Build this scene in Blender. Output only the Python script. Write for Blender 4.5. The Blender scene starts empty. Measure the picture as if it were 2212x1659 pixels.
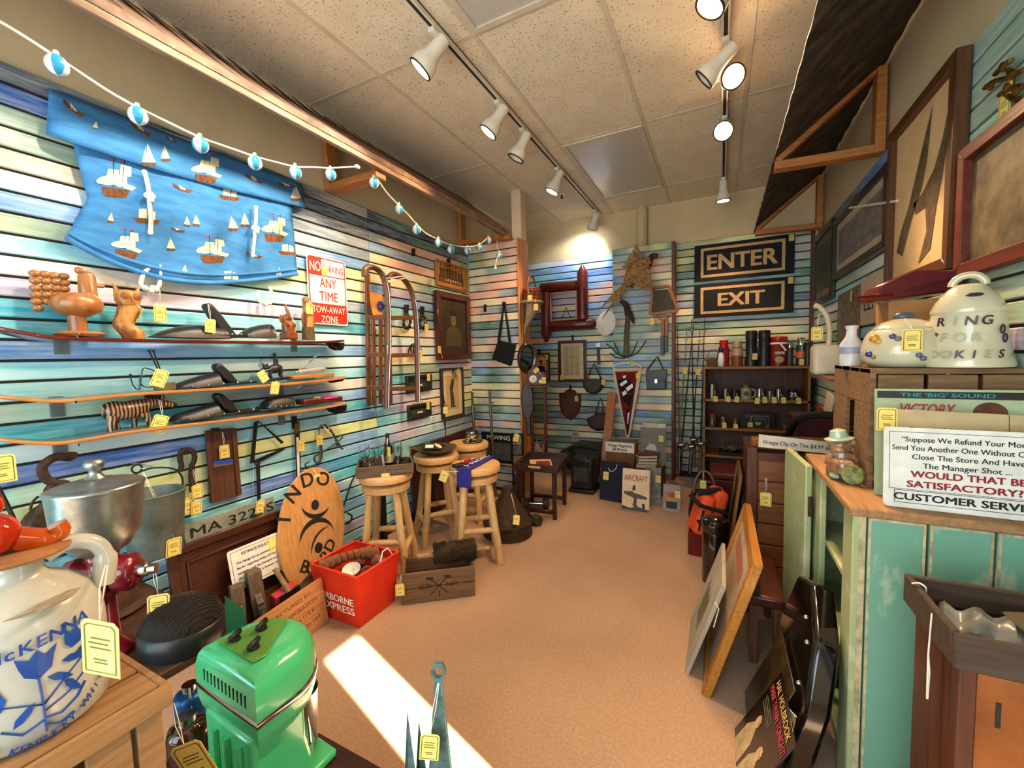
import bpy, math, random
from math import pi, sin, cos, radians as rad, sqrt
from mathutils import Vector as V, Matrix, Euler
sc = bpy.context.scene
COL = sc.collection
random.seed(7)
# ------------------------------------------------------------------ camera (solved from the ceiling grid, slat walls and corners)
CAM = V((0, 0, 1.35)); FPX = 897.24
YAW, PIT, ROL = 0.466096, 0.0657186, 0.0240916
_f = V((-sin(YAW)*cos(PIT), cos(YAW)*cos(PIT), -sin(PIT))); _r = V((cos(YAW), sin(YAW), 0)); _d = _f.cross(_r)
CR = cos(ROL)*_r + sin(ROL)*_d; CD = -sin(ROL)*_r + cos(ROL)*_d; CF = _f
cam = bpy.data.cameras.new('camera'); cam.sensor_width = 36; cam.lens = FPX/2212*36; cam.clip_start = .05
camo = bpy.data.objects.new('camera', cam); COL.objects.link(camo)
camo.matrix_world = Matrix(((CR.x, -CD.x, -CF.x, CAM.x), (CR.y, -CD.y, -CF.y, CAM.y), (CR.z, -CD.z, -CF.z, CAM.z), (0, 0, 0, 1)))
sc.camera = camo
# ------------------------------------------------------------------ world, sun, exposure
wd = bpy.data.worlds.new('world'); sc.world = wd; wd.use_nodes = True
bg = wd.node_tree.nodes['Background']; bg.inputs[0].default_value = (.80, .92, 1.0, 1); bg.inputs[1].default_value = 4.6
sun = bpy.data.lights.new('sun', 'SUN'); sun.energy = 60; sun.angle = rad(.8); sun.color = (1, .95, .86)
suno = bpy.data.objects.new('sun', sun); COL.objects.link(suno)
suno.rotation_euler = V((-.952, .305, -.8)).to_track_quat('-Z', 'Y').to_euler(); suno.location = (4, -1, 5)
cy = sc.cycles; cy.max_bounces = 8; cy.diffuse_bounces = 4; cy.glossy_bounces = 3; cy.transmission_bounces = 8; cy.caustics_reflective = cy.caustics_refractive = False
vs = sc.view_settings
vs.view_transform = 'Standard'; vs.look = 'None'; vs.gamma = 1; vs.use_curve_mapping = False; vs.exposure = 0.5
# ------------------------------------------------------------------ survey helper: a photo pixel on a known plane of the room
def P(x, y, X=None, Y=None, Z=None, d=None):
    r = CR*((x-1106)/FPX) + CD*((y-829.5)/FPX) + CF
    if X is not None: return CAM + r*(X/r.x)
    if Y is not None: return CAM + r*(Y/r.y)
    if Z is not None: return CAM + r*((Z-1.35)/r.z)
    return CAM + r*d
XL, XR, YB, ZC = -2.29, .772, 4.79, 2.93
# ------------------------------------------------------------------ materials
def lin(h):
    if not isinstance(h, str): return tuple(h)
    h = h.lstrip('#'); return tuple((c/12.92 if c <= .04045 else ((c+.055)/1.055)**2.4) for c in (int(h[i:i+2], 16)/255 for i in (0, 2, 4)))
MT = {}
def mt(name, c, c2=None, rough=.6, metal=0, sc_=12, st=(1, 1, 1), bump=0, bsc=None, trans=0, ior=1.45, coat=0, emit=0, spec=.5, alpha=1, lo=.35, hi=.65, det=4, sheen=0):
    if name in MT: return MT[name]
    m = bpy.data.materials.new(name); m.use_nodes = True; nt = m.node_tree; N = nt.nodes; L = nt.links
    b = N['Principled BSDF']; a = lin(c); b2 = lin(c2) if c2 else tuple(x*.82 for x in a)
    tc = N.new('ShaderNodeTexCoord'); mp = N.new('ShaderNodeMapping'); mp.inputs['Scale'].default_value = tuple(sc_*s for s in st)
    no = N.new('ShaderNodeTexNoise'); no.inputs['Scale'].default_value = 1; no.inputs['Detail'].default_value = det; no.inputs['Roughness'].default_value = .6
    L.new(tc.outputs['Object'], mp.inputs[0]); L.new(mp.outputs[0], no.inputs['Vector'])
    rp = N.new('ShaderNodeValToRGB'); rp.color_ramp.elements[0].position = lo; rp.color_ramp.elements[1].position = hi
    rp.color_ramp.elements[0].color = (*a, 1); rp.color_ramp.elements[1].color = (*b2, 1)
    L.new(no.outputs['Fac'], rp.inputs[0]); L.new(rp.outputs[0], b.inputs['Base Color'])
    b.inputs['Roughness'].default_value = rough; b.inputs['Metallic'].default_value = metal
    b.inputs['Specular IOR Level'].default_value = spec; b.inputs['IOR'].default_value = ior
    b.inputs['Transmission Weight'].default_value = trans; b.inputs['Coat Weight'].default_value = coat; b.inputs['Coat Roughness'].default_value = .08
    b.inputs['Alpha'].default_value = alpha
    if sheen: b.inputs['Sheen Weight'].default_value = sheen
    if emit:
        L.new(rp.outputs[0], b.inputs['Emission Color']); b.inputs['Emission Strength'].default_value = emit
    if bump:
        bp = N.new('ShaderNodeBump'); bp.inputs['Strength'].default_value = min(1, bump); bp.inputs['Distance'].default_value = .004
        if bsc:
            n2 = N.new('ShaderNodeTexNoise'); n2.inputs['Scale'].default_value = bsc; n2.inputs['Detail'].default_value = 3
            L.new(tc.outputs['Object'], n2.inputs['Vector']); L.new(n2.outputs['Fac'], bp.inputs['Height'])
        else: L.new(no.outputs['Fac'], bp.inputs['Height'])
        L.new(bp.outputs[0], b.inputs['Normal'])
    MT[name] = m; return m
def wood(name, c, c2, ax='z', sc_=6, rough=.55, bump=.25, coat=0, k=14):
    st = {'x': (1, k, k), 'y': (k, 1, k), 'z': (k, k, 1)}[ax]
    return mt(name, c, c2, rough=rough, sc_=sc_, st=st, bump=bump, coat=coat, lo=.3, hi=.7, det=5)
# ------------------------------------------------------------------ mesh builder
def frm(n, up=None):
    n = V(n).normalized(); up = V(up) if up else (V((0, 0, 1)) if abs(n.z) < .95 else V((0, 1, 0)))
    u = up.cross(n).normalized(); return u, n.cross(u), n
class G:
    def __init__(s): s.v = []; s.f = []; s.m = []; s.cm = 0
    def mat(s, i): s.cm = i; return s
    def add(s, vs_, fs):
        k = len(s.v); s.v += [V(p) for p in vs_]; s.f += [tuple(i+k for i in f) for f in fs]; s.m += [s.cm]*len(fs); return s
    def box(s, c, size, R=None):
        a, b, d = (x/2 for x in size); c = V(c)
        R = R.to_matrix() if isinstance(R, Euler) else (Euler(R).to_matrix() if R is not None and not isinstance(R, Matrix) else R)
        vs_ = []
        for z in (-d, d):
            for x, y in ((-a, -b), (a, -b), (a, b), (-a, b)):
                p = V((x, y, z)); vs_.append(c + (R @ p if R is not None else p))
        return s.add(vs_, [(3, 2, 1, 0), (4, 5, 6, 7), (0, 1, 5, 4), (1, 2, 6, 5), (2, 3, 7, 6), (3, 0, 4, 7)])
    def bx(s, x0, x1, y0, y1, z0, z1): return s.box(((x0+x1)/2, (y0+y1)/2, (z0+z1)/2), (abs(x1-x0), abs(y1-y0), abs(z1-z0)))
    def bar(s, p0, p1, w, t, up=(0, 0, 1)):       # rectangular bar from p0 to p1, w across, t along 'up'
        p0, p1 = V(p0), V(p1); n = (p1-p0).normalized(); upv = V(up)
        if abs(n.dot(upv.normalized())) > .98: upv = V((0, 1, 0))
        u = upv.cross(n).normalized()*w/2; v = n.cross(u).normalized()*t/2; r = []
        for p in (p0, p1): r += [p-u-v, p+u-v, p+u+v, p-u+v]
        return s.add(r, [(3, 2, 1, 0), (4, 5, 6, 7), (0, 1, 5, 4), (1, 2, 6, 5), (2, 3, 7, 6), (3, 0, 4, 7)])
    def rings(s, rs, caps=True, closed=False):
        n = len(rs[0]); k = len(s.v); vs_ = [p for r in rs for p in r]; fs = []
        m = len(rs)
        for i in range(m if closed else m-1):
            for j in range(n):
                a = i*n+j; b = i*n+(j+1) % n; c = ((i+1) % m)*n+(j+1) % n; d = ((i+1) % m)*n+j; fs.append((a, b, c, d))
        if caps and not closed: fs += [tuple(range(n-1, -1, -1)), tuple((m-1)*n+j for j in range(n))]
        return s.add(vs_, fs)
    def cyl(s, p0, p1, r0, r1=None, n=12, caps=True):
        r1 = r0 if r1 is None else r1; p0, p1 = V(p0), V(p1); u, v, w = frm(p1-p0)
        return s.rings([[p+(u*cos(2*pi*j/n)+v*sin(2*pi*j/n))*r for j in range(n)] for p, r in ((p0, r0), (p1, r1))], caps)
    def tube(s, pts, r, n=8, closed=False, flat=1):
        pts = [V(p) for p in pts]; m = len(pts); rr = r if isinstance(r, (list, tuple)) else [r]*m; rs = []
        t0 = (pts[1]-pts[0]).normalized(); u, v, w = frm(t0)
        for i, p in enumerate(pts):
            if closed: t = pts[(i+1) % m]-pts[i-1]
            else: t = pts[min(i+1, m-1)]-pts[max(i-1, 0)]
            t.normalize(); q = w.rotation_difference(t); u = q @ u; v = q @ v; w = t
            rs.append([p+(u*cos(2*pi*j/n)+v*sin(2*pi*j/n)*flat)*rr[i] for j in range(n)])
        return s.rings(rs, True, closed)
    def lathe(s, prof, n=24, o=(0, 0, 0), ax=(0, 0, 1), sq=1, caps=True):
        o = V(o); u, v, w = frm(ax)
        return s.rings([[o+w*z+(u*cos(2*pi*j/n)+v*sin(2*pi*j/n)*sq)*max(r, 1e-4) for j in range(n)] for r, z in prof], caps)
    def ball(s, c, r, n=12, m=8, R=None):
        c = V(c); r = V((r, r, r)) if not isinstance(r, (tuple, list, V)) else V(r); rs = []
        Rm = Euler(R).to_matrix() if R is not None and not isinstance(R, Matrix) else R
        for i in range(m+1):
            t = pi*i/m; q = []
            for j in range(n):
                p = V((max(sin(t), 1e-3)*cos(2*pi*j/n)*r.x, max(sin(t), 1e-3)*sin(2*pi*j/n)*r.y, -cos(t)*r.z)); q.append(c+(Rm @ p if Rm else p))
            rs.append(q)
        return s.rings(rs)
    def prism(s, fr, poly, a, b):                  # 2D polygon in frame fr=(o,u,v,n), from a to b along n
        o, u, v, n = (V(x) for x in fr)
        ar = sum(poly[i-1][0]*poly[i][1]-poly[i][0]*poly[i-1][1] for i in range(len(poly)))
        if ar < 0: poly = poly[::-1]
        k = len(poly); A = [o+u*x+v*y+n*a for x, y in poly]; B = [o+u*x+v*y+n*b for x, y in poly]
        return s.add(A+B, [tuple(range(k-1, -1, -1)), tuple(range(k, 2*k))]+[(i, (i+1) % k, k+(i+1) % k, k+i) for i in range(k)])
    def flat(s, fr, poly, a):
        o, u, v, n = (V(x) for x in fr)
        ar = sum(poly[i-1][0]*poly[i][1]-poly[i][0]*poly[i-1][1] for i in range(len(poly)))
        if ar < 0: poly = poly[::-1]
        return s.add([o+u*x+v*y+n*a for x, y in poly], [tuple(range(len(poly)))])
    def frame(s, fr, x0, x1, y0, y1, w, a, b):     # four mitred bars round a rectangle
        for q in ([(x0, y0), (x1, y0), (x1-w, y0+w), (x0+w, y0+w)], [(x1, y0), (x1, y1), (x1-w, y1-w), (x1-w, y0+w)],
                  [(x1, y1), (x0, y1), (x0+w, y1-w), (x1-w, y1-w)], [(x0, y1), (x0, y0), (x0+w, y0+w), (x0+w, y1-w)]): s.prism(fr, q, a, b)
        return s
    def grid(s, fn, nu, nv, thick=0):
        vs_ = [fn(i/nu, j/nv) for j in range(nv+1) for i in range(nu+1)]; w = nu+1
        return s.add(vs_, [(j*w+i, j*w+i+1, (j+1)*w+i+1, (j+1)*w+i) for j in range(nv) for i in range(nu)])
ORG = {}
def obj(name, g, mats, parent=None, ang=35, bev=0, loc=None, sub=0, solid=0, seg=1):
    me = bpy.data.meshes.new(name); org = ORG.get(parent.name, V()) if parent else V()
    if parent is None and loc is None and g.v:
        xs = [p.x for p in g.v]; ys = [p.y for p in g.v]; loc = ((min(xs)+max(xs))/2, (min(ys)+max(ys))/2, min(p.z for p in g.v))
    if parent is None: org = V(loc) if loc else V()
    me.from_pydata([tuple(p-org) for p in g.v], [], g.f)
    for m in (mats if isinstance(mats, (list, tuple)) else [mats]): me.materials.append(m)
    me.polygons.foreach_set('material_index', g.m)
    if ang: me.shade_smooth(); me.set_sharp_from_angle(angle=rad(ang))
    me.update()
    o = bpy.data.objects.new(name, me); COL.objects.link(o)
    if parent: o.parent = parent
    else: o.location = org
    ORG[o.name] = org
    if solid: md = o.modifiers.new('s', 'SOLIDIFY'); md.thickness = solid; md.offset = 0
    if bev: md = o.modifiers.new('b', 'BEVEL'); md.width = bev; md.segments = seg; md.limit_method = 'ANGLE'; md.angle_limit = rad(40)
    if sub: md = o.modifiers.new('u', 'SUBSURF'); md.levels = md.render_levels = sub
    return o
def tag(o, label, cat, group=None, kind=None):
    if label: o['label'] = label
    if cat: o['category'] = cat
    if group: o['group'] = group
    if kind: o['kind'] = kind
    return o
def thing(name, label, cat, loc=(0, 0, 0), group=None, rot=None):     # rot given: parts are in local coordinates
    o = bpy.data.objects.new(name, None); COL.objects.link(o); o.location = loc; o.empty_display_size = .05
    if rot is not None: o.rotation_euler = rot; ORG[o.name] = V()
    else: ORG[o.name] = V(loc)
    return tag(o, label, cat, group)
def dup(root, loc, rot=None, label=None, group=None, scale=None):
    r = root.copy(); COL.objects.link(r); r.location = loc
    if rot is not None: r.rotation_euler = rot
    if label: r['label'] = label
    if group: r['group'] = group
    if scale: r.scale = (scale,)*3
    ORG[r.name] = V()
    for ch in list(root.children):
        c = ch.copy(); COL.objects.link(c); c.parent = r
        for gch in list(ch.children):
            d = gch.copy(); COL.objects.link(d); d.parent = c
    return r
# wall frames: origin, u (reading direction), v up, n into the room
FL = (V((XL, 0, 0)), V((0, 1, 0)), V((0, 0, 1)), V((1, 0, 0)))
FB = (V((0, YB, 0)), V((1, 0, 0)), V((0, 0, 1)), V((0, -1, 0)))
FR = (V((XR, 0, 0)), V((0, -1, 0)), V((0, 0, 1)), V((-1, 0, 0)))
def fb(Y): return (V((0, Y, 0)), V((1, 0, 0)), V((0, 0, 1)), V((0, -1, 0)))
def fl(X): return (V((X, 0, 0)), V((0, 1, 0)), V((0, 0, 1)), V((1, 0, 0)))
def pg(fr, pts, off=0):                            # photo pixels -> 2D points on the plane of a frame
    o, u, v, n = fr; o = o+n*off; out = []
    for x, y in pts:
        r = CR*((x-1106)/FPX)+CD*((y-829.5)/FPX)+CF; t = (o-CAM).dot(n)/r.dot(n); q = CAM+r*t-o; out.append((q.dot(u), q.dot(v)))
    return out
def f3(o, u, v): u = V(u).normalized(); v = V(v); v = (v-u*v.dot(u)).normalized(); return (V(o), u, v, u.cross(v))
def text(s, fr, x, y, size, mat_, parent, off=.0015, bold=0, align='CENTER', shear=0, width=None, th=.0004, name='lettering', rot=0, sy=1, spacing=1):
    cu = bpy.data.curves.new('t', 'FONT'); cu.body = s; cu.size = 1; cu.align_x = 'LEFT'; cu.shear = shear; cu.resolution_u = 3; cu.space_character = spacing; cu.space_line = .9
    to = bpy.data.objects.new('t', cu); me = bpy.data.meshes.new_from_object(to); bpy.data.objects.remove(to)
    xs = [p.co.x for p in me.vertices] or [0]; x0, x1 = min(xs), max(xs)
    k = size; kx = size if width is None else width/max(x1-x0, 1e-6)
    c0 = {'CENTER': (x0+x1)/2, 'LEFT': x0, 'RIGHT': x1}[align]; o, u, v, n = fr; g = G(); ca, sa = cos(rot), sin(rot)
    fs = [tuple(q.vertices) for q in me.polygons]
    for e_, (dx, dy) in enumerate([(0, 0)] if not bold else [(-bold, -bold*.6), (bold, -bold*.6), (bold, bold*.6), (-bold, bold*.6)]):
        vs_ = []
        for p in me.vertices:
            a = (p.co.x+dx-c0)*kx; b = (p.co.y+dy)*k*sy; vs_.append(o+u*(x+a*ca-b*sa)+v*(y+a*sa+b*ca)+n*(off+.00025*e_))
        g.add(vs_, fs)
    bpy.data.meshes.remove(me)
    return obj(name, g, mat_, parent, ang=0)
# ------------------------------------------------------------------ price tag (yellow card with printed border, on a string)
TAGM = None
def tagmesh():
    global TAGM
    if TAGM: return TAGM
    g = G(); w, h = .024, .066
    card = [(-w, -h), (w, -h), (w, -.004), (w-.006, .002), (-w+.006, .002), (-w, -.004)]
    F0 = (V(), V((1, 0, 0)), V((0, 0, 1)), V((0, -1, 0)))
    g.prism(F0, card, -.0004, .0004)
    for sgn in (1, -1):
        F1 = (V(), V((sgn, 0, 0)), V((0, 0, 1)), V((0, -sgn, 0))); g.mat(1)
        i = .0035; a = [(-w+i, -h+i), (w-i, -h+i), (w-i, -.006), (w-.008, -.002), (-w+.008, -.002), (-w+i, -.006)]
        b = [(x*.90, (y+.034)*.95-.034) for x, y in a]
        for k in range(6): g.flat(F1, [a[k], a[(k+1) % 6], b[(k+1) % 6], b[k]], .0006)
        for (y, x0, x1) in ((-.021, -.012, .013), (-.027, -.015, .010), (-.033, -.013, .014), (-.047, -.009, .008), (-.051, -.008, .009)):
            g.flat(F1, [(x0, y), (x1, y), (x1, y+.0022), (x0, y+.0022)], .0006)
        g.mat(0)
    me = bpy.data.meshes.new('price_tag'); me.from_pydata([tuple(p) for p in g.v], [], g.f)
    me.materials.append(mt('tag_card', '#f3dc80', '#e9cf6c', rough=.7)); me.materials.append(mt('tag_ink', '#7b7a2e', '#5f6228', rough=.8))
    me.polygons.foreach_set('material_index', g.m); TAGM = me; return me
def ptag(parent, p, rot=(0, 0, 0), s=1.0, tie=None, string=True):     # p = world position of the hole, tie = where the string is knotted
    c = bpy.data.objects.new('price_tag', tagmesh()); COL.objects.link(c); c.parent = parent
    c.location = V(p)-ORG.get(parent.name, V()); c.rotation_euler = rot; c.scale = (s, s, s); ORG[c.name] = ORG.get(parent.name, V())
    if tie is not None and string:
        g = G(); a, b = V(tie)-V(p), V()
        Rm = Euler(rot).to_matrix().inverted(); a = (Rm @ a)/s
        m = (a+b)/2+V((.004, -.002, 0)); g.tube([a+V((.003, 0, 0)), m, b, m+V((-.007, 0, 0)), a], .0011/s, 4)
        me_o = obj('string', g, mt('string', '#efe9da', '#d9d0bb', rough=.9), None, ang=40, loc=(0, 0, 0)); me_o.parent = c
    return c
ROTL = (0, 0, pi/2)      # faces +X (hung on the left wall)
ROTR = (0, 0, -pi/2)
# ================================================================== the room
M_dry = mt('drywall', '#cfb98f', '#c4ae85', rough=.9, sc_=3, bump=.15, bsc=60)
M_floor = mt('carpet', '#b5957a', '#a38468', rough=1, sc_=90, bump=.9, bsc=170, spec=.1, sheen=.15)
def floor_mat():
    nt = M_floor.node_tree; N = nt.nodes; L = nt.links; b = N['Principled BSDF']
    tc = [n for n in N if n.type == 'TEX_COORD'][0]; rp = [n for n in N if n.type == 'VALTORGB'][0]
    n2 = N.new('ShaderNodeTexNoise'); n2.inputs['Scale'].default_value = 2.1; n2.inputs['Detail'].default_value = 6; L.new(tc.outputs['Object'], n2.inputs['Vector'])
    r2 = N.new('ShaderNodeValToRGB'); r2.color_ramp.elements[0].position = .3; r2.color_ramp.elements[1].position = .62
    r2.color_ramp.elements[0].color = (.72, .66, .60, 1); r2.color_ramp.elements[1].color = (1, 1, 1, 1)
    mx = N.new('ShaderNodeMixRGB'); mx.blend_type = 'MULTIPLY'; mx.inputs[0].default_value = .5
    L.new(n2.outputs['Fac'], r2.inputs[0]); L.new(rp.outputs[0], mx.inputs[1]); L.new(r2.outputs[0], mx.inputs[2]); L.new(mx.outputs[0], b.inputs['Base Color'])
floor_mat()
YF = -1.4; YR = 3.63; XP = -1.735
def struct(name, g, m, **k): o = obj(name, g, m, None, **k); o['kind'] = 'structure'; return o
struct('floor', G().bx(XL-.1, XR+.1, YF-.1, YB+.1, -.1, 0), M_floor, ang=0)
wl = struct('wall_left', G().bx(XL-.15, XL-.02, YF, YB, 0, ZC), M_dry, ang=0)
wb = struct('wall_back', G().bx(XL-.15, XR+.15, YB+.02, YB+.15, 0, ZC), M_dry, ang=0)
# right wall with the narrow sidelight the sun comes through, then the open shop front behind the camera
g = G(); X0, X1 = XR+.02, XR+.15
g.bx(X0, X1, .63, YB, 0, ZC); g.bx(X0, X1, .41, .63, 2.1, ZC); g.bx(X0, X1, .41, .63, 0, .06); g.bx(X0, X1, YF, .41, 0, ZC)
wr = struct('wall_right', g, M_dry, ang=0)
g = G(); g.bx(XL-.15, XR+.15, YF-.13, YF, 2.5, ZC+.1); g.bx(XL-.15, -2.1, YF-.13, YF, 0, 2.5); g.bx(.62, XR+.15, YF-.13, YF, 0, 2.5); g.bx(-2.1, .62, YF-.13, YF, 0, .35)
wf = struct('wall_front', g, M_dry, ang=0)
wp = struct('wall_partition', G().bx(XL-.05, XP, YR+.02, YR+.2, 0, 2.465), M_dry, ang=0)
# window frames
def win(name, x0, x1, y0, y1, z0, z1):
    g = G(); t = .03; ax = 'x' if abs(x1-x0) > abs(y1-y0) else 'y'
    if ax == 'x':
        for a in (x0, (x0+x1)/2-t/2, x1-t): g.bx(a, a+t, y0, y1, z0, z1)
        for z in (z0, z1-t): g.bx(x0, x1, y0, y1, z, z+t)
    else:
        for a in (y0, y1-.012): g.bx(x0, x1, a, a+.012, z0, z1)
        for z in (z0, z1-.02): g.bx(x0, x1, y0, y1, z, z+.02)
    return struct(name, g, mt('alu', '#9a9a98', rough=.35, metal=.9))
win('window_1', -2.1, .62, YF-.09, YF-.04, .35, 2.5); win('window_2', X0+.03, X0+.08, .41, .63, .06, 2.1)
# ------------------------------------------------------------------ painted slats, each one a board
PAL = dict(D='#17304c', B='#1c63bd', b='#6aa3da', T='#12b0c6', t='#86d3e2', i='#c4e6ea', g='#8497a4', s='#8cab93', G='#2c7358', y='#d2dc86', c='#eedca8', p='#e6ad8c', l='#bdb6cf', w='#e0ded2', e='#b3a792', m='#a9d8bd', n='#3c5568', o='#a3a04d')
PALL = {k: lin(v) for k, v in PAL.items()}
def slat_material():
    m = bpy.data.materials.new('slat_paint'); m.use_nodes = True; nt = m.node_tree; N = nt.nodes; L = nt.links; b = N['Principled BSDF']
    at = N.new('ShaderNodeAttribute'); at.attribute_name = 'paint'; ge = N.new('ShaderNodeNewGeometry')
    def noise(scale, det):
        mp = N.new('ShaderNodeMapping'); mp.inputs['Scale'].default_value = scale; n = N.new('ShaderNodeTexNoise'); n.inputs['Scale'].default_value = 1; n.inputs['Detail'].default_value = det; n.inputs['Roughness'].default_value = .65
        L.new(ge.outputs['Position'], mp.inputs[0]); L.new(mp.outputs[0], n.inputs['Vector']); return n
    n1 = noise((5, 5, 95), 4); n2 = noise((2.2, 2.2, 26), 3)
    r1 = N.new('ShaderNodeValToRGB'); r1.color_ramp.elements[0].position = .36; r1.color_ramp.elements[1].position = .66; r1.color_ramp.elements[0].color = (0, 0, 0, 1); r1.color_ramp.elements[1].color = (.62, .62, .62, 1); L.new(n1.outputs['Fac'], r1.inputs[0])
    r2 = N.new('ShaderNodeValToRGB'); r2.color_ramp.elements[0].position = .50; r2.color_ramp.elements[1].position = .70; r2.color_ramp.elements[0].color = (0, 0, 0, 1); r2.color_ramp.elements[1].color = (.55, .55, .55, 1); L.new(n2.outputs['Fac'], r2.inputs[0])
    wash = N.new('ShaderNodeMixRGB'); wash.inputs[2].default_value = (.78, .84, .80, 1); L.new(r1.outputs[0], wash.inputs[0]); L.new(at.outputs['Color'], wash.inputs[1])
    dk = N.new('ShaderNodeMixRGB'); dk.blend_type = 'MULTIPLY'; dk.inputs[2].default_value = (.45, .58, .70, 1); L.new(r2.outputs[0], dk.inputs[0]); L.new(wash.outputs[0], dk.inputs[1])
    mxf = N.new('ShaderNodeMixRGB'); mxf.inputs[0].default_value = .62; L.new(dk.outputs[0], mxf.inputs[2]); L.new(at.outputs['Color'], mxf.inputs[1]); L.new(mxf.outputs[0], b.inputs['Base Color'])
    bp = N.new('ShaderNodeBump'); bp.inputs['Strength'].default_value = .25; bp.inputs['Distance'].default_value = .002; L.new(n1.outputs['Fac'], bp.inputs['Height']); L.new(bp.outputs[0], b.inputs['Normal'])
    b.inputs['Roughness'].default_value = .5; return m
M_slat = slat_material(); SP = .0762
def slat(fr, u0, u1, top, i, codes, parent):
    g = G(); o, u, v, n = fr; ns = max(6, int(abs(u1-u0)/.07)); z1 = top-i*SP-.005; z0 = z1-SP+.0105; rs = []
    for k in range(ns+1):
        p = o+u*(u0+(u1-u0)*k/ns); q = .0035
        rs.append([p+v*z0-n*.013, p+v*z0-n*q, p+v*(z0+q), p+v*(z1-q), p+v*z1-n*q, p+v*z1-n*.013])
    g.rings(rs); ob = obj('slat', g, M_slat, parent, ang=20); me = ob.data
    rnd = random.Random(hash((round(u0*10), i, len(codes)))); jit = [rnd.uniform(-.07, .07) for _ in codes]; cols = []
    for k in range(ns+1):
        t = k/ns*(len(codes)-1); j = min(int(t), len(codes)-2) if len(codes) > 1 else 0; f = t-j
        f = min(1, max(0, (f-.5)*2.2+.5)); a = PALL[codes[j]]; b = PALL[codes[min(j+1, len(codes)-1)]]; c = [a[x]*(1-f)+b[x]*f for x in range(3)]
        jj = 1+jit[j]; cols += [(c[0]*jj, c[1]*jj, c[2]*jj, 1)]*6
    ca = me.color_attributes.new('paint', 'FLOAT_COLOR', 'POINT'); ca.data.foreach_set('color', [x for c in cols for x in c])
    return ob
LEFT_A = '''gDDe DBDD isnD psng pegg iigb Bbby ysyc itmc iwtg gllt TTtT tTii Bbtb itii tttt emgw TTtb iitT BBtb tmyy mytb tytb TtBT TTtT tbBi tbTt ttTb Bbtt Ttbl tTtt bbtt'''.split()
LEFT_B = '''DGDGn DDGDs nppps bgggc cpppc cwcee ccssp blgsy ibbgs TtGtc bigse icwps miwcp lliww ccwpe tsslp bTsse tlgcs blwcc tlccy Ttlcy tlicn blign Ttbgg TtbbG tTbsp tbiBg tbBgp tTbgs tbgen tBbgg Tbgbe'''.split()
PARTN = '''Gcppp Gocpp soccp ccssp ycppp ceppp pppgD pccpp ppgDn ccpcc DGGgg sgsgD pspgl ccppc GsGgp llpce GbGgc tsGss ccycc ycscc csccc nsGsg Dgggs pplpg ggsgg tsppg ngspc gsgsc ppgcn gsgsg cpslp gsgbg'''.split()
BACK_L = '''lilbt ibbib itbBB tTtbb pgpbp lglpp tblpb pwcbg BBlgt Bbggs gsgpc gbssG pplcs tbtbs gssec ssccp gpsgc sGsGb ccpcs GGngs ssccs ngsGs cspsc DGsDn sGngs GDgns pcsps ccscs nGngD sGsns gcsps ngsns'''.split()
COLMN = '''GscoyG gsggs eeppe gpppe Bgecc ssgec gggsc gbgBg gsgsD sgseg npspc gssGs ssgcs gsggs TGsgs sgbss bbggB ccpcs sssps sGssn sgpcc gssgs cpppc bGBGB ssgsn cspps nDngn sssgs pcpcp ngsgn scscs gnsgs'''.split()
BACK_R = '''soycs oocoe yocse oGsee GGGss ssgsG Gsens egcss gnngn cesee segsg GGsee seycs ccsyc eesGs egegs nggne eesps sgsgs eGsee scees nssGn ssses Gseds eseGs esecs GsGse eseye nseng eseps sggse nesns'''.replace('d', 'e').split()
RIGHT = '''BDBss tBtss sosss yscss sgsmc lstll gtslp sswse ttgwt slgtt ggtsG bsgsp tGtsG wspls bgtss ssece ccsss nsgss Gssge sebse gpscs lcseg nsses GsnGs sseps eGses gsgse nesns eegse sssne gengs sesge'''.split()
for i in range(32):
    slat(FL, YF, 2.29, 2.445, i, LEFT_A[i][0]*2+LEFT_A[i], wl)
    slat(FL, 2.294, YR, 2.445, i, LEFT_B[i], wl)
    slat(fb(YR), XL, XP, 2.465, i, PARTN[i], wp)
    slat(FB, XL, -1.065, 2.488, i, BACK_L[i], wb)
    slat(FB, -.44, XR, 2.50, i, BACK_R[i], wb)
    slat(FR, -YB, -.66, 2.395, i, RIGHT[i], wr)
M_grv = mt('groove_dark', '#2a2019', '#3a2e24', rough=.9)
for g_, p_ in ((G().bx(XL-.019, XL-.012, YF, YR, 0, 2.444), wl), (G().bx(XL, XP, YR+.012, YR+.019, 0, 2.464), wp), (G().bx(XL, -1.065, YB+.012, YB+.019, 0, 2.487), wb), (G().bx(-.44, XR, YB+.012, YB+.019, 0, 2.499), wb), (G().bx(XR+.012, XR+.019, .66, YB, 0, 2.394), wr)): obj('groove_backing', g_, M_grv, p_, ang=0)
YC = 4.62
co = struct('column', G().bx(-1.065, -.455, YC+.02, YB+.1, 0, 2.49), wood('col_side', '#b5a26a', '#97844f', rough=.7), ang=0)
for i in range(32): slat(fb(YC), -1.063, -.457, 2.49, i, COLMN[i], co)
M_pine = wood('pine_trim', '#d08a45', '#b06a2c', 'z', 5, rough=.5)
M_redw = wood('brown_trim', '#6d3a20', '#4d2412', 'z', 5, rough=.5)
g = G(); g.bx(XP-.002, XP+.018, YR-.012, YR+.03, 0, 2.475); g.bx(XP+.001, XP+.022, YR+.03, YR+.205, 0, 2.475)
struct('trim_1', g, M_pine, bev=.003)
g = G(); g.bx(-1.80, -1.70, YR+.02, YR+.14, 2.465, ZC); struct('trim_2', g, mt('painted_post', '#d8c2a0', '#cdb592', rough=.7), ang=0, bev=.004)
struct('trim_3', G().bx(-.457, -.427, YC+.005, YB-.002, 0, 2.49), M_redw, bev=.003)
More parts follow.
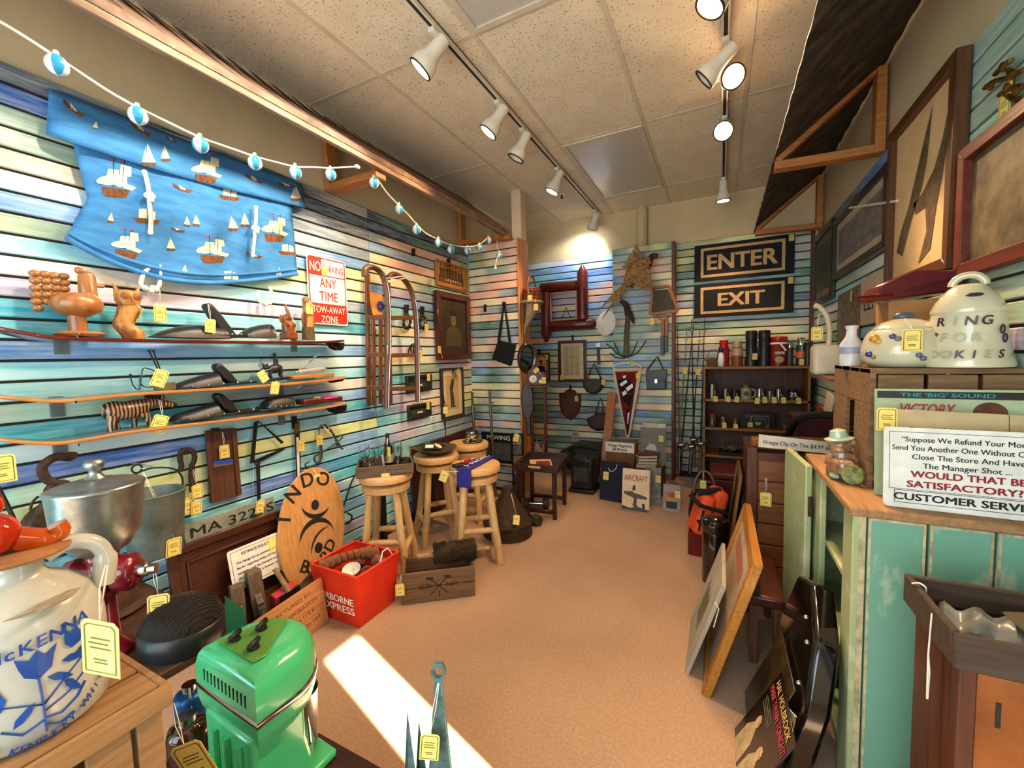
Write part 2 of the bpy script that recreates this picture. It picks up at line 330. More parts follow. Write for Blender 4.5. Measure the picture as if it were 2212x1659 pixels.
struct('trim_4', G().bx(XR-.03, XR-.001, YB-.035, YB-.001, 0, 2.5), M_redw, bev=.003)
struct('trim_5', G().cyl((-.77, YC+.12, 2.49), (-.77, YC+.12, ZC), .055, n=20), mt('pipe_paint', '#c8b48e', '#bda981', rough=.6))
g = G().bx(-1.72, -1.06, YB-.07, YB-.001, .06, .155); struct('baseboard_back', g, mt('heater_cream', '#dccb9e', '#cdb98a', rough=.5), bev=.006)
# wood-grain panel line behind stools: narrow base board along the left wall
struct('baseboard_left', G().bx(XL-.001, XL+.012, YF, YR, 0, .075), wood('base_dark', '#4a2a1a', '#341a10', 'y'), bev=.003)
# ------------------------------------------------------------------ ceiling: grid, tiles
ce = struct('ceiling', G().bx(XL-.15, XR+.15, YF-.1, YB+.15, ZC+.03, ZC+.12), M_dry, ang=0)
def tile_mat():
    m = mt('ceiling_tile', '#e6d8bc', '#ddceb0', rough=.95, sc_=6, spec=.2); nt = m.node_tree; N = nt.nodes; L = nt.links; b = N['Principled BSDF']
    tc = [n for n in N if n.type == 'TEX_COORD'][0]; rp = [n for n in N if n.type == 'VALTORGB'][0]
    vo = N.new('ShaderNodeTexNoise'); vo.inputs['Scale'].default_value = 105; vo.inputs['Detail'].default_value = 1.5; L.new(tc.outputs['Object'], vo.inputs['Vector'])
    r = N.new('ShaderNodeValToRGB'); r.color_ramp.elements[0].position = .29; r.color_ramp.elements[1].position = .37; r.color_ramp.elements[0].color = (.42, .38, .32, 1); r.color_ramp.elements[1].color = (1, 1, 1, 1)
    L.new(vo.outputs['Fac'], r.inputs[0]); mx = N.new('ShaderNodeMixRGB'); mx.blend_type = 'MULTIPLY'; mx.inputs[0].default_value = 1; L.new(rp.outputs[0], mx.inputs[1]); L.new(r.outputs[0], mx.inputs[2]); L.new(mx.outputs[0], b.inputs['Base Color'])
    bp = N.new('ShaderNodeBump'); bp.inputs['Strength'].default_value = .5; bp.inputs['Distance'].default_value = .004; L.new(r.outputs[0], bp.inputs['Height']); L.new(bp.outputs[0], b.inputs['Normal']); return m
M_tile = tile_mat(); M_tee = mt('tee_bar', '#cfc3ab', '#c4b79d', rough=.6)
GX = [-2.315, -1.705, -1.095, -.485, .125, .735, 1.0]; GY = [-1.5, -.59, .63, 1.85, 3.07, 4.29, 4.81]
FIX = ((2, 2), (2, 4))
tile = None
for i in range(len(GX)-1):
    for j in range(len(GY)-1):
        if (i, j) in FIX: continue
        a, b = max(GX[i], XL-.02)+.004, min(GX[i+1], XR+.02)-.004
        if b-a < .01: continue
        obj('ceiling_tile', G().bx(a, b, GY[j]+.004, GY[j+1]-.004, ZC-.002, ZC+.018), M_tile, ce, ang=0, bev=.003)
for x in GX[1:-1]: obj('grid_bar', G().bx(x-.012, x+.012, YF, YB+.01, ZC-.006, ZC+.01), M_tee, ce, ang=0)
for y in GY[1:-1]:
    for i in range(len(GX)-1):
        a, b = max(GX[i], XL), min(GX[i+1], XR)
        if b-a > .05: obj('grid_bar', G().bx(a+.012, b-.012, y-.012, y+.012, ZC-.005, ZC+.01), M_tee, ce, ang=0)
# ------------------------------------------------------------------ recessed troffers (switched off)
M_lens = mt('prism_lens', '#c3bcae', '#b9b2a4', rough=.28, sc_=90, bump=.2, bsc=240, coat=.3)
for k, (i, j) in enumerate(FIX):
    t = thing('ceiling_light', ['recessed ceiling light panel cut by the top edge of the photo', 'recessed ceiling light panel with plain lens nearest the back wall'][k], 'ceiling light', (GX[i]+.305, (GY[j]+GY[j+1])/2, ZC-.01), 'recessed ceiling light panels')
    fr = (V((0, 0, ZC-.008)), V((1, 0, 0)), V((0, -1, 0)), V((0, 0, -1)))
    obj('frame', G().frame(fr, GX[i]+.012, GX[i+1]-.012, -GY[j+1]+.012, -GY[j]-.012, .028, -.004, .006), M_tee, t, ang=0)
    obj('lens', G().bx(GX[i]+.03, GX[i+1]-.03, GY[j]+.03, GY[j+1]-.03, ZC-.006, ZC-.001), M_lens, t, ang=0)
sp = thing('fire_sprinkler', 'small dark sprinkler head with white ring in ceiling tile', 'sprinkler', P(1213, 421, Z=ZC))
q = P(1213, 421, Z=ZC); obj('ring', G().lathe([(.014, -.003), (.038, -.004), (.042, 0)], 20, q, caps=False), mt('white_enamel', '#e8e4da', rough=.4), sp)
g = G().cyl(q-V((0, 0, .03)), q, .008, n=10); g.cyl(q-V((0, 0, .034)), q-V((0, 0, .03)), .016, n=10); obj('head', g, mt('dark_bronze', '#2a241c', rough=.4, metal=.7), sp)
# ------------------------------------------------------------------ track lighting
M_wh = mt('track_white', '#ddd5c2', '#d3cab5', rough=.45); M_slot = mt('track_slot', '#2a2420', rough=.7)
def lampmat(n, c, e): return mt(n, c, c, emit=e, rough=.5)
def track(name, label, X, y0, y1, heads):
    t = thing(name, label, 'track rail', (X, (y0+y1)/2, ZC-.035), 'track rails')
    g = G(); g.bx(X-.018, X-.009, y0, y1, ZC-.034, ZC-.006); g.bx(X+.009, X+.018, y0, y1, ZC-.034, ZC-.006); g.bx(X-.018, X+.018, y0, y1, ZC-.012, ZC-.006); obj('rail', g, M_wh, t, ang=0)
    obj('slot', G().bx(X-.009, X+.009, y0+.01, y1-.01, ZC-.03, ZC-.012), M_slot, t, ang=0)
    for h in heads:
        y, aim, col, watt, cone, lab = h
        o = V((X, y, ZC-.034)); a = V(aim).normalized()
        q = thing('track_spotlight', lab, 'spotlight', o, 'white track spotlight heads')
        g = G(); g.bx(X-.017, X+.017, y-.05, y+.05, o.z-.022, o.z); obj('adapter', g, M_wh, q, bev=.003)
        piv = o+V((0, 0, -.065)); obj('stem', G().cyl(o+V((0, 0, -.02)), piv, .006, n=8), M_wh, q)
        fr = frm(a); b0 = piv-a*.035
        prof = [(.012, -.02), (.030, -.015), (.034, 0), (.034, .055), (.040, .085), (.055, .115), (.060, .13), (.060, .165), (.054, .165), (.052, .14)]
        obj('can', G().lathe(prof, 22, b0, a), M_wh, q, ang=50)
        obj('baffle', G().lathe([(.0605, .160), (.0605, .166), (.053, .166), (.053, .160)], 22, b0, a, caps=False), M_slot, q)
        if watt:
            obj('bulb_face', G().lathe([(.0, .142), (.03, .146), (.052, .150)], 20, b0, a, caps=False), lampmat('bulb_%02d%02d' % (int(col[1]*99), int(col[2]*99)), col, 30 if watt > 0 else 10), q)
            l = bpy.data.lights.new('spot', 'SPOT'); l.energy = watt; l.color = col; l.spot_size = rad(cone); l.spot_blend = .55; l.shadow_soft_size = .045
            lo = bpy.data.objects.new('lamp', l); COL.objects.link(lo); lo.parent = q; lo.location = (b0+a*.18)-o; lo.rotation_euler = a.to_track_quat('-Z', 'Y').to_euler()
        else: obj('bulb_face', G().lathe([(.0, .130), (.03, .134), (.052, .138)], 20, b0, a, caps=False), mt('bulb_off', '#8d8577', rough=.3), q)
WW = (1, .62, .33); NW = (1, .86, .68); CW = (.93, .96, 1)
track('track_rail', 'long white ceiling track with black slot above the stools', -1.22, .75, 4.70, [
    (.95, (-.75, .05, -.6), NW, 50, 90, 'track spotlight just above the top edge near the left awning'),
    (1.72, (-.62, -.26, -.72), NW, 58, 92, 'lit white track spotlight nearest the top of the photo on the long track'),
    (2.35, (-.55, -.25, -.80), WW, 52, 88, 'lit white track spotlight second along the long track'),
    (2.70, (-.45, -.12, -.85), WW, 0, 80, 'unlit white track spotlight showing its dark mouth on the long track'),
    (3.38, (-.4, -.15, -.85), WW, 46, 80, 'white track spotlight above the partition end seen from the side'),
    (4.52, (-.35, .45, -.62), CW, 20, 110, 'white track spotlight shining on the back wall at the end of the long track')])
track('track_rail', 'short white ceiling track leading towards the enter and exit boards', .01, .9, 4.42, [
    (1.95, (-.45, -.15, -.85), WW, 115, 100, 'glowing warm track spotlight cut by the top edge of the photo'),
    (2.62, (.28, -.75, -.55), WW, 90, 100, 'glowing warm track spotlight turned towards the camera'),
    (3.22, (-.05, -.86, -.5), WW, 90, 100, 'glowing amber track spotlight pointing straight at the camera'),
    (2.45, (-.75, .1, -.6), WW, 0, 90, 'unlit white track spotlight turned away beside the glowing pair'),
    (4.30, (.0, .02, -1), WW, 46, 90, 'white bell shaped track spotlight pointing down near the back wall')])
# ------------------------------------------------------------------ wooden awnings on both sides
M_br = wood('bracket_wood', '#b8763a', '#8d5222', 'x', 5, rough=.6)
M_fascia = wood('old_board', '#9b8068', '#5b4636', 'y', 4, rough=.85, bump=.6)
M_rust = mt('rusty_sheet', '#5a4a3e', '#8a6a55', rough=.8, sc_=14, bump=.5, metal=.2)
aw = thing('awning', 'weathered wooden awning board on brackets along the left wall', 'awning', (XL, 1.5, 2.4))
y0, y1 = -1.36, 3.60  # unseen near stretch behind the camera added to shade the upper wall
obj('fascia', G().bx(-1.845, -1.815, y0, y1, 2.485, 2.515), M_fascia, aw, bev=.003)
g = G(); n = 86
for k in range(n):      # corrugated sheet end showing above the board
    a, b = y0+(y1-y0)*k/n, y0+(y1-y0)*(k+1)/n; m = (a+b)/2; hh = .012*(k % 2)
    g.add([V((-1.812, a, 2.515)), V((-1.812, b, 2.515)), V((-1.82, b, 2.55)), V((-1.82, a, 2.55)), V((XL, a, 2.915+hh)), V((XL, b, 2.915+hh)), V((XL, b, 2.90+hh)), V((XL, a, 2.90+hh))], [(0, 1, 2, 3), (3, 2, 5, 4), (0, 4, 5, 1)])
obj('roof_sheet', g, M_rust, aw, ang=0)
for yb in (1.93, 3.46):
    b = obj('bracket', G().bx(XL-.0, XL+.04, yb, yb+.085, 2.445, 2.90), M_br, aw, bev=.003)
    obj('arm', G().bx(XL+.04, -1.845, yb, yb+.085, 2.445, 2.485), M_br, b, bev=.003)
    obj('rafter', G().bar((XL+.04, yb+.04, 2.86), (-1.86, yb+.04, 2.505), .05, .04), M_br, b, bev=.003)
g = G().bx(-1.87, -1.78, 3.55, 3.62, 2.45, 2.49); obj('end_block', g, M_br, aw, bev=.003)
M_tin = mt('dark_sheet', '#5b5245', '#2e2922', rough=.75, sc_=5, st=(.6, 3, 3), bump=.5, metal=.3, lo=.3, hi=.62)
aw2 = thing('awning', 'dark sheet metal awning on triangular brackets along the right wall', 'awning', (XR, 2.5, 2.4))
g = G(); n = 40
def rs(t, w): y = .2+t*4.45; k = .006*sin(t*150); return V((.272+(XR-.272)*w, y, 2.47+.40*w+k))
g.grid(rs, 120, 4); obj('roof_sheet', g, M_tin, aw2, ang=60, solid=.006)
for yb in (1.45, 2.93, 4.45):
    b = obj('bracket', G().bx(XR-.045, XR, yb, yb+.075, 2.39, 2.83), M_br, aw2, bev=.003)
    obj('arm', G().bar((.275, yb+.037, 2.425), (XR-.045, yb+.037, 2.412), .075, .045), M_br, b, bev=.003)
    obj('rafter', G().bar((.285, yb+.037, 2.455), (XR-.03, yb+.037, 2.84), .06, .04), M_br, b, bev=.003)
# ================================================================== things on the left wall
def pz(g, fr, pts, off, t): return g.prism(fr, pg(fr, pts, off), off-t/2, off+t/2)
def spine(g, L_, n=14):
    return g.rings([[V(c)+V((rx*cos(2*pi*j/n), ry*sin(2*pi*j/n), 0)) for j in range(n)] for c, rx, ry in L_])
def rrect(x0, x1, y0, y1, r, k=4):
    out = []
    for cx, cy, a in ((x1-r, y1-r, 0), (x0+r, y1-r, 90), (x0+r, y0+r, 180), (x1-r, y0+r, 270)):
        for i in range(k+1): t = rad(a+90*i/k); out.append((cx+r*cos(t), cy+r*sin(t)))
    return out
def rope(g, pts, r, n=6, twist=28):
    g.tube(pts, r, n); return g
def smooth(pts, k=6):
    pts = [V(p) for p in pts]; out = []
    for i in range(len(pts)-1):
        p0, p1, p2, p3 = pts[max(i-1, 0)], pts[i], pts[i+1], pts[min(i+2, len(pts)-1)]
        for j in range(k):
            t = j/k; out.append(.5*((2*p1)+(p2-p0)*t+(2*p0-5*p1+4*p2-p3)*t*t+(3*p1-p0-3*p2+p3)*t**3))
    return out+[pts[-1]]
def proj(p):
    q = V(p)-CAM; c = q.dot(CF); return 1106+FPX*q.dot(CR)/c, 829.5+FPX*q.dot(CD)/c
M_blk = mt('black_rubber', '#141516', '#1d1e20', rough=.38); M_iron = mt('black_iron', '#1c1a19', '#2b2725', rough=.55, metal=.5, sc_=30, bump=.2)
M_str = mt('string', '#efe9da', '#d9d0bb', rough=.9); M_rope = mt('white_rope', '#ece7dc', '#cfc7b6', rough=.9, sc_=120, bump=.8)
M_steel = mt('bright_steel', '#c9c9c6', '#a9a9a6', rough=.22, metal=1); M_acr = mt('acrylic', '#d8eef2', '#e6f4f6', rough=.08, trans=.85, ior=1.4)
# --- ship print bag -------------------------------------------------------
M_ship = mt('ship_cloth', '#3f86bd', '#2f6da3', rough=.85, sc_=9, st=(1, 1, 4), bump=.15, bsc=260)
bag = thing('fabric_valance', 'blue sailing ship print fabric with rope ties pinned high on the slats', 'fabric', (XL, 1.2, 1.8))
def lerp(a, b, t): return a+(b-a)*t
def rowpt(rows, v):
    k = v*(len(rows)-1); i = min(int(k), len(rows)-2); f = k-i; return [lerp(rows[i][j], rows[i+1][j], f) for j in range(len(rows[0]))]
BROWS = [(150, 282, 636, 425, 0), (165, 335, 630, 442, 0), (178, 385, 630, 462, 2), (190, 430, 634, 500, 5), (168, 470, 638, 545, 18), (142, 511, 641, 590, 55)]
def bagS(u, v):
    x0, y0, x1, y1, sg = rowpt(BROWS, v); x = lerp(x0, x1, u); y = lerp(y0, y1, u)+sg*sin(pi*u**.9)
    b = .035+.05*sin(pi*min(1, max(0, u)))**.6*sin(pi*min(1, v*.62+.2))
    b += .006*sin(u*23+v*9)*v+.005*sin(u*11-v*16)*v+.004*sin(v*30+u*40)*(u > .6)*v
    return P(x, y, X=XL+b)
def flapS(u, v):
    x0, y0 = lerp(106, 101, v), lerp(190, 290, v); x1, y1 = lerp(652, 658, v), lerp(399, 449, v)
    x = lerp(x0, x1, u); y = lerp(y0, y1, u); y += 9*sin(pi*u)*v*(1 if u > .1 else u*10); 
    return P(x, y, X=XL+.012+.085*sin(pi*min(1, v*.55+.02))*(.35+.65*sin(pi*u)**.4)+.004*sin(u*19)*v)
obj('body', G().grid(lambda u, v: bagS(u, 1-v), 48, 24), M_ship, bag, ang=70, solid=.006)
obj('flap', G().grid(lambda u, v: flapS(u, 1-v), 40, 8), M_ship, bag, ang=70, solid=.005)
for dv, r in ((0, .011), (.045, .008)):
    obj('hem_roll', G().tube([bagS(u/30, 1-dv)+V((.004, 0, -.004)) for u in range(31)], r, 8), M_ship, bag, ang=80)
M_sail = mt('sail_print', '#e9ddbd', '#d2c39c', rough=.9, sc_=40); M_hull = mt('hull_print', '#7a4a22', '#4f2c12', rough=.9, sc_=60); M_mast = mt('mast_print', '#3b3a4c', rough=.9); M_redp = mt('red_print', '#b03a3a', rough=.9)
SHIPA = [(1, [(-34, 22), (34, 26), (28, 44), (-22, 46), (-30, 36)]), (0, [(-48, 10), (-40, 2), (-24, -4), (-22, -20), (4, -20), (4, 14), (-20, 18), (-44, 16)]), (0, [(6, -34), (30, -32), (34, -8), (16, -4), (6, -6)]), (0, [(-6, -8), (24, -6), (26, 14), (48, 18), (40, 26), (0, 18)]), (2, [(-12, -48), (-10, -48), (-6, 22), (-8, 22)]), (2, [(12, -46), (14, -46), (16, 22), (14, 22)]), (3, [(-12, -46), (-22, -44), (-20, -38), (-12, -40)]), (3, [(12, -44), (2, -42), (4, -37), (12, -38)])]
SHIPB = [(1, [(-30, 6), (30, 4), (22, 14), (-20, 16)]), (0, [(-20, -14), (-2, -18), (0, 4), (-18, 5)]), (0, [(2, -16), (16, -12), (18, 4), (3, 4)])]
SHIPC = [(1, [(-13, 9), (13, 10), (9, 15), (-10, 15)]), (0, [(-3, -24), (11, 8), (-4, 8)]), (0, [(-5, -18), (-4, 8), (-12, 7)])]
SHIPD = [(1, [(-26, -6), (-18, -2), (0, 4), (26, 2), (20, 10), (-8, 8), (-24, 2)]), (0, [(-12, -5), (4, 1), (10, 5), (-6, 6)])]
UVC = [(a/60, b/40) for a in range(61) for b in range(41)]
def ship(S, uvp, x, y, kind, s=1.0, rot=0):
    u0, v0 = min(uvp, key=lambda t: (t[2]-x)**2+(t[3]-y)**2)[:2]
    h = .004; px, py = proj(S(u0, v0)); ax, ay = proj(S(u0+h, v0)); bx_, by_ = proj(S(u0, v0+h))
    J = ((ax-px)/h, (bx_-px)/h, (ay-py)/h, (by_-py)/h); det = J[0]*J[3]-J[1]*J[2]; g = G()
    for m, pl in kind:
        pts = []
        cx = sum(p[0] for p in pl)/len(pl); cy = sum(p[1] for p in pl)/len(pl); ring = []
        for i in range(len(pl)):
            for t in (0, .5): ring.append((lerp(pl[i][0], pl[(i+1) % len(pl)][0], t), lerp(pl[i][1], pl[(i+1) % len(pl)][1], t)))
        vs_ = []
        for a, b in [(cx, cy)]+[(lerp(cx, a, .5), lerp(cy, b, .5)) for a, b in ring]+ring:
            a, b = a*cos(rot)-b*sin(rot), a*sin(rot)+b*cos(rot); dx, dy = a*s+x-px, b*s+y-py
            u = u0+(dx*J[3]-dy*J[1])/det; v = v0+(-dx*J[2]+dy*J[0])/det; p = S(min(1, max(0, u)), min(1, max(0, v))); vs_.append(p+(CAM-p).normalized()*.0055)
        n = len(ring); g.mat(m)
        g.add(vs_, [(0, 1+i, 1+(i+1) % n) for i in range(n)]+[(1+i, 1+n+i, 1+n+(i+1) % n, 1+(i+1) % n) for i in range(n)])
    obj('ship_print', g, [M_sail, M_hull, M_mast, M_redp], bag, ang=0)
uvb = [(a, b, *proj(bagS(a, b))) for a, b in UVC]; uvf = [(a, b, *proj(flapS(a, b))) for a, b in UVC]
for x, y, k, s, r in ((252, 385, SHIPA, .92, .1), (595, 490, SHIPA, .62, .1), (460, 535, SHIPA, .75, .05), (275, 525, SHIPA, .72, .12), (395, 405, SHIPD, .85, .2), (318, 468, SHIPB, 1.0, .15), (497, 420, SHIPB, .82, .2), (505, 485, SHIPC, .95, 0), (405, 480, SHIPC, .6, .1), (425, 478, SHIPC, .7, .1), (240, 472, SHIPC, .6, .2), (370, 530, SHIPC, .8, 0), (530, 478, SHIPC, .8, 0), (500, 600, SHIPB, .85, .1), (605, 600, SHIPC, 1.0, 0), (622, 540, SHIPB, .7, .1), (400, 585, SHIPC, .6, .1), (550, 550, SHIPD, .7, .1), (385, 495, SHIPD, .6, .1)): ship(bagS, uvb, x, y, k, s, r)
for x, y, k, s, r in ((322, 340, SHIPC, 1.3, 0), (358, 335, SHIPC, .9, 0), (448, 362, SHIPA, .72, .15), (160, 232, SHIPD, 1.1, .5), (305, 275, SHIPD, 1.1, .45), (550, 385, SHIPD, .8, .3), (620, 398, SHIPD, .8, 0), (370, 300, SHIPD, .5, .3), (207, 272, SHIPC, .5, .2), (640, 420, SHIPC, 1.0, 0)): ship(flapS, uvf, x, y, k, s, r)
for pts in ([(312, 372), (317, 390), (321, 412), (323, 440), (326, 470), (325, 502)], [(553, 448), (553, 470), (551, 495), (549, 520), (546, 552)]):
    g = G(); w = smooth([P(x, y, X=XL+.105) for x, y in pts], 4); g.tube(w, .0085, 7); k = w[len(w)//2]
    for d in (V((.004, .010, .006)), V((.006, -.009, .002)), V((.008, .002, -.012)), V((.007, 0, .012))): g.ball(k+d, .013, 8, 6)
    for e in (w[0], w[-1]): g.ball(e, .011, 8, 6)
    obj('rope_tie', g, M_rope, bag, ang=60)
for pts, kn in (([(345, 566), (346, 590), (345, 612), (338, 622), (322, 628), (309, 622), (304, 612), (310, 592), (322, 578)], (325, 626)), ([(560, 628), (556, 640), (562, 652), (575, 657), (588, 650), (588, 636), (581, 618)], (574, 655))):
    g = G(); w = smooth([P(x, y, X=XL+.06) for x, y in pts], 4); g.tube(w, .0085, 7); k = P(*kn, X=XL+.065)
    for d in ((-.02, .004), (0, -.004), (.02, .004), (.008, .008)): g.ball(k+V((.003, d[0], d[1])), .0135, 8, 6)
    obj('rope_tie', g, M_rope, bag, ang=60)
ptag(bag, P(345, 662, X=XL+.05), ROTL, 1.0, P(344, 628, X=XL+.06))
# --- string of party lights -------------------------------------------------
sl = thing('string_lights', 'string of blue and white ball lights swagged along the awning', 'string lights', (-1.86, 1.9, 2.2))
C1 = [(-60, 20), (0, 47), (60, 83), (160, 148), (240, 200), (298, 232), (365, 265), (433, 297), (492, 318), (551, 338), (595, 350), (638, 360), (676, 361), (714, 363), (745, 361), (772, 360)]
C2 = [(812, 383), (835, 415), (858, 440), (880, 462), (898, 482), (920, 504), (947, 517), (974, 529), (1010, 533), (1035, 528), (1056, 511)]
w1 = smooth([P(x, y, X=-1.868) for x, y in C1], 5); w2 = smooth([P(x, y, X=-1.862) for x, y in C2], 5); w3 = smooth([P(x, y, X=-1.84) for x, y in ((1074, 520), (1074, 535), (1078, 545), (1073, 560), (1070, 575))], 4)
g = G(); g.tube(w1, .0042, 6); g.tube(w2, .0042, 6); g.tube(w3, .003, 6); g.cyl(w3[-1], w3[-1]-V((0, 0, .025)), .01, .012, 8)
g.ball(w1[-1], (.012, .02, .012), 8, 6); obj('cord', g, mt('white_cord', '#e9e3d6', rough=.6), sl, ang=70)
M_bw = mt('ball_white', '#f2f4f2', rough=.25, trans=.25); M_bb = mt('ball_blue', '#3aa9dd', rough=.25, trans=.2)
bm = None
for x, y in ((123, 141), (298, 250), (433, 313), (551, 352), (638, 373), (714, 377), (808, 395), (862, 452), (900, 496), (947, 524), (974, 539), (1010, 541), (1035, 535), (1055, 519), (1079, 552)):
    c = P(x, y, X=-1.866 if x < 1070 else -1.84)
    if bm is None:
        g = G(); r = .029; n = 12
        for gi in range(6):
            g.mat(gi % 2); rows = []
            for i in range(9):
                t = pi*i/8; rows.append([V((sin(t)*cos(2*pi*(gi*4+j)/24)*r, sin(t)*sin(2*pi*(gi*4+j)/24)*r, cos(t)*r*1.08)) for j in range(5)])
            g.add([p for q in rows for p in q], [(i*5+j, i*5+5+j, i*5+6+j, i*5+1+j) for i in range(8) for j in range(4)])
        g.mat(0); g.cyl((0, 0, r), (0, 0, r+.014), .009, .007, 8)
        ob = obj('bulb', g, [M_bw, M_bb], None, loc=(0, 0, 0)); bm = ob.data
    else: ob = bpy.data.objects.new('bulb', bm); COL.objects.link(ob)
    ob.parent = sl; ob.location = c-ORG[sl.name]; ob.rotation_euler = (0, 0, random.uniform(0, 1))
# --- no parking sign -----------------------------------------------------------
M_swh = mt('sign_white', '#e6e4da', '#d4d2c6', rough=.5, sc_=20); M_sred = mt('sign_red', '#d03420', '#b82a1a', rough=.45, sc_=10)
ns = thing('traffic_sign', 'red and white no parking any time tow-away zone metal sign', 'sign', (XL, 1.9, 1.6))
u0, u1, v0, v1 = 1.752, 2.050, 1.585, 2.013; o_ = .022
obj('plate', G().prism(FL, rrect(u0, u1, v0, v1, .025), o_-.0015, o_), M_swh, ns)
a = .008
g = G().prism(FL, rrect(u0+a, u1-a, v0+a, v1-a, .02), o_, o_+.0006); obj('red_border', g, M_sred, ns, ang=0)
b = .016
obj('white_field', G().prism(FL, [(u0+b, v0+.132), (u1-b, v0+.132), (u1-b, v0+.305), (u0+b, v0+.305)], o_+.0006, o_+.001), M_swh, ns, ang=0)
obj('white_field', G().prism(FL, rrect(u0+.105, u1-b, v0+.312, v1-b, .012), o_+.0006, o_+.001), M_swh, ns, ang=0)
text('NO', FL, u0+.060, v0+.332, .085, M_swh, ns, o_+.0012, .012, width=.078)
text('PARKING', FL, u0+.195, v0+.336, .062, M_sred, ns, o_+.0014, .01, width=.158)
text('ANY', FL, u0+.150, v0+.235, .085, M_sred, ns, o_+.0014, .008, width=.125)
text('TIME', FL, u0+.150, v0+.150, .085, M_sred, ns, o_+.0014, .008, width=.14)
text('TOW-AWAY', FL, u0+.150, v0+.073, .062, M_swh, ns, o_+.0012, .01, width=.25)
text('ZONE', FL, u0+.150, v0+.013, .062, M_swh, ns, o_+.0012, .01, width=.13)
ptag(ns, P(701, 575, X=XL+.028), ROTL, .9, P(704, 560, X=XL+.03))
# --- three water skis used as shelves -------------------------------------------------
XE = XL+.165
M_sk1 = wood('ski_red', '#5e1d14', '#3d110b', 'y', 4, rough=.25, coat=.6); M_sk2 = wood('ski_oak', '#c07f3e', '#95602c', 'y', 4, rough=.35, coat=.4); M_skt = wood('ski_top', '#6b6f6a', '#4a4a44', 'y', 4, rough=.35, coat=.4)
M_skl = mt('ski_stripe', '#d9c9b0', rough=.4)
def ski(label, edge, m_edge, m_top, fin, clips):
    pts = [P(x, y, X=XE) for x, y in edge]; t = thing('water_ski', label, 'water ski', (XL+.09, 1.2, min(p.z for p in pts)), 'water skis used as shelves')
    w = smooth(pts, 6); y0, y1 = w[0].y, w[-1].y; rs_, tops = [], []
    for p in w:
        e = min(1, max(.05, (y1-p.y)/.05))**.5*min(1, max(.05, (p.y-y0)/.12))**.5; hw = .072*e; cx = XL+.093
        rs_.append([V((cx-hw, p.y, p.z-.013)), V((cx+hw, p.y, p.z-.013)), V((cx+hw, p.y, p.z)), V((cx-hw, p.y, p.z))]); tops.append((cx, hw, p))
    obj('board', G().rings(rs_), m_edge, t, ang=40, bev=.003)
    obj('deck', G().rings([[V((c-h+.004, p.y, p.z)), V((c+h-.004, p.y, p.z)), V((c+h-.004, p.y, p.z+.0012)), V((c-h+.004, p.y, p.z+.0012))] for c, h, p in tops[2:-2]]), m_top, t, ang=40)
    if fin:
        fr = fl(XL+.09); g = G(); g.prism(fr, pg(fr, fin), -.004, .004); obj('fin', g, M_blk, t, bev=.002)
        g = G(); c = pg(fr, fin); cx = sum(p[0] for p in c)/len(c); cy = sum(p[1] for p in c)/len(c)
        for dx, dy in ((-.04, .01), (.04, .012), (0, -.012), (-.012, -.002)): g.cyl((XL+.094, cx+dx, cy+dy), (XL+.098, cx+dx, cy+dy), .005, n=8)
        if fin[0][1] < 760: obj('fin_bolt', g, M_steel, t)
    for x, y in clips:
        q = P(x, y, X=XL+.005); g = G(); g.bx(XL+.002, XL+.005, q.y-.02, q.y+.02, q.z-.055, q.z+.025); b = obj('acrylic_bracket', g, M_acr, t)
        g = G(); g.bx(XL+.005, XE+.02, q.y-.0015, q.y+.0015, q.z+.003, q.z+.012); g.bx(XE+.017, XE+.02, q.y-.0015, q.y+.0015, q.z+.003, q.z+.022); obj('bracket_arm', g, M_acr, b)
    return t
sk1 = ski('dark red water ski, topmost of the three ski shelves', [(-40, 690), (0, 703), (60, 716), (140, 727), (330, 733), (560, 737), (700, 737), (756, 733)], M_sk1, M_sk1, [(702, 740), (744, 740), (743, 752), (738, 757), (722, 757), (712, 753)], ((130, 735), (635, 740)))
sk2 = ski('oak edged water ski, middle of the three ski shelves', [(-40, 842), (0, 852), (70, 860), (150, 862), (300, 848), (500, 836), (680, 822), (760, 812)], M_sk2, M_skt, [(705, 822), (748, 816), (740, 823), (720, 827), (712, 827)], ((122, 870), (605, 840)))
sk3 = ski('oak edged water ski, lowest of the three ski shelves', [(-40, 938), (0, 946), (70, 953), (150, 952), (300, 928), (500, 905), (680, 882), (760, 868)], M_sk2, M_skt, [(703, 883), (749, 874), (748, 886), (740, 892), (722, 893), (711, 890)], ((128, 958), (608, 898)))
def on(x, y, Xo=.09): return P(x, y, X=XL+Xo)
# --- carved peacock with bead tail -----------------------------------------------------
M_teak = wood('teak', '#a9713f', '#7f4c24', 'z', 9, rough=.3, coat=.4, k=4)
b0 = on(173, 729); pk = thing('peacock_figure', 'turned teak peacock with a tail of round beads on the red ski', 'figurine', b0)
obj('base', G().lathe([(.0, 0), (.066, .002), (.074, .012), (.062, .022), (.0, .024)], 28, b0), M_teak, pk)
obj('leg', G().lathe([(.028, .02), (.026, .09)], 20, b0+V((0, -.004, 0))), M_teak, pk)
obj('body', G().lathe([(.0, .078), (.035, .082), (.066, .1), (.076, .122), (.070, .146), (.05, .164), (.0, .172)], 28, b0), M_teak, pk, ang=60)
nb = b0+V((0, .034, 0)); obj('neck', G().lathe([(.028, .15), (.026, .235), (.022, .245), (0, .248)], 20, nb), M_teak, pk)
g = G(); g.cyl(nb+V((0, .024, .205)), nb+V((0, .046, .203)), .008, .005, 8); g.ball(nb+V((0, .044, .205)), .008, 8, 6); obj('beak', g, M_teak, pk)
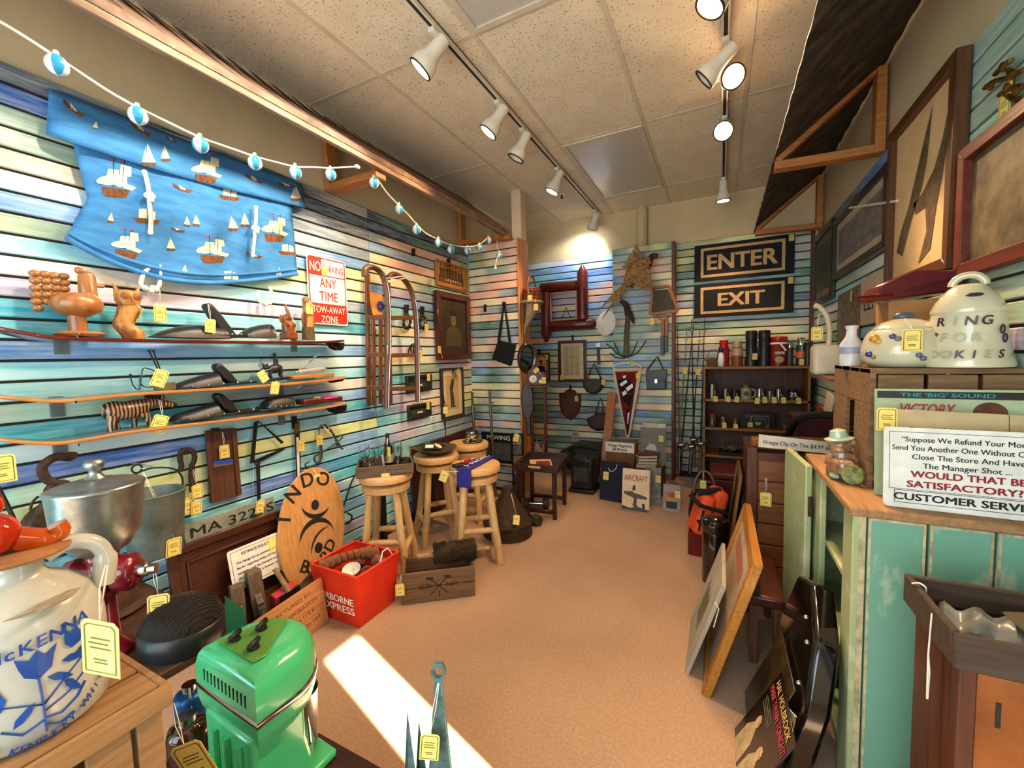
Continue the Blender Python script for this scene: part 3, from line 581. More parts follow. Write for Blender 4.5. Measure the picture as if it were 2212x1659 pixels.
for d, r in ((V((.0, -.020, .256)), .014), (V((.008, .0, .25)), .009), (V((.004, .012, .247)), .008)): obj('crest_bead', G().ball(nb+d, r, 12, 8), M_teak, pk)
for row in ([(212, 257), (275, 262), (330, 270), (390, 275)], [(215, 302), (278, 305), (340, 308), (393, 317)], [(217, 347), (285, 345), (343, 350), (393, 352)], [(220, 388), (285, 388), (345, 390)], [(222, 430), (290, 430)], [(232, 470)]):
    for x, y in row: obj('tail_bead', G().ball(P(x/2.836, 500+y/2.836, X=XL+.06), (.0165, .0168, .0135), 12, 8), M_teak, pk, ang=70)
ptag(pk, P(205, 640, X=XL+.125), (.1, .45, pi/2-.2), 1.05, nb+V((.026, .01, .165)))
# --- carved owl ---------------------------------------------------------------------------
M_carv = mt('carved_wood', '#c18a45', '#7d4a1d', rough=.5, sc_=16, st=(3, 3, 1), bump=.8, coat=.2)
b0 = on(280, 732); ow = thing('owl_carving', 'rough carved light wood owl standing on the red ski', 'carving', b0)
R_ = random.Random(3)
g = G(); spine(g, [(b0+V((0, dy, z)), rx, ry) for z, dy, rx, ry in ((0, .014, .03, .036), (.02, .012, .036, .042), (.04, .0, .034, .046), (.055, -.016, .03, .036), (.075, -.012, .028, .036), (.1, 0, .03, .037), (.125, .006, .032, .038), (.14, .006, .03, .034))], 18); obj('body', g, M_carv, ow, ang=60)
g = G(); spine(g, [(b0+V((.004, .003, z)), rx, ry) for z, rx, ry in ((.138, .03, .033), (.155, .036, .042), (.175, .036, .044), (.192, .03, .042), (.2, .018, .03))], 18); h = obj('head', g, M_carv, ow, ang=60)
for s in (-1, 1): obj('ear_tuft', G().cyl(b0+V((0, .004+s*.032, .19)), b0+V((0, .004+s*.042, .222)), .012, .002, 8), M_carv, ow)
for s in (-1, 1): obj('eye', G().lathe([(.016, -.004), (.016, .004), (.008, .007), (0, .008)], 14, b0+V((.034, .004+s*.019, .174)), (1, s*.25, 0)), mt('carve_dark', '#6b3a16', '#8a5526', rough=.5), h)
obj('beak', G().cyl(b0+V((.038, .004, .168)), b0+V((.046, .004, .15)), .006, .001, 6), M_carv, h)
ptag(ow, b0+V((.035, .038, .125)), (.3, -.1, pi-.25), .85, b0+V((.03, .02, .14)))
# --- rubber ski bindings ----------------------------------------------------------------------
def binding(label, base, toe, fin, plate, lab2=None, tg=None):
    b0 = on(*base); t = thing('ski_binding', label, 'ski binding', b0, 'black rubber ski bindings')
    fr = fl(XL+.09)
    if toe:
        p = pg(fr, toe); xs = [a for a, b in p]; bot = min(b for a, b in p); n = 14; rs_ = []
        top = sorted(p[:-2], key=lambda q: q[0])
        for i in range(n+1):
            u = lerp(min(xs), max(xs), i/n); z = bot+.004
            for j in range(len(top)-1):
                if top[j][0] <= u <= top[j+1][0]: z = lerp(top[j][1], top[j+1][1], (u-top[j][0])/max(1e-6, top[j+1][0]-top[j][0]))
            hh = max(.004, z-bot); w = .022+.03*min(1, hh/.04)
            rs_.append([V((XL+.09+w*cos(pi*k/10), u, bot+hh*sin(pi*k/10))) for k in range(11)])
        obj('toe_boot', G().rings(rs_), M_blk, t, ang=50)
    if fin: obj('heel_cup', pz(G(), fr, fin, 0, .055), M_blk, t, ang=50, bev=.014, seg=3)
    if plate:
        p = pg(fr, plate); g = G().prism(fr, p, -.05, .05); b = obj('plate', g, M_blk, t, bev=.002)
        g = G(); (a0, c0), (a1, c1) = p[0], p[1]
        for k in range(5): u = lerp(a0, a1, .1+.2*k); g.cyl((XL+.138, u, lerp(c0, c1, .1+.2*k)-.001), (XL+.138, u, lerp(c0, c1, .1+.2*k)+.006), .006, n=8)
        obj('plate_screw', g, M_steel, b)
    return t
Z2 = lambda L_: [(x/2.836, 500+y/2.836) for x, y in L_]
bd = binding('long black rubber binding with tall curved heel on the red ski', (430, 731), Z2([(920, 642), (1000, 604), (1100, 580), (1200, 572), (1290, 576), (1370, 590), (1400, 648), (930, 648)]), Z2([(1240, 455), (1262, 436), (1288, 448), (1350, 520), (1395, 580), (1440, 640), (1380, 645), (1320, 590), (1275, 510)]), Z2([(1180, 632), (1470, 634), (1470, 652), (1180, 650)]))
ptag(bd, P(455, 690, X=XL+.145), (0, .1, pi/2), .95, P(449, 657, X=XL+.13))
binding('short black rubber toe strap on the red ski behind the elephant', (556, 732), Z2([(1485, 615), (1520, 590), (1580, 575), (1630, 568), (1655, 570), (1650, 600), (1672, 648), (1500, 650)]), Z2([(1600, 578), (1655, 566), (1650, 600), (1675, 648), (1640, 648), (1625, 610)]), None)
binding('black rubber binding with pointed heel on the middle ski', (450, 835), Z2([(1065, 955), (1085, 930), (1200, 890), (1320, 862), (1340, 870), (1345, 930), (1340, 945), (1070, 962)]), Z2([(1303, 830), (1318, 806), (1345, 812), (1400, 862), (1448, 925), (1400, 935), (1350, 900), (1330, 868)]), Z2([(1100, 955), (1540, 915), (1540, 928), (1100, 968)]))
binding('black rubber binding with pointed heel on the lowest ski', (445, 905), Z2([(1045, 1155), (1075, 1120), (1200, 1080), (1310, 1046), (1335, 1055), (1340, 1110), (1330, 1130), (1060, 1160)]), Z2([(1305, 1010), (1322, 985), (1350, 995), (1410, 1045), (1448, 1095), (1400, 1110), (1350, 1080), (1330, 1050)]), Z2([(1080, 1150), (1560, 1085), (1560, 1100), (1080, 1165)]))
binding('plain black rubber heel cup on the lowest ski', (595, 885), Z2([(1610, 1072), (1615, 1045), (1640, 1020), (1700, 1004), (1755, 1000), (1768, 1010), (1765, 1070), (1620, 1082)]), None, Z2([(1600, 1076), (1770, 1066), (1770, 1078), (1600, 1088)]))
# --- elephant and bird carvings ---------------------------------------------------------------
M_rwd = wood('red_wood', '#8c4a22', '#64300f', 'z', 8, rough=.35, coat=.3, k=4)
b0 = on(623, 733); el = thing('elephant_carving', 'reddish wooden elephant rearing on a block on the red ski', 'carving', b0)
obj('block', G().box(b0+V((0, .004, .02)), (.075, .062, .04)), M_rwd, el, bev=.004)
g = G(); spine(g, [(b0+V((0, dy, z)), rx, ry) for z, dy, rx, ry in ((.04, .004, .03, .034), (.065, .004, .034, .036), (.09, 0, .03, .03), (.105, -.006, .02, .022))], 14); obj('body', g, M_rwd, el, ang=60)
hd = b0+V((.004, -.008, .118)); h = obj('head', G().ball(hd, (.02, .022, .024), 12, 8), M_rwd, el)
obj('trunk', G().tube(smooth([hd+V((.014, 0, 0)), hd+V((.018, 0, .03)), hd+V((.01, -.004, .055)), hd+V((.004, -.002, .075))], 4), [.011]*4+[.009]*4+[.006]*5, 8), M_rwd, h, ang=60)
for s in (-1, 1): obj('ear', G().ball(hd+V((-.004, s*.026, -.004)), (.006, .014, .024), 10, 8, (0, 0, s*.3)), M_rwd, h); obj('foreleg', G().cyl(b0+V((.02, s*.018, .09)), b0+V((.035, s*.02, .075)), .01, .009, 8), M_rwd, el); obj('hind_leg', G().cyl(b0+V((.02, s*.02, .04)), b0+V((.018, s*.022, .065)), .013, .015, 10), M_rwd, el)
ptag(el, b0+V((.03, .03, .09)), (.2, .1, pi-.3), .8, b0+V((.02, .01, .13)))
M_bark = mt('bark', '#6b5337', '#3f2d1a', rough=.9, sc_=60, st=(2, 2, 1), bump=1)
b0 = on(667, 734); bi = thing('bird_carving', 'tall wooden bird carved on a bark log end on the red ski', 'carving', b0)
obj('log', G().lathe([(.036, 0), (.035, .04), (.033, .075), (.0, .078)], 18, b0), M_bark, bi, ang=50)
g = G(); spine(g, [(b0+V((0, dy, z)), rx, ry) for z, dy, rx, ry in ((.074, 0, .028, .03), (.1, 0, .032, .036), (.14, -.002, .03, .034), (.17, -.006, .02, .022), (.2, -.01, .014, .015), (.215, -.01, .016, .017))], 16); obj('body', g, M_carv, bi, ang=60)
h = obj('head', G().ball(b0+V((.006, -.01, .232)), (.024, .021, .023), 14, 10), M_teak, bi); obj('bill', G().cyl(b0+V((.026, -.008, .224)), b0+V((.05, -.002, .19)), .010, .002, 8), M_teak, h)
for s in (-1, 1): obj('wing', G().ball(b0+V((.012, s*.026, .12)), (.016, .01, .045), 10, 8), M_rwd, bi)
ptag(bi, P(668, 655, X=XL+.13), ROTL, .95, b0+V((.034, 0, .165)))
# --- middle ski: clock coil, block, rider, glass model -------------------------------------------------
b0 = on(330, 846); cg = thing('clock_gong', 'wound steel clock gong coil on a small block on the middle ski', 'clock part', b0)
c = P(318, 820, X=XL+.08); pts = [c+V((0, cos(t)*(.012+.0055*t/1.2), sin(t)*(.012+.0055*t/1.2))) for t in [k*.3 for k in range(0, 96)] if t < 28 and (.012+.0055*t/1.2) < .05]
e = P(282, 812, X=XL+.08); pts = pts+[lerp(pts[-1], P(300, 842, X=XL+.08), .5), P(300, 842, X=XL+.08), P(287, 832, X=XL+.08), e]
obj('coil', G().tube(smooth(pts, 2), .0024, 6), mt('blue_steel', '#4c5a66', '#2f3a44', rough=.25, metal=.9), cg, ang=70); obj('weight', G().ball(e, (.006, .006, .009), 8, 6), M_iron, cg)
obj('block', G().box(P(356, 836, X=XL+.1), (.04, .072, .032), (.1, 0, .25)), mt('brass_block', '#8d8462', '#6d6546', rough=.45, metal=.6), cg, bev=.002)
g = G()
for x0, x1 in ((322, 349), (331, 352)): a, b = P(x0, 758, X=XL+.06), P(x1, 815, X=XL+.09); g.cyl(a, b, .003, n=6); g.cyl(a, lerp(a, b, -.02), .008, n=8)
obj('rod', g, M_iron, cg); ptag(cg, P(352, 800, X=XL+.14), (.1, .35, pi/2), 1.1, P(349, 806, X=XL+.1))
b0 = on(596, 822); cw = thing('rider_figurine', 'black cast cowboy riding a bull figurine on the middle ski', 'figurine', b0)
obj('base', G().box(b0+V((0, 0, .008)), (.06, .13, .016), (.04, 0, 0)), M_blk, cw, bev=.002)
g = G(); bc = b0+V((0, .0, .065)); g.ball(bc, (.02, .045, .025), 12, 8, (.15, 0, 0)); g.ball(bc+V((0, -.048, .008)), (.016, .022, .016), 10, 8, (-.4, 0, 0)); g.ball(bc+V((0, -.07, -.004)), (.01, .014, .01), 8, 6); obj('bull', g, M_blk, cw, ang=60)
for dy, s in ((-.03, 1), (-.022, -1), (.03, 1), (.036, -1)): obj('leg', G().tube([bc+V((s*.01, dy, -.012)), bc+V((s*.012, dy-.006, -.032)), bc+V((s*.012, dy+.002, -.052))], [.009, .006, .005], 8), M_blk, cw)
obj('horn', G().tube([bc+V((.02, -.055, .03)), bc+V((.014, -.055, .02)), bc+V((-.014, -.055, .02)), bc+V((-.02, -.055, .03))], .003, 6), M_blk, cw)
g = G(); g.tube([bc+V((0, .004, .02)), bc+V((0, .006, .045)), bc+V((0, .002, .062))], [.012, .013, .008], 8); g.ball(bc+V((0, 0, .072)), .009, 8, 6); obj('rider', g, M_blk, cw, ang=60)
obj('hat', G().lathe([(.021, 0), (.021, .003), (.009, .004), (.008, .012), (0, .014)], 14, bc+V((0, 0, .076))), M_blk, cw)
obj('lasso', G().tube(smooth([bc+V((.01, -.004, .05)), bc+V((.01, -.05, .06)), bc+V((.01, -.085, .05)), bc+V((.01, -.075, .02))], 5), .0014, 5), M_blk, cw)
ptag(cw, P(562, 803, X=XL+.14), (0, -.5, pi/2), .9, bc+V((.02, -.04, .0))); ptag(cw, P(596, 826, X=XL+.175), (.1, .15, pi/2), .95, P(596, 822, X=XL+.14))
b0 = on(680, 815); gm = thing('glass_rocket_model', 'clear glass rocket model with blue pen on a wooden plinth on the middle ski', 'model', b0)
fr = fl(XL+.09); obj('plinth', G().prism(fr, pg(fr, Z2([(1770, 885), (2025, 868), (2025, 888), (1770, 905)])), -.04, .04), M_sk2, gm, bev=.003)
a, b = P(645, 803, X=XL+.09), P(706, 796, X=XL+.09); M_gl = mt('clear_glass', '#eef4f2', '#f6f8f6', rough=.03, trans=.96, ior=1.45)
d = (b-a); obj('glass_body', G().lathe([(.004, 0), (.013, .01), (.013, .06*d.length/.07), (.009, .7*d.length), (.012, .75*d.length), (.012, .85*d.length), (.002, d.length)], 14, a, d), mt('silvered_glass', '#d6d9d6', '#bfc4c2', rough=.12, metal=.55), gm)
a, b = P(638, 806, X=XL+.1), P(703, 752, X=XL+.07); m_ = lerp(a, b, .6); g = G().cyl(a, m_, .003, n=8); obj('pen_stem', g, M_steel, gm); obj('pen', G().cyl(m_, b, .0065, .004, n=10), mt('pale_blue', '#6fb0d6', '#5a9cc4', rough=.3), gm)
# --- lowest ski: zebra and red case -----------------------------------------------------------------------
M_zeb = mt('zebra_wood', '#5d4330', '#1d130c', rough=.35, coat=.3)
def zebra_mat():
    nt = M_zeb.node_tree; N = nt.nodes; L = nt.links; b = N['Principled BSDF']; tc = [n for n in N if n.type == 'TEX_COORD'][0]
    w = N.new('ShaderNodeTexWave'); w.wave_type = 'BANDS'; w.bands_direction = 'Y'; w.inputs['Scale'].default_value = 24; w.inputs['Distortion'].default_value = 2.5; w.inputs['Detail'].default_value = 1
    r = N.new('ShaderNodeValToRGB'); r.color_ramp.elements[0].position = .42; r.color_ramp.elements[1].position = .52; r.color_ramp.elements[0].color = (*lin('#21160f'), 1); r.color_ramp.elements[1].color = (*lin('#a5825f'), 1)
    L.new(tc.outputs['Object'], w.inputs['Vector']); L.new(w.outputs['Fac'], r.inputs[0]); L.new(r.outputs[0], b.inputs['Base Color'])
zebra_mat()
b0 = on(290, 927); zb = thing('zebra_carving', 'striped wooden zebra walking along the lowest ski', 'carving', b0)
fr = fl(XL+.09); c = P(278, 885, X=XL+.09)
obj('body', G().rings([[c+V((r*cos(2*pi*j/14)*.8, y, r2*sin(2*pi*j/14)+dz)) for j in range(14)] for y, r, r2, dz in ((-.085, .012, .014, .004), (-.075, .03, .034, 0), (-.05, .038, .042, 0), (-.01, .038, .038, -.002), (.03, .036, .038, .002), (.055, .028, .034, .006), (.07, .02, .025, .014))]), M_zeb, zb, ang=60)
obj('neck', G().tube([c+V((0, .05, .01)), c+V((0, .085, .022)), c+V((0, .11, .022))], [.026, .021, .017], 12), M_zeb, zb, ang=60)
h = obj('head', G().tube([c+V((0, .1, .022)), c+V((0, .135, .01)), c+V((0, .158, .002))], [.018, .014, .012], 12), M_zeb, zb, ang=60); obj('muzzle', G().ball(c+V((0, .16, .001)), .0125, 10, 8), mt('carve_black', '#1a120c', rough=.4), h)
obj('mane', G().box(c+V((0, .09, .046)), (.012, .07, .014), (-.1, 0, 0)), mt('carve_black', '#1a120c', rough=.4), zb, bev=.003)
for s in (-1, 1): obj('ear', G().ball(c+V((s*.01, .118, .042)), (.004, .006, .01), 8, 6), M_zeb, h)
for y, s, k in ((-.06, 1, -.012), (-.045, -1, .014), (.045, 1, .018), (.03, -1, -.01)):
    zb_ = b0.z+.002-c.z; obj('leg', G().tube([c+V((s*.018, y, -.018)), c+V((s*.02, y+k*.6, (zb_-.018)*.55)), c+V((s*.02, y+k, zb_))], [.017, .010, .009], 10), M_zeb, zb, ang=60)
ptag(zb, P(351, 898, X=XL+.15), (.1, .35, pi/2), 1.15, c+V((.02, .1, .03)))
fr = fl(XL+.09); rc = thing('leather_case', 'flat red leather case with pink lining at the tail of the lowest ski', 'case', on(690, 873))
obj('case', G().prism(fr, pg(fr, Z2([(1830, 1030), (2070, 1008), (2070, 1038), (1835, 1062)])), -.035, .045), mt('oxblood', '#5e1f17', '#451410', rough=.4), rc, bev=.006, seg=2)
obj('lining', G().prism(fr, pg(fr, Z2([(1960, 1016), (2035, 1008), (2035, 1018), (1960, 1026)])), -.03, .05), mt('pink_felt', '#d8338a', rough=.9), rc)
ptag(rc, P(688, 858, X=XL+.14), (.9, .3, pi/2), .9, P(690, 856, X=XL+.12))
# --- below the skis ---------------------------------------------------------------------------------------------
fr = FL
sc1 = thing('slaw_cutter', 'dark wooden slaw cutter board with blue blade hanging below the skis', 'kitchen tool', P(480, 1085, X=XL+.02))
M_dkw = wood('dark_plank', '#5c3722', '#3e2213', 'z', 5, rough=.6)
obj('board', pz(G(), fr, [(443, 931), (509, 924), (521, 1068), (456, 1087)], .018, .016), M_dkw, sc1, bev=.002)
for q in ([(443, 931), (452, 930), (465, 1085), (456, 1087)], [(500, 925), (509, 924), (521, 1068), (512, 1071)]): obj('rail', pz(G(), fr, q, .03, .012), M_dkw, sc1, bev=.002)
obj('blade', pz(G(), fr, [(460, 1000), (503, 992), (503, 1003), (461, 1010)], .03, .003), mt('blade_steel', '#a9a49a', rough=.35, metal=.8), sc1); obj('blue_paint', pz(G(), fr, [(461, 996), (502, 991), (503, 999), (462, 1003)], .0325, .002), mt('blue_tape', '#1f4fc0', rough=.6), sc1)
obj('hook', pz(G(), fr, [(458, 925), (472, 924), (472, 931), (458, 932)], .03, .02), M_iron, sc1)
ptag(sc1, P(484, 962, X=XL+.04), ROTL, 1.0, P(480, 934, X=XL+.035))
hs = thing('hitch_hook', 'rusty iron horseshoe shaped hook with stacked tags on the lower slats', 'tool', P(410, 1040, X=XL+.03))
M_rst = mt('rusty_iron', '#4a3728', '#2c2019', rough=.75, metal=.4, sc_=40, bump=.5)
w = smooth([P(x, y, X=XL+.035) for x, y in ((386, 1018), (392, 1008), (389, 992), (391, 978), (402, 972), (414, 974), (420, 984), (419, 996), (414, 1008), (413, 1030), (415, 1050))], 4); obj('hook', G().tube(w, .012, 8), M_rst, hs, ang=60)
obj('shank', G().tube([P(414, 1010, X=XL+.03), P(416, 1062, X=XL+.03)], [.012, .014], 8), M_rst, hs); obj('hanger', pz(G(), fr, [(393, 968), (405, 967), (405, 974), (393, 975)], .012, .02), M_iron, hs)
ptag(hs, P(425, 1048, X=XL+.05), ROTL, .95, P(415, 1012, X=XL+.045)); ptag(hs, P(424, 1083, X=XL+.048), (.02, .03, pi/2), .95, P(419, 1052, X=XL+.045)); ptag(hs, P(404, 1078, X=XL+.04), (0, -.05, pi/2), 1.1)
br = thing('forged_bracket', 'pair of hinged flat iron straps dangling below the middle of the skis', 'hardware', P(570, 1070, X=XL+.03))
for q in ([(549, 912), (557, 910), (549, 998), (540, 1002)], [(556, 908), (562, 912), (613, 955), (608, 959)], [(545, 996), (612, 967), (615, 971), (550, 1004)], [(553, 1000), (561, 998), (563, 1080), (556, 1082)]): obj('strap', pz(G(), fr, q, .03, .006), M_iron, br, bev=.001)
for x, y in ((557, 912), (553, 1001)): obj('pivot', G().cyl(P(x, y, X=XL+.02), P(x, y, X=XL+.045), .009, n=10), M_iron, br)
obj('twine', G().tube([P(548, 1003, X=XL+.03), P(546, 1050, X=XL+.03), P(548, 1068, X=XL+.03)], .001, 4), M_str, br); ptag(br, P(564, 1082, X=XL+.05), (0, .2, pi/2), 1.0, P(560, 1078, X=XL+.035))
th = thing('long_thermometer', 'long slim black rod thermometer with tag hanging on the slats', 'thermometer', P(642, 1040, X=XL+.02))
obj('hook', pz(G(), fr, [(630, 898), (640, 897), (640, 925), (632, 927)], .012, .014), M_iron, th); obj('rod', pz(G(), fr, [(636, 912), (646, 911), (650, 1038), (641, 1040)], .03, .01), M_iron, th, bev=.002); obj('scale', pz(G(), fr, [(640, 945), (645, 944), (648, 1030), (643, 1031)], .037, .002), mt('scale_white', '#ded8c4', rough=.5), th); obj('brass_top', pz(G(), fr, [(637, 915), (646, 914), (646, 935), (638, 936)], .037, .004), mt('old_brass', '#8f7a3c', rough=.4, metal=.8), th)
ptag(th, P(650, 952, X=XL+.045), ROTL, .95, P(644, 950, X=XL+.036))
ih = thing('iron_scroll_hook', 'bundle of scrolled iron shelf hooks with tag near the thermometer', 'hardware', P(700, 1010, X=XL+.03))
for pts in ([(690, 922), (690, 940), (692, 985), (688, 1000), (680, 996), (680, 985), (690, 980), (735, 950), (738, 940), (728, 945)], [(703, 916), (712, 925), (735, 965), (741, 970)], [(697, 918), (690, 930), (695, 990), (672, 1008), (662, 1012), (660, 1002), (668, 998)], [(700, 918), (722, 940), (728, 962), (735, 958)]):
    obj('scroll', G().tube(smooth([P(x, y, X=XL+.03+.01*random.random()) for x, y in pts], 4), .0055, 6), mt('grey_iron', '#4d524c', '#33362f', rough=.5, metal=.6), ih, ang=70)
obj('twine_wrap', G().tube(smooth([P(x, y, X=XL+.042) for x, y in ((688, 914), (702, 914), (712, 926), (705, 930), (700, 920), (714, 938))], 3), .002, 4), M_str, ih); ptag(ih, P(690, 940, X=XL+.048), ROTL, .95, P(692, 925, X=XL+.04))
# bucket hanging from the wall
b0 = V((XL+.16, 1.02, .47)); c = P(335, 1130, X=XL+.16); bk = thing('metal_bucket', 'dented galvanised bucket with wire bail hanging by the grain mill', 'bucket', c)
M_galv = mt('galvanised', '#76807a', '#535b50', rough=.55, metal=.45, sc_=14, bump=.5, lo=.3, hi=.7)
bc = V((c.x, c.y, 0)); z1 = P(335, 1062, X=XL+.16).z; z0 = P(335, 1196, X=XL+.16).z
obj('pail', G().lathe([(0, z0), (.088, z0), (.091, z0+.012), (.108, z1-.006), (.113, z1), (.108, z1+.003), (.103, z1-.008), (.086, z0+.015), (0, z0+.012)], 30, bc, caps=False), M_galv, bk, ang=50)
g = G(); zt = z1+.10
g.tube(smooth([bc+V((0, -.11, z1-.01)), bc+V((.0, -.108, z1+.04)), bc+V((0, -.08, zt-.02)), bc+V((0, -.02, zt)), bc+V((0, .02, zt)), bc+V((0, .08, zt-.02)), bc+V((0, .108, z1+.04)), bc+V((0, .11, z1-.01))], 4), .004, 6); g.tube([bc+V((0, -.045+.017*cos(t), zt+.012+.017*sin(t))) for t in [k*.5 for k in range(13)]], .004, 6); obj('bail', g, M_iron, bk, ang=70)
obj('wall_hook', G().bx(XL, XL+.17, c.y-.004, c.y+.004, zt+.005, zt+.012), M_acr, bk); ptag(bk, bc+V((.1, .02, z1-.19)), (.1, .05, pi/2), 1.15, bc+V((0, -.03, zt)))
# --- sled --------------------------------------------------------------------------------------------------------
M_sled = wood('sled_wood', '#6f4526', '#4a2a14', 'z', 4, rough=.45, coat=.2)
sd = thing('snow_sled', 'old wooden snow sled with curved runners hung upright on the wall', 'sled', P(840, 890, X=XL+.05))
def runner(pts, Xo): return smooth([P(x, y, X=Xo) for x, y in pts], 6)
RA = [(787, 597), (790, 580), (806, 578), (823, 590), (834, 620), (838, 660), (839, 740), (836, 830), (835, 883)]; RB = [(838, 600), (850, 592), (868, 600), (885, 622), (894, 652), (899, 700), (901, 780), (902, 868)]
for R1, xo in ((RA, XL+.27), (RB, XL+.22)):
    rr = obj('runner', G().tube(runner(R1, xo), .019, 8), M_sled, sd, ang=60); obj('runner_iron', G().tube([p+V((.02, 0, 0)) for p in runner(R1, xo)[10:]], .006, 6), M_steel, rr, ang=70)
for xs in ((793, 800, 845, 858), (812, 818, 850, 852), (805, 808, 850, 852)): pass
def pbar(x0, y0, x1, y1, X0, X1, w, t): return G().bar(P(x0, y0, X=X0), P(x1, y1, X=X1), w, t, (1, 0, 0))
for (x0, y0, x1, y1) in ((793, 590, 797, 877), (838, 610, 843, 872)): obj('side_rail', pbar(x0, y0, x1, y1, XL+.05, XL+.05, .035, .02), M_sled, sd, bev=.003)
for (x0, y0, x1, y1) in ((806, 690, 808, 874), (822, 690, 822, 872), (834, 690, 836, 870)): obj('deck_slat', pbar(x0, y0, x1, y1, XL+.06, XL+.06, .032, .014), M_sled, sd, bev=.003)
for y, xr in ((685, 1), (766, 1), (838, 1)):
    a, b = P(792, y, X=XL+.09), P(838, y, X=XL+.26); obj('cross_bar', G().bar(a, b, .022, .03), M_sled, sd, bev=.003)
    a, b = P(839, y+2, X=XL+.26), P(899, y+1, X=XL+.21); obj('cross_bar', G().bar(a, b, .022, .03), M_sled, sd, bev=.003)
g = G(); g.tube([P(830, 602, X=XL+.28), P(876, 596, X=XL+.24)], .004, 6); g.tube([P(838, 610, X=XL+.28), P(878, 600, X=XL+.24)], .004, 6); obj('rope', g, M_rope, sd); ptag(sd, P(841, 746, X=XL+.28), ROTL, .9, P(840, 735, X=XL+.28), False)
# poster board behind the sled
pb = thing('ribbon_poster', 'tan card with blue ribbon emblem behind the sled', 'poster', P(810, 685, X=XL+.03)); obj('card', pz(G(), FL, [(795, 628), (826, 637), (826, 685), (806, 685)], .02, .004), mt('tan_card', '#e0a052', '#d0893f', rough=.8), pb); c = P(821, 661, X=XL+.025)
obj('rosette', G().lathe([(.012, 0), (.032, .002), (.036, .006), (.03, .009), (.013, .007)], 16, c, (1, 0, 0), caps=False), mt('ribbon_blue', '#33308f', rough=.6), pb)
# scrolled iron wall hooks
def filigree(name, label, px, py, h, w):
    t = thing(name, label, 'wall ornament', P(px, py+h/2, X=XL+.02), 'black iron wall ornaments'); q = lambda x, y: P(px+x, py+y, X=XL+.03)
    obj('hanger', pz(G(), FL, [(px-w*.25, py-h*.5), (px+w*.15, py-h*.5), (px+w*.1, py-h*.15), (px-w*.2, py-h*.15)], .02, .012), M_iron, t, bev=.002)
    g = G()
    for k in range(9):
        a = 2*pi*k/9; g.ball(q(cos(a)*w*.33, h*.16+sin(a)*h*.26), (.006, .016, .02), 8, 6, (a, 0, 0))
    obj('leaf_ring', g, M_iron, t, ang=60); obj('ring', G().tube([q(cos(2*pi*k/16)*w*.27, h*.16+sin(2*pi*k/16)*h*.22) for k in range(16)], .007, 6, True), M_iron, t, ang=70)
    return t
filigree('iron_ornament', 'black iron leaf ornament seen through the sled, first of two', 879, 686, 56, 24)
t = filigree('iron_ornament', 'black iron leaf ornament with tag between the sled and soldier portrait', 913, 688, 52, 22); ptag(t, P(921, 700, X=XL+.05), ROTL, 1.0, P(918, 690, X=XL+.045))
t = thing('iron_trivet', 'black iron looped trivet hanging below the leaf ornaments', 'trivet', P(896, 775, X=XL+.02)); q = lambda x, y: P(x, y, X=XL+.03)
for cx, s in ((888, -1), (905, 1)): obj('loop', G().tube(smooth([q(896, 768), q(cx+s*4, 770), q(cx+s*5, 757), q(cx, 745), q(cx-s*5, 748), q(cx-s*5, 758), q(896, 768)], 4), .006, 6), M_iron, t, ang=70)
obj('loop', G().tube([q(896+9*cos(a), 754+12*sin(a)) for a in [k*pi/8 for k in range(17)]], .006, 6), M_iron, t, ang=70); ptag(t, P(909, 757, X=XL+.05), ROTL, .95, P(907, 748, X=XL+.04))
# --- framed pictures on the left wall --------------------------------------------------------------------------------
M_mah = wood('mahogany', '#57261a', '#3a150e', 'z', 6, rough=.35, coat=.4); M_ebn = mt('ebony_frame', '#1e1712', '#2b211a', rough=.4, coat=.2); M_glz = mt('picture_glass', '#ffffff', rough=.02, trans=1, ior=1.1, alpha=.12)
def picture(label, fr, u0, u1, v0, v1, fw, depth, m_fr, m_mat, mat_w, m_pic, off=.0, name='framed_picture', group=None, cat='picture'):
    o, u, v, n = fr; t = thing(name, label, cat, o+u*((u0+u1)/2)+v*v0+n*off, group)
    obj('frame', G().frame(fr, u0, u1, v0, v1, fw, off, off+depth), m_fr, t, bev=.003)
    obj('backing', G().prism(fr, [(u0+fw*.5, v0+fw*.5), (u1-fw*.5, v0+fw*.5), (u1-fw*.5, v1-fw*.5), (u0+fw*.5, v1-fw*.5)], off+.002, off+depth*.45), m_mat, t, ang=0)
    if m_pic: a = fw+mat_w; obj('print', G().prism(fr, [(u0+a, v0+a), (u1-a, v0+a), (u1-a, v1-a), (u0+a, v1-a)], off+depth*.45, off+depth*.45+.001), m_pic, t, ang=0)
    return t
def ell(cx, cy, rx, ry, n=24): return [(cx+rx*cos(2*pi*k/n), cy+ry*sin(2*pi*k/n)) for k in range(n)]
M_sep = mt('sepia_print', '#c08a45', '#a87536', rough=.8, sc_=20); M_sepd = mt('sepia_dark', '#4a2f14', '#6a4520', rough=.8, sc_=50); M_sepl = mt('sepia_light', '#d9b377', '#caa264', rough=.8)
t = picture('small wooden frame with sepia team photograph above the soldier portrait', FL, 3.065, 3.575, 2.005, 2.235, .018, .022, wood('gilt_wood', '#b5762c', '#8a551b', 'y'), M_sep, .0, None, .004)
g = G(); R_ = random.Random(5)
for k in range(8):
    u = 3.14+.048*k; h = .12+.02*R_.random(); g.flat(FL, [(u-.018, 2.075), (u+.018, 2.075), (u+.02, 2.075+h*.75), (u-.02, 2.075+h*.75)], .0165); g.flat(FL, ell(u, 2.075+h*.92, .011, .015, 10), .0165)
for k in range(9): u = 3.12+.046*k; g.flat(FL, [(u-.02, 2.045), (u+.02, 2.045), (u+.014, 2.11), (u-.014, 2.11)], .0168)
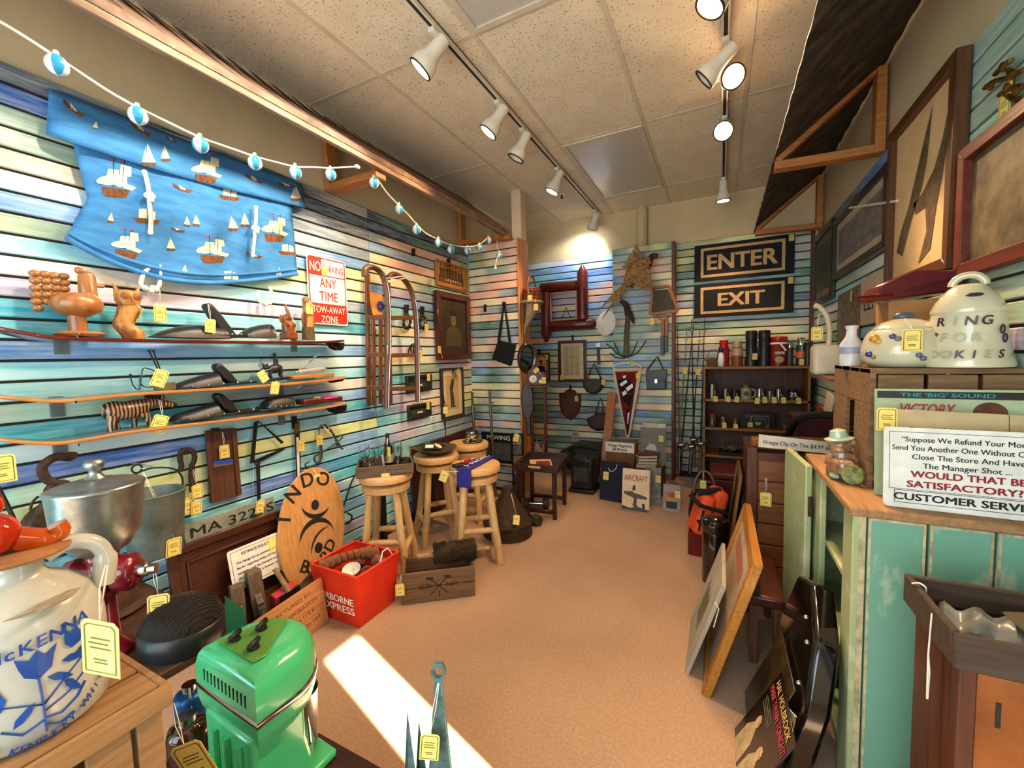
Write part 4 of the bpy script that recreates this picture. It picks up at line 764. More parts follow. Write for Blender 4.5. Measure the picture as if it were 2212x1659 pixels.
obj('figures', g, M_sepd, t, ang=0); g = G()
for k in range(7): u = 3.22+.038*k; g.flat(FL, ell(u, 2.072+.004*(k % 2), .011, .012, 8), .0172)
obj('highlights', g, M_sepl, t, ang=0)
t = picture('mahogany framed dark oval portrait of a soldier in uniform', FL, 3.03, 3.565, 1.335, 1.955, .055, .045, M_mah, mt('portrait_mat', '#4a3a22', '#3b2c18', rough=.6, sc_=10), 0, None, .004)
cx, cy = 3.30, 1.66; o_ = .0255
obj('oval_print', G().flat(FL, ell(cx, cy, .165, .235, 32), o_), mt('portrait_oval', '#2d2616', '#3a3120', rough=.55, sc_=12), t, ang=0)
g = G(); g.flat(FL, [(cx-.14, cy-.20), (cx+.13, cy-.20), (cx+.12, cy-.06), (cx+.05, cy-.01), (cx-.05, cy-.01), (cx-.12, cy-.06)], o_+.0005); obj('tunic', g, mt('tunic', '#4a4126', '#5a5030', rough=.6), t, ang=0)
obj('face', G().flat(FL, ell(cx, cy+.05, .042, .058, 18), o_+.001), mt('old_skin', '#8a7048', '#6d5634', rough=.6, sc_=30), t, ang=0); g = G(); g.flat(FL, [(cx-.05, cy+.085), (cx+.05, cy+.085), (cx+.055, cy+.115), (cx+.03, cy+.135), (cx-.03, cy+.135), (cx-.055, cy+.115)], o_+.0014); g.flat(FL, [(cx-.02, cy+.033), (cx+.02, cy+.033), (cx+.016, cy+.041), (cx-.016, cy+.041)], o_+.0016); g.flat(FL, [(cx-.03, cy+.058), (cx-.012, cy+.058), (cx-.012, cy+.068), (cx-.03, cy+.068)], o_+.0016); g.flat(FL, [(cx+.01, cy+.058), (cx+.03, cy+.058), (cx+.03, cy+.068), (cx+.01, cy+.068)], o_+.0016); obj('cap', g, mt('cap_dark', '#221c10', rough=.6), t, ang=0)
ptag(t, P(949, 748, X=XL+.06), (0, 0, pi/2), .9, P(956, 775, X=XL+.055))
M_mtc = mt('cream_mat', '#e0cfa6', '#d6c396', rough=.85); M_inner = mt('aged_paper', '#cdb07a', '#bf9f68', rough=.85, sc_=8)
p0 = pg(FL, [(948, 800), (995, 792), (995, 898), (950, 911)]); 
t = picture('narrow black frame with caricature of a man in profile', FL, p0[0][0], p0[1][0], p0[3][1]+.015, p0[1][1]-.005, .02, .03, M_ebn, M_mtc, .055, M_inner, .004)
uc = (p0[0][0]+p0[1][0])/2; vb = p0[3][1]; g = G()
g.flat(FL, [(uc-.03, vb+.12), (uc-.008, vb+.12), (uc+.0, vb+.25), (uc+.03, vb+.36), (uc+.02, vb+.385), (uc-.01, vb+.38), (uc-.045, vb+.3), (uc-.04, vb+.24)], .0195); g.flat(FL, [(uc+.0, vb+.125), (uc+.03, vb+.12), (uc+.012, vb+.25), (uc-.01, vb+.25)], .0196); g.flat(FL, [(uc-.04, vb+.112), (uc+.005, vb+.112), (uc-.005, vb+.125), (uc-.03, vb+.125)], .0197); g.flat(FL, [(uc+.0, vb+.115), (uc+.05, vb+.108), (uc+.03, vb+.125), (uc+.0, vb+.125)], .0197); obj('suit_print', g, mt('suit_print', '#4d453c', '#37302a', rough=.8, sc_=40), t, ang=0)
g = G(); g.flat(FL, ell(uc+.03, vb+.425, .03, .043, 14), .0196); g.flat(FL, [(uc+.055, vb+.43), (uc+.07, vb+.418), (uc+.055, vb+.41)], .0196); obj('face_print', g, mt('face_print', '#a8824e', '#8f6b3c', rough=.8), t, ang=0); obj('hair_print', G().flat(FL, [(uc-.005, vb+.43), (uc+.0, vb+.46), (uc+.03, vb+.475), (uc+.05, vb+.462), (uc+.02, vb+.452), (uc+.008, vb+.42)], .0199), MT['suit_print'], t, ang=0)
ptag(t, P(990, 797, X=XL+.045), ROTL, 1.0)
p0 = pg(FL, [(877, 878), (926, 866), (926, 897), (877, 909)])
def smallframe(label, pts, lab):
    p0 = pg(FL, pts); u0, u1 = p0[0][0], p0[1][0]; v0, v1 = (p0[2][1]+p0[3][1])/2, (p0[0][1]+p0[1][1])/2
    t = picture(label, FL, u0, u1, v0, v1, .024, .025, M_ebn, mt('black_card', '#1b1a17', rough=.7), 0, None, .006)
    obj('green_band', G().prism(FL, [(u0+.03, v0+.03), (u1-.03, v0+.03), (u1-.03, v0+.075), (u0+.03, v0+.075)], .018, .0188), mt('band_green', '#2f3a26', rough=.7), t, ang=0)
    text(lab, FL, (u0+u1)/2-.02, v0+.10, .05, mt('dull_ink', '#6b5a46', rough=.8), t, .0195, .004, width=.15); obj('caption', G().prism(FL, [((u0+u1)/2-.03, v0+.042), ((u0+u1)/2+.04, v0+.042), ((u0+u1)/2+.04, v0+.058), ((u0+u1)/2-.03, v0+.058)], .0188, .0195), mt('sign_white2', '#d8d6cc', rough=.6), t, ang=0)
    ptag(t, V((XL+.035, u1-.055, v1-.0)), ROTL, .9); return t
smallframe('small black framed badge display hanging behind the sled runner', [(873, 812), (927, 807), (927, 842), (873, 848)], 'A MAN'); smallframe('small black framed badge display hanging lowest under the sled', [(877, 878), (926, 866), (926, 897), (877, 909)], 'ZONE')
for x, y in ((893, 545), (969, 567)): tag(obj('display_hook', pz(G(), FL, [(x-2, y-8), (x+2, y-8), (x+2, y+8), (x-2, y+8)], .01, .02), M_iron), 'bare black slat hook beside the sled' if x < 900 else 'black slat hook above the sepia team photograph', 'hook', 'black slat hooks')
# ================================================================== left foreground
M_crw = wood('crate_wood', '#a57f52', '#7d5a35', 'y', 5, rough=.75, bump=.4)
def crate(name, label, x0, x1, y0, y1, z0, z1, m, nsl=6, top=True):
    t = thing(name, label, 'crate', ((x0+x1)/2, (y0+y1)/2, z0)); w = .02
    for x in (x0, x1-.035):
        for y in (y0, y1-.035): obj('corner_post', G().bx(x, x+.035, y, y+.035, z0, z1-.035), m, t, bev=.002)
    for z in (z0, z1-.038):
        for x in (x0-.012, x1): obj('rim_board', G().bx(x, x+.012, y0-.012, y1+.012, z, z+.038), m, t, bev=.002)
        for y in (y0-.012, y1): obj('rim_board', G().bx(x0, x1, y, y+.012, z, z+.038), m, t, bev=.002)
    for k in range(nsl):
        a = y0+.035+(y1-y0-.07)*k/nsl+.008; b = y0+.035+(y1-y0-.07)*(k+1)/nsl-.008
        for x in (x0-.002, x1-.008): obj('side_slat', G().bx(x, x+.009, a, b, z0+.01, z1-.02), m, t, bev=.0015)
    n2 = 4
    for k in range(n2):
        a = x0+.035+(x1-x0-.07)*k/n2+.008; b = x0+.035+(x1-x0-.07)*(k+1)/n2-.008
        for y in (y0-.002, y1-.008): obj('side_slat', G().bx(a, b, y, y+.009, z0+.01, z1-.02), m, t, bev=.0015)
    if top:
        for k in range(4): a = x0+(x1-x0)*k/4+.004; b = x0+(x1-x0)*(k+1)/4-.004; obj('top_board', G().bx(a, b, y0, y1, z1-.012, z1), m, t, bev=.002)
    return t
crate('wooden_crate', 'slatted wooden crate under the stoneware whiskey jug', -1.17, -.858, -.16, .33, .5, .8, M_crw)
crate('wooden_crate', 'lower slatted crate carrying the crate with the jug', -1.20, -.86, -.18, .34, .0, .5, M_crw, 5, True)
# --- stoneware jug
M_stone = mt('stoneware', '#b9b9ab', '#a9aa9d', rough=.22, sc_=14, coat=.5); M_cob = mt('cobalt', '#1f4fa8', '#163c86', rough=.3, sc_=30)
jc = V((-.975, .208, .8)); jr = .095; js = .9
jg = thing('whiskey_jug', 'grey stoneware whiskey jug with blue tulip decoration on the crate', 'jug', jc)
prof = [(0, .001), (.096, .001), (.104, .01), (.106, .04), (.106, .15), (.102, .185), (.088, .215), (.062, .24), (.04, .252), (.034, .262), (.037, .272), (.037, .285), (.031, .288), (.026, .28), (.026, .25)]
prof = [(r*js, z*js) for r, z in prof]
obj('body', G().lathe(prof, 40, jc, caps=False), M_stone, jg, ang=70)
hd = (CAM-jc); hd.z = 0; hd.normalize(); sd_ = V((0, 0, 1)).cross(hd).normalized()      # towards viewer, to viewer's right
hp = [jc+q_*js for q_ in (sd_*.036+V((0, 0, .276)), sd_*.065+V((0, 0, .29)), sd_*.098+V((0, 0, .278)), sd_*.112+V((0, 0, .245)), sd_*.104+V((0, 0, .195)))]
obj('handle', G().tube(smooth(hp, 5), [.0135]*6+[.0125]*9+[.016]*6, 10), M_stone, jg, ang=70)
def jugfr(px):      # point on jug surface in its own wrap coordinates: angle a (rad, + to the right), height z
    return lambda a, z: jc+(hd*cos(a)+sd_*sin(a))*(jr+.0022)+V((0, 0, z))
J = jugfr(0)
def jblob(pts):
    g = G(); cx = sum(p[0] for p in pts)/len(pts); cy = sum(p[1] for p in pts)/len(pts); n = len(pts)
    g.add([J(cx, cy)]+[J(lerp(cx, a, .5), lerp(cy, b, .5)) for a, b in pts]+[J(a, b) for a, b in pts], [(0, 1+i, 1+(i+1) % n) for i in range(n)]+[(1+i, 1+n+i, 1+n+(i+1) % n, 1+(i+1) % n) for i in range(n)]); return g
def tulip(cx, cy, s, r): return [(cx+s*(x*cos(r)-y*sin(r))*9, cy+s*(x*sin(r)+y*cos(r))) for x, y in ((0, -.014), (.013, -.006), (.016, .008), (.02, .02), (.009, .011), (.001, .021), (-.008, .011), (-.019, .019), (-.016, .006), (-.012, -.006))]
A0 = .22
for q in (tulip(A0-.1, .118, 1.25, 0), tulip(A0+.32, .135, .9, -.3), tulip(A0+.62, .128, .62, -.5), tulip(A0+.5, .085, .75, -.7), tulip(A0-.55, .085, 1.0, .6)): obj('tulip', jblob(q), M_cob, jg, ang=0)
def stroke(pts, w): return G().tube([J(a, z) for a, z in pts], w, 5, flat=.35)
for pts, w in (([(A0-.1, .105), (A0-.08, .07), (A0-.07, .02)], .0035), ([(A0-.07, .06), (A0+.15, .082), (A0+.4, .1), (A0+.55, .118)], .0022), ([(A0-.07, .05), (A0+.2, .06), (A0+.45, .078)], .0022), ([(A0-.07, .06), (A0-.3, .072), (A0-.5, .08)], .0022), ([(A0-.07, .04), (A0+.1, .035), (A0+.3, .045), (A0+.42, .06)], .003), ([(A0-.07, .038), (A0-.3, .03), (A0-.5, .045)], .003), ([(A0-.07, .03), (A0+.08, .02), (A0+.24, .025)], .003)): obj('stem', stroke(pts, w), M_cob, jg, ang=60)
for cx, cz, r in ((A0+.12, .09, -.5), (A0+.3, .108, -.2), (A0+.25, .068, -.9), (A0+.42, .112, .6), (A0-.28, .055, .8)): obj('leaf', jblob([(cx+(x*cos(r)-y*sin(r))*9, cz+(x*sin(r)+y*cos(r))) for x, y in ((-.017, 0), (-.006, .006), (.012, .004), (.02, 0), (.008, -.005), (-.006, -.005))]), M_cob, jg, ang=0)
def wraptext(s, a0, z0, size, arc=0, tilt=0, step=None):
    w = size*.62; n = len(s)
    for i, ch in enumerate(s):
        if ch == ' ': continue
        a = a0+(i-(n-1)/2)*w/jr; k = (i-(n-1)/2)/max(1, (n-1)/2); z = z0+arc*k*k+tilt*k
        nrm = (hd*cos(a)+sd_*sin(a)); u = (sd_*cos(a)-hd*sin(a)); rr = math.atan2(2*arc*k+tilt, (n-1)/2*w)
        fr = (J(a, z), (u*cos(rr)+V((0, 0, 1))*sin(rr)).normalized(), (V((0, 0, 1))*cos(rr)-u*sin(rr)).normalized(), nrm); text(ch, fr, 0, 0, size, M_cob, jg, .0012, .02, shear=.15)
wraptext('McKENNA', A0-.02, .148, .024, .0, .006); wraptext('FINE KENTUCKY WHISKEY', A0+.05, .008, .014, .045, .022)
obj('brown_smudge', jblob([(A0+.1+x*4, .205+y) for x, y in ((-.12, -.004), (-.03, .006), (.05, .008), (.1, .002), (.06, -.006), (-.04, -.01))]), mt('salt_brown', '#a39a88', '#94846f', rough=.3), jg, ang=0)
tp = P(215, 1345, d=.56); ptag(jg, tp, (.05, .12, .35), 1.2, hp[3]+V((0, 0, -.01)))
rg = thing('glass_stopper', 'red glass bird ornament on a cork disc resting on the jug mouth', 'ornament', jc+V((0, 0, .261)))
z0 = jc+V((0, 0, .261)); obj('disc', G().lathe([(0, 0), (.062, 0), (.064, .004), (.062, .008), (0, .008)], 26, z0), mt('cork_disc', '#a5713f', '#84552c', rough=.8), rg)
M_rgl = mt('red_glass', '#c3200c', '#e0400f', rough=.05, trans=.55, ior=1.5, sc_=10); obj('body', G().ball(z0+V((0, 0, .04))-sd_*.018, (.036, .03, .032), 18, 12), M_rgl, rg); obj('head', G().ball(z0+V((0, 0, .085))-sd_*.022, .02, 14, 10), M_rgl, rg)
obj('tail', G().tube(smooth([z0+sd_*.0+V((0, 0, .03)), z0+sd_*.03+V((0, 0, .016)), z0+sd_*.05+V((0, 0, .02)), z0+sd_*.046+V((0, 0, .034))], 4), [.018]*6+[.014]*7, 12), mt('amber_glass', '#d8440c', '#f0701c', rough=.05, trans=.55, ior=1.5), rg, ang=70)
# --- low table against the wall, grain mill
M_tbl = wood('table_dark', '#4b2f1d', '#301b10', 'y', 4, rough=.5)
tb = thing('low_table', 'low dark wooden table against the slats behind the jug crate', 'table', (-1.87, .72, 0)); TZ = .44
obj('top', G().bx(-2.26, -1.47, .42, .81, TZ-.03, TZ), M_tbl, tb, bev=.004)
for x in (-2.24, -1.52):
    for y in (.44, .75): obj('leg', G().bx(x, x+.045, y, y+.045, 0, TZ-.03), M_tbl, tb, bev=.003)
M_alu = mt('cast_alu', '#9ea3a0', '#858a87', rough=.3, metal=.9, sc_=30, bump=.08); M_rede = mt('red_enamel', '#7c1020', '#5b0a16', rough=.18, coat=.8, sc_=10)
mx = P(220, 1190, d=1.3); mc = V((mx.x, mx.y, 0)); ml = thing('grain_mill', 'hand grain mill with aluminium hopper and red cast iron body', 'grain mill', V((mc.x, mc.y, TZ)))
zt = P(215, 1050, d=1.3).z; zb_ = P(215, 1205, d=1.3).z
obj('hopper', G().lathe([(.03, zb_), (.036, zb_+.012), (.07, zb_+.035), (.096, zb_+.08), (.108, zb_+.14), (.112, zt-.012), (.115, zt), (.111, zt+.003), (.106, zt-.01)], 36, mc, caps=False), M_alu, ml, ang=60)
l_ = obj('lid', G().lathe([(.116, zt), (.116, zt+.006), (.11, zt+.010), (.104, zt+.009), (.09, zt+.016), (.05, zt+.026), (.022, zt+.031)], 36, mc), M_alu, ml, ang=60); obj('knob', G().lathe([(.026, zt+.03), (.016, zt+.042), (.014, zt+.052), (.022, zt+.062), (.026, zt+.074), (.02, zt+.086), (0, zt+.09)], 20, mc), M_alu, l_, ang=60)
g = G(); g.lathe([(.036, zb_-.012), (.042, zb_), (.042, zb_+.014), (.034, zb_+.018)], 18, mc); g.lathe([(.034, zb_-.12), (.036, zb_-.01)], 16, mc); obj('throat', g, M_rede, ml, ang=50)
u = V((.75, .66, 0)).normalized()
obj('grinding_head', G().lathe([(.03, -.10), (.055, -.09), (.06, -.065), (.04, -.05), (.032, 0), (.036, .035), (.055, .04), (.058, .075), (.045, .09), (.03, .095)], 22, mc+V((0, 0, zb_-.055)), u), M_rede, ml, ang=50); obj('shaft_end', G().lathe([(.022, .09), (.022, .115), (.016, .12), (.016, .14), (0, .142)], 14, mc+V((0, 0, zb_-.055)), u), M_steel, ml)
obj('front_plate', G().box(mc+V((0, 0, zb_-.09))+u.cross(V((0, 0, 1)))*.04, (.06, .03, .09), (0, 0, math.atan2(u.y, u.x))), M_rede, ml, bev=.008, seg=2)
obj('pedestal', G().lathe([(.06, TZ), (.06, TZ+.02), (.028, TZ+.05), (.024, zb_-.1)], 18, mc), M_rede, ml, ang=50); ptag(ml, mc+u*.13+V((.02, 0, zb_-.14)), (0, .05, .9), 1.2, mc+u*.13+V((0, 0, zb_-.05)))
# hat, mesh mask
M_felt = mt('brown_felt', '#4f3320', '#3a2415', rough=.95, sc_=30, bump=.3, bsc=90); hc = V((-2.06, .63, TZ)); ht = thing('felt_hat', 'old brown felt hat lying on the low table behind the mill', 'hat', hc)
obj('brim', G().lathe([(.05, .006), (.14, .004), (.155, .012), (.152, .018), (.1, .012), (.06, .014)], 26, hc, caps=False), M_felt, ht, ang=70); obj('crown', G().lathe([(.098, .01), (.1, .04), (.092, .085), (.07, .105), (.02, .098), (0, .095)], 26, hc, sq=1.15), M_felt, ht, ang=70)
kc = V((-1.575, .68, TZ)); mk = thing('mesh_mask', 'black wire mesh fencing mask lying face up on the low table', 'mask', kc)
M_mesh = mt('dark_mesh', '#2a211a', '#15100c', rough=.5, metal=.5, sc_=260, bump=1, lo=.45, hi=.55)
g = G()
def dome(r, h, n=26, m=12):
    return [[kc+V((r*sin(pi/2*i/m)*cos(2*pi*j/n), r*.92*sin(pi/2*i/m)*sin(2*pi*j/n), .07+h*cos(pi/2*i/m))) for j in range(n)] for i in range(1, m+1)]
obj('mesh_shell', g.rings(dome(.118, .075)), M_mesh, mk, ang=70); gg = G()
for k in range(-9, 10): gg.tube([kc+V((k*.012, y, .0725+.075*sqrt(max(0, 1-(k*.012/.119)**2-(y/.109)**2)))) for y in [-.108*sqrt(max(0, 1-(k*.012/.119)**2))+j*.216*sqrt(max(0, 1-(k*.012/.119)**2))/8 for j in range(9)]], .0012, 4)
obj('wire_rib', gg, M_iron, mk); obj('trim_band', G().lathe([(.12, .0), (.126, .03), (.124, .068), (.114, .074)], 26, kc, sq=.93, caps=False), M_blk, mk, ang=60)
# tins under the table edge
for nm, lab, px, py, r, h, m in (('blue_tin', 'blue tin with tag between the jug crate and the green mixer', 415, 1560, .045, .11, mt('blue_tin', '#1f5f9a', '#184a7a', rough=.35, metal=.4)), ('brown_bottle', 'amber glass jug at the bottom edge beside the green mixer', 412, 1659, .05, .14, mt('amber_jug', '#3c1a08', '#52260c', rough=.06, trans=.3, coat=.5))):
    c = P(px, py, Z=.2); t = thing(nm, lab, 'tin' if nm == 'blue_tin' else 'bottle', c); obj('body', G().lathe([(0, .0), (r, .001), (r, h*.8), (r*.9, h*.92), (r*.5, h), (0, h)], 20, c), m, t, ang=50); obj('cap', G().lathe([(r*.45, h), (r*.45, h+.02), (0, h+.021)], 16, c), M_steel, t)
    if nm == 'blue_tin': ptag(t, c+V((.05, -.02, .05)), (.2, -.1, .5), 1.0, c+V((.02, -.01, h+.02)))
gf = tag(obj('green_folder', G().prism(f3(V((-1.37, .70, .2)), (.55, .8, -.0), (-.05, .05, 1)), [(0, 0), (.05, 0), (.05, .36), (.0, .42)], 0, .004), mt('folder_green', '#0f5a34', '#0c4a2a', rough=.6)), 'corner of a dark green folder behind the mixer', 'folder')
# iron things on the wall at the far left
pl = thing('pulley_block', 'big rusty iron pulley block with tag hanging behind the hopper', 'pulley', P(125, 1190, X=XL+.08)); c = P(128, 1135, X=XL+.09)
obj('sheave', G().lathe([(.02, -.035), (.095, -.034), (.1, -.02), (.085, -.008), (.085, .008), (.1, .02), (.095, .034), (.02, .035)], 26, c, (1, .15, 0)), M_rst, pl, ang=40)
obj('strap', G().tube(smooth([c+V((.02, .06, 0)), c+V((.02, .045, .08)), c+V((.02, .0, .12)), c+V((.02, -.045, .08)), c+V((.02, -.06, 0))], 4), .016, 8), M_rst, pl, ang=60); obj('eye', G().tube([c+V((.03, .0+.03*cos(t_), .135+.03*sin(t_))) for t_ in [k*pi/8 for k in range(16)]], .012, 8, True), M_rst, pl, ang=60)
obj('hook', G().tube(smooth([c+V((.03, .0, .16)), c+V((.03, -.03, .19)), c+V((.03, -.035, .235)), c+V((.03, .0, .262)), c+V((.02, .04, .25)), c+V((.01, .05, .262))], 4), .015, 8), M_rst, pl, ang=60); ptag(pl, P(112, 1148, X=XL+.2), (0, -.08, pi/2), 1.15, c+V((.05, .0, .11)))
ir = thing('iron_rods', 'thin bent iron rods and wire hoop at the far left edge', 'hardware', P(20, 1170, X=XL+.05))
for pts, r in (([(-12, 1040), (10, 1080), (38, 1140), (48, 1172)], .007), ([(83, 1072), (70, 1085), (66, 1105), (70, 1125), (80, 1150), (88, 1172)], .004), ([(-10, 1135), (20, 1150), (60, 1168), (110, 1176), (130, 1160)], .0035)): obj('rod', G().tube(smooth([P(x, y, X=XL+.05) for x, y in pts], 4), r, 6), M_rst, ir, ang=60)
ptag(ir, P(0, 985, X=XL+.35), (0, 0, pi/2), 1.25)
# --- leaning panel, stencilled board, estimate sign
def lean(x0, x1, y0, y1, z1): return None
M_pan = wood('panel_mahogany', '#4c2418', '#33140c', 'y', 5, rough=.35, coat=.3)
pn = thing('headboard_panel', 'dark mahogany headboard panel leaning against the lower slats', 'headboard', (-2.2, 1.2, 0)); fr = f3((-2.15, 0, 0), (0, 1, 0), (-.10, 0, 1))
obj('panel', G().prism(fr, [(.92, .02), (1.50, .02), (1.50, .5), (.92, .5)], 0, .014), M_pan, pn, bev=.002); obj('moulding', G().frame(fr, .90, 1.52, .0, .53, .04, .0, .03), M_pan, pn, bev=.005)
obj('moulding', G().frame(fr, .97, 1.45, .08, .45, .012, .014, .024), M_pan, pn, bev=.003)
sb = thing('stencilled_board', 'long galvanised strip with black stencilled numbers above the dark headboard', 'board', P(500, 1120, X=XL+.03)); q = [(393, 1135), (590, 1072), (597, 1108), (403, 1182)]
obj('strip', pz(G(), FL, q, .02, .003), mt('zinc_strip', '#a9aca0', '#8a8e82', rough=.6, metal=.3, sc_=18), sb, bev=.001)
p_ = pg(FL, q, .02); u0, u1 = p_[0][0], p_[1][0]; vm = (p_[0][1]+p_[3][1])/2; sl_ = (p_[1][1]-p_[0][1])/(u1-u0)
text('MA 3220S', FL, lerp(u0, u1, .53), lerp(p_[3][1], p_[2][1], .5)+.03, .07, mt('stencil_black', '#20201c', rough=.8), sb, .0225, .008, width=(u1-u0)*.92, rot=math.atan(sl_))
es = thing('estimate_sign', 'white estimate policy sign leaning on the dark headboard panel', 'sign', P(550, 1280, X=-2.09)); fr = fl(-2.09); q = pg(fr, [(487, 1203), (596, 1166), (614, 1228), (505, 1282)]); o = V((-2.09, q[3][0], q[3][1])); e1 = V((-2.09, q[2][0], q[2][1]))-o; e2 = V((-2.13, q[0][0], q[0][1]))-o
fe = f3(o, e1, e2); W_, H_ = e1.length, e2.length
obj('plate', G().prism(fe, rrect(0, W_, 0, H_, .012), 0, .003), M_swh, es); obj('black_rule', G().frame(fe, .012, W_-.012, .012, H_-.012, .0018, .003, .0036), mt('print_black', '#15151a', rough=.6), es, ang=0)
M_ink = MT['print_black']; text('ESTIMATE POLICY', fe, W_*.52, H_*.80, .020, M_ink, es, .0038, .01, width=W_*.55)
for k, s in enumerate(('The charge for an estimate and', 'fee for repairing within 30 days', 'estimate will be charged and', 'the charge as a bonus to', 'our guessing.')): text(s, fe, W_*.12, H_*(.62-.125*k), .0165, M_ink, es, .0038, .008, align='LEFT', width=W_*(.78 if k < 4 else .4), sy=.95)
obj('yellow_label', G().prism(fe, [(W_*.76, H_*.55), (W_*.97, H_*.55), (W_*.97, H_*.92), (W_*.76, H_*.92)], .0036, .0042), mt('tag_card', '#f3dc80'), es, ang=0)
# --- tool box with planes
M_stmp = wood('box_board', '#c08a57', '#a06c3c', 'y', 5, rough=.7); tbx = thing('tool_box', 'open wooden box with stamped lettering full of old hand tools', 'box', (-2.0, 1.27, 0))
bx0, bx1, by0, by1 = -2.125, -1.845, 1.05, 1.385
fs = f3((bx1+.03, by0-.06, 0), (0, 1, 0), (-.16, 0, 1)); obj('front_board', G().prism(fs, [(0, 0), (.42, 0), (.42, .235), (0, .20)], 0, .012), M_stmp, tbx, bev=.002)
for g in (G().bx(bx0, bx1, by0, by0+.012, 0, .16), G().bx(bx0, bx1, by1-.012, by1, 0, .16), G().bx(bx0, bx0+.012, by0, by1, 0, .16), G().bx(bx0, bx1, by0, by1, 0, .012)): obj('board', g, M_dkw, tbx, bev=.002)
M_bst = mt('brown_stamp', '#6b4526', rough=.8)
for s, x, y, w in (('MANUFACTURED BY:', .20, .165, .30), ('COMO CORPORATION', .225, .125, .30), ('MADE IN U.S.A.', .26, .085, .20), ('No 107', .33, .045, .10)): text(s, fs, x, y, .026, M_bst, tbx, .0125, .004, width=w, rot=.12)
def plane(label, c, rot, L_, H_, W__):
    t = thing('wood_plane', label, 'hand plane', c, 'old wooden hand planes', rot=rot); m = mt('old_beech', '#6e5a42', '#46382a', rough=.7, sc_=14, st=(3, 3, 1), bump=.4)
    obj('stock', G().prism((V(), V((1, 0, 0)), V((0, 0, 1)), V((0, -1, 0))), [(-H_/2, 0), (H_/2, 0), (H_/2, L_), (H_/2-.012, L_+.01), (-H_/2, L_)], -W__/2, W__/2), m, t, bev=.004)
    obj('iron', G().box((H_/2+.02, 0, L_*.55), (.075, W__*.55, .005), (0, .75, 0)), M_iron, t); obj('wedge', G().box((H_/2+.012, 0, L_*.6), (.06, W__*.5, .014), (0, .75, 0)), m, t, bev=.002); obj('tote', G().tube(smooth([V((H_/2, 0, L_*.15)), V((H_/2+.035, 0, L_*.2)), V((H_/2+.04, 0, L_*.36)), V((H_/2, 0, L_*.4))], 4), .011, 8), m, t, ang=60); return t
t = plane('upright wooden plane with round hole nearest the mesh mask', V((-2.05, 1.11, .014)), (0, -.12, -.35), .27, .075, .055); ptag(t, V((.07, -.02, .07)), (0, .3, .6), .9, V((.05, 0, .16)))
plane('tall wooden plane standing in front of the estimate sign', V((-2.03, 1.20, .014)), (.06, -.05, -.3), .315, .07, .06)
rdp = tag(obj('red_block', G().box((-1.99, 1.30, .15), (.05, .12, .09), (.1, .2, 0)), mt('red_paint_wood', '#b5323c', '#8f232c', rough=.6, sc_=20), None, bev=.003), 'red painted wooden block in the tool box', 'block')
hm = thing('hand_mallet', 'small mallet with wooden handle sticking out of the tool box', 'mallet', (-1.93, 1.31, .14)); a, b = V((-1.93, 1.31, .15)), P(593, 1228, X=-2.02); obj('handle', G().cyl(a, b, .013, .012, 10), mt('handle_wood', '#a2845a', '#7c613d', rough=.7), hm); obj('head', G().box(a, (.06, .09, .05), (0, .2, .2)), M_iron, hm, bev=.004)
tag(obj('smoked_glass_tile', G().prism(f3((-1.905, 1.24, .1), (0, 1, .1), (-.2, 0, 1)), [(0, 0), (.11, 0), (.11, .10), (0, .10)], 0, .004), mt('smoked_glass', '#20241f', rough=.05, trans=.4)), 'small square of smoked glass standing in the tool box', 'glass')
tag(obj('old_hinge_iron', G().box((-1.95, 1.43, .19), (.05, .2, .025), (.15, .3, .4)), M_rst, None, bev=.003), 'rusty flat iron lying between tool box and orange bin', 'hardware')
# --- indo board
ib = thing('balance_board', 'oval plywood indo board with black printed lettering leaning on the slats', 'board', (-2.1, 1.6, 0)); fr = f3((-2.04, 1.49, .05), (0, 1, .0), (-.22, 0, 1)); th_ = rad(-16)
cx, cy = .085, .345; fi = (fr[0]+fr[1]*cx+fr[2]*cy, fr[1]*cos(th_)*1-fr[2]*sin(th_)*-1*0+fr[2]*sin(th_), fr[2]*cos(th_)-fr[1]*sin(th_), fr[3])
M_ply = wood('ply_face', '#c4915a', '#a8763f', 'z', 5, rough=.35, coat=.3)
obj('deck', G().prism(fi, ell(0, 0, .215, .345, 40), 0, .016), M_ply, ib, bev=.004)
for i, ch in enumerate('INDO'): a = rad(172-32*i); text(ch, fi, .150*cos(a), .225*sin(a)+.02, .115, M_ink, ib, .0165, .02, rot=a-pi/2)
for i, ch in enumerate('BOARD'): a = rad(250+20*i); text(ch, fi, .160*cos(a), .25*sin(a), .095, M_ink, ib, .0165, .02, rot=a+pi/2)
def arc(cx, cy, r, a0, a1, w, n=14):
    out = [(cx+(r+w*sin(pi*k/n)/2)*cos(rad(lerp(a0, a1, k/n))), cy+(r+w*sin(pi*k/n)/2)*sin(rad(lerp(a0, a1, k/n)))) for k in range(n+1)]
    return out+[(cx+(r-w*sin(pi*k/n)/2)*cos(rad(lerp(a0, a1, k/n))), cy+(r-w*sin(pi*k/n)/2)*sin(rad(lerp(a0, a1, k/n)))) for k in range(n, -1, -1)]
for q in (ell(.0, .125, .026, .03, 18), arc(.005, .165, .105, 205, 330, .026), arc(.03, -.075, .115, 25, 185, .03), arc(.12, -.13, .13, 95, 190, .014), ell(.035, -.115, .026, .03, 18)): obj('logo_mark', G().flat(fi, q, .0168), M_ink, ib, ang=0)
ptag(ib, fi[0]+fi[2]*.30-fi[1]*.0+fi[3]*.02, (0, 0, pi/2), 1.0, fi[0]+fi[2]*.335-fi[1]*.03+fi[3]*.018)
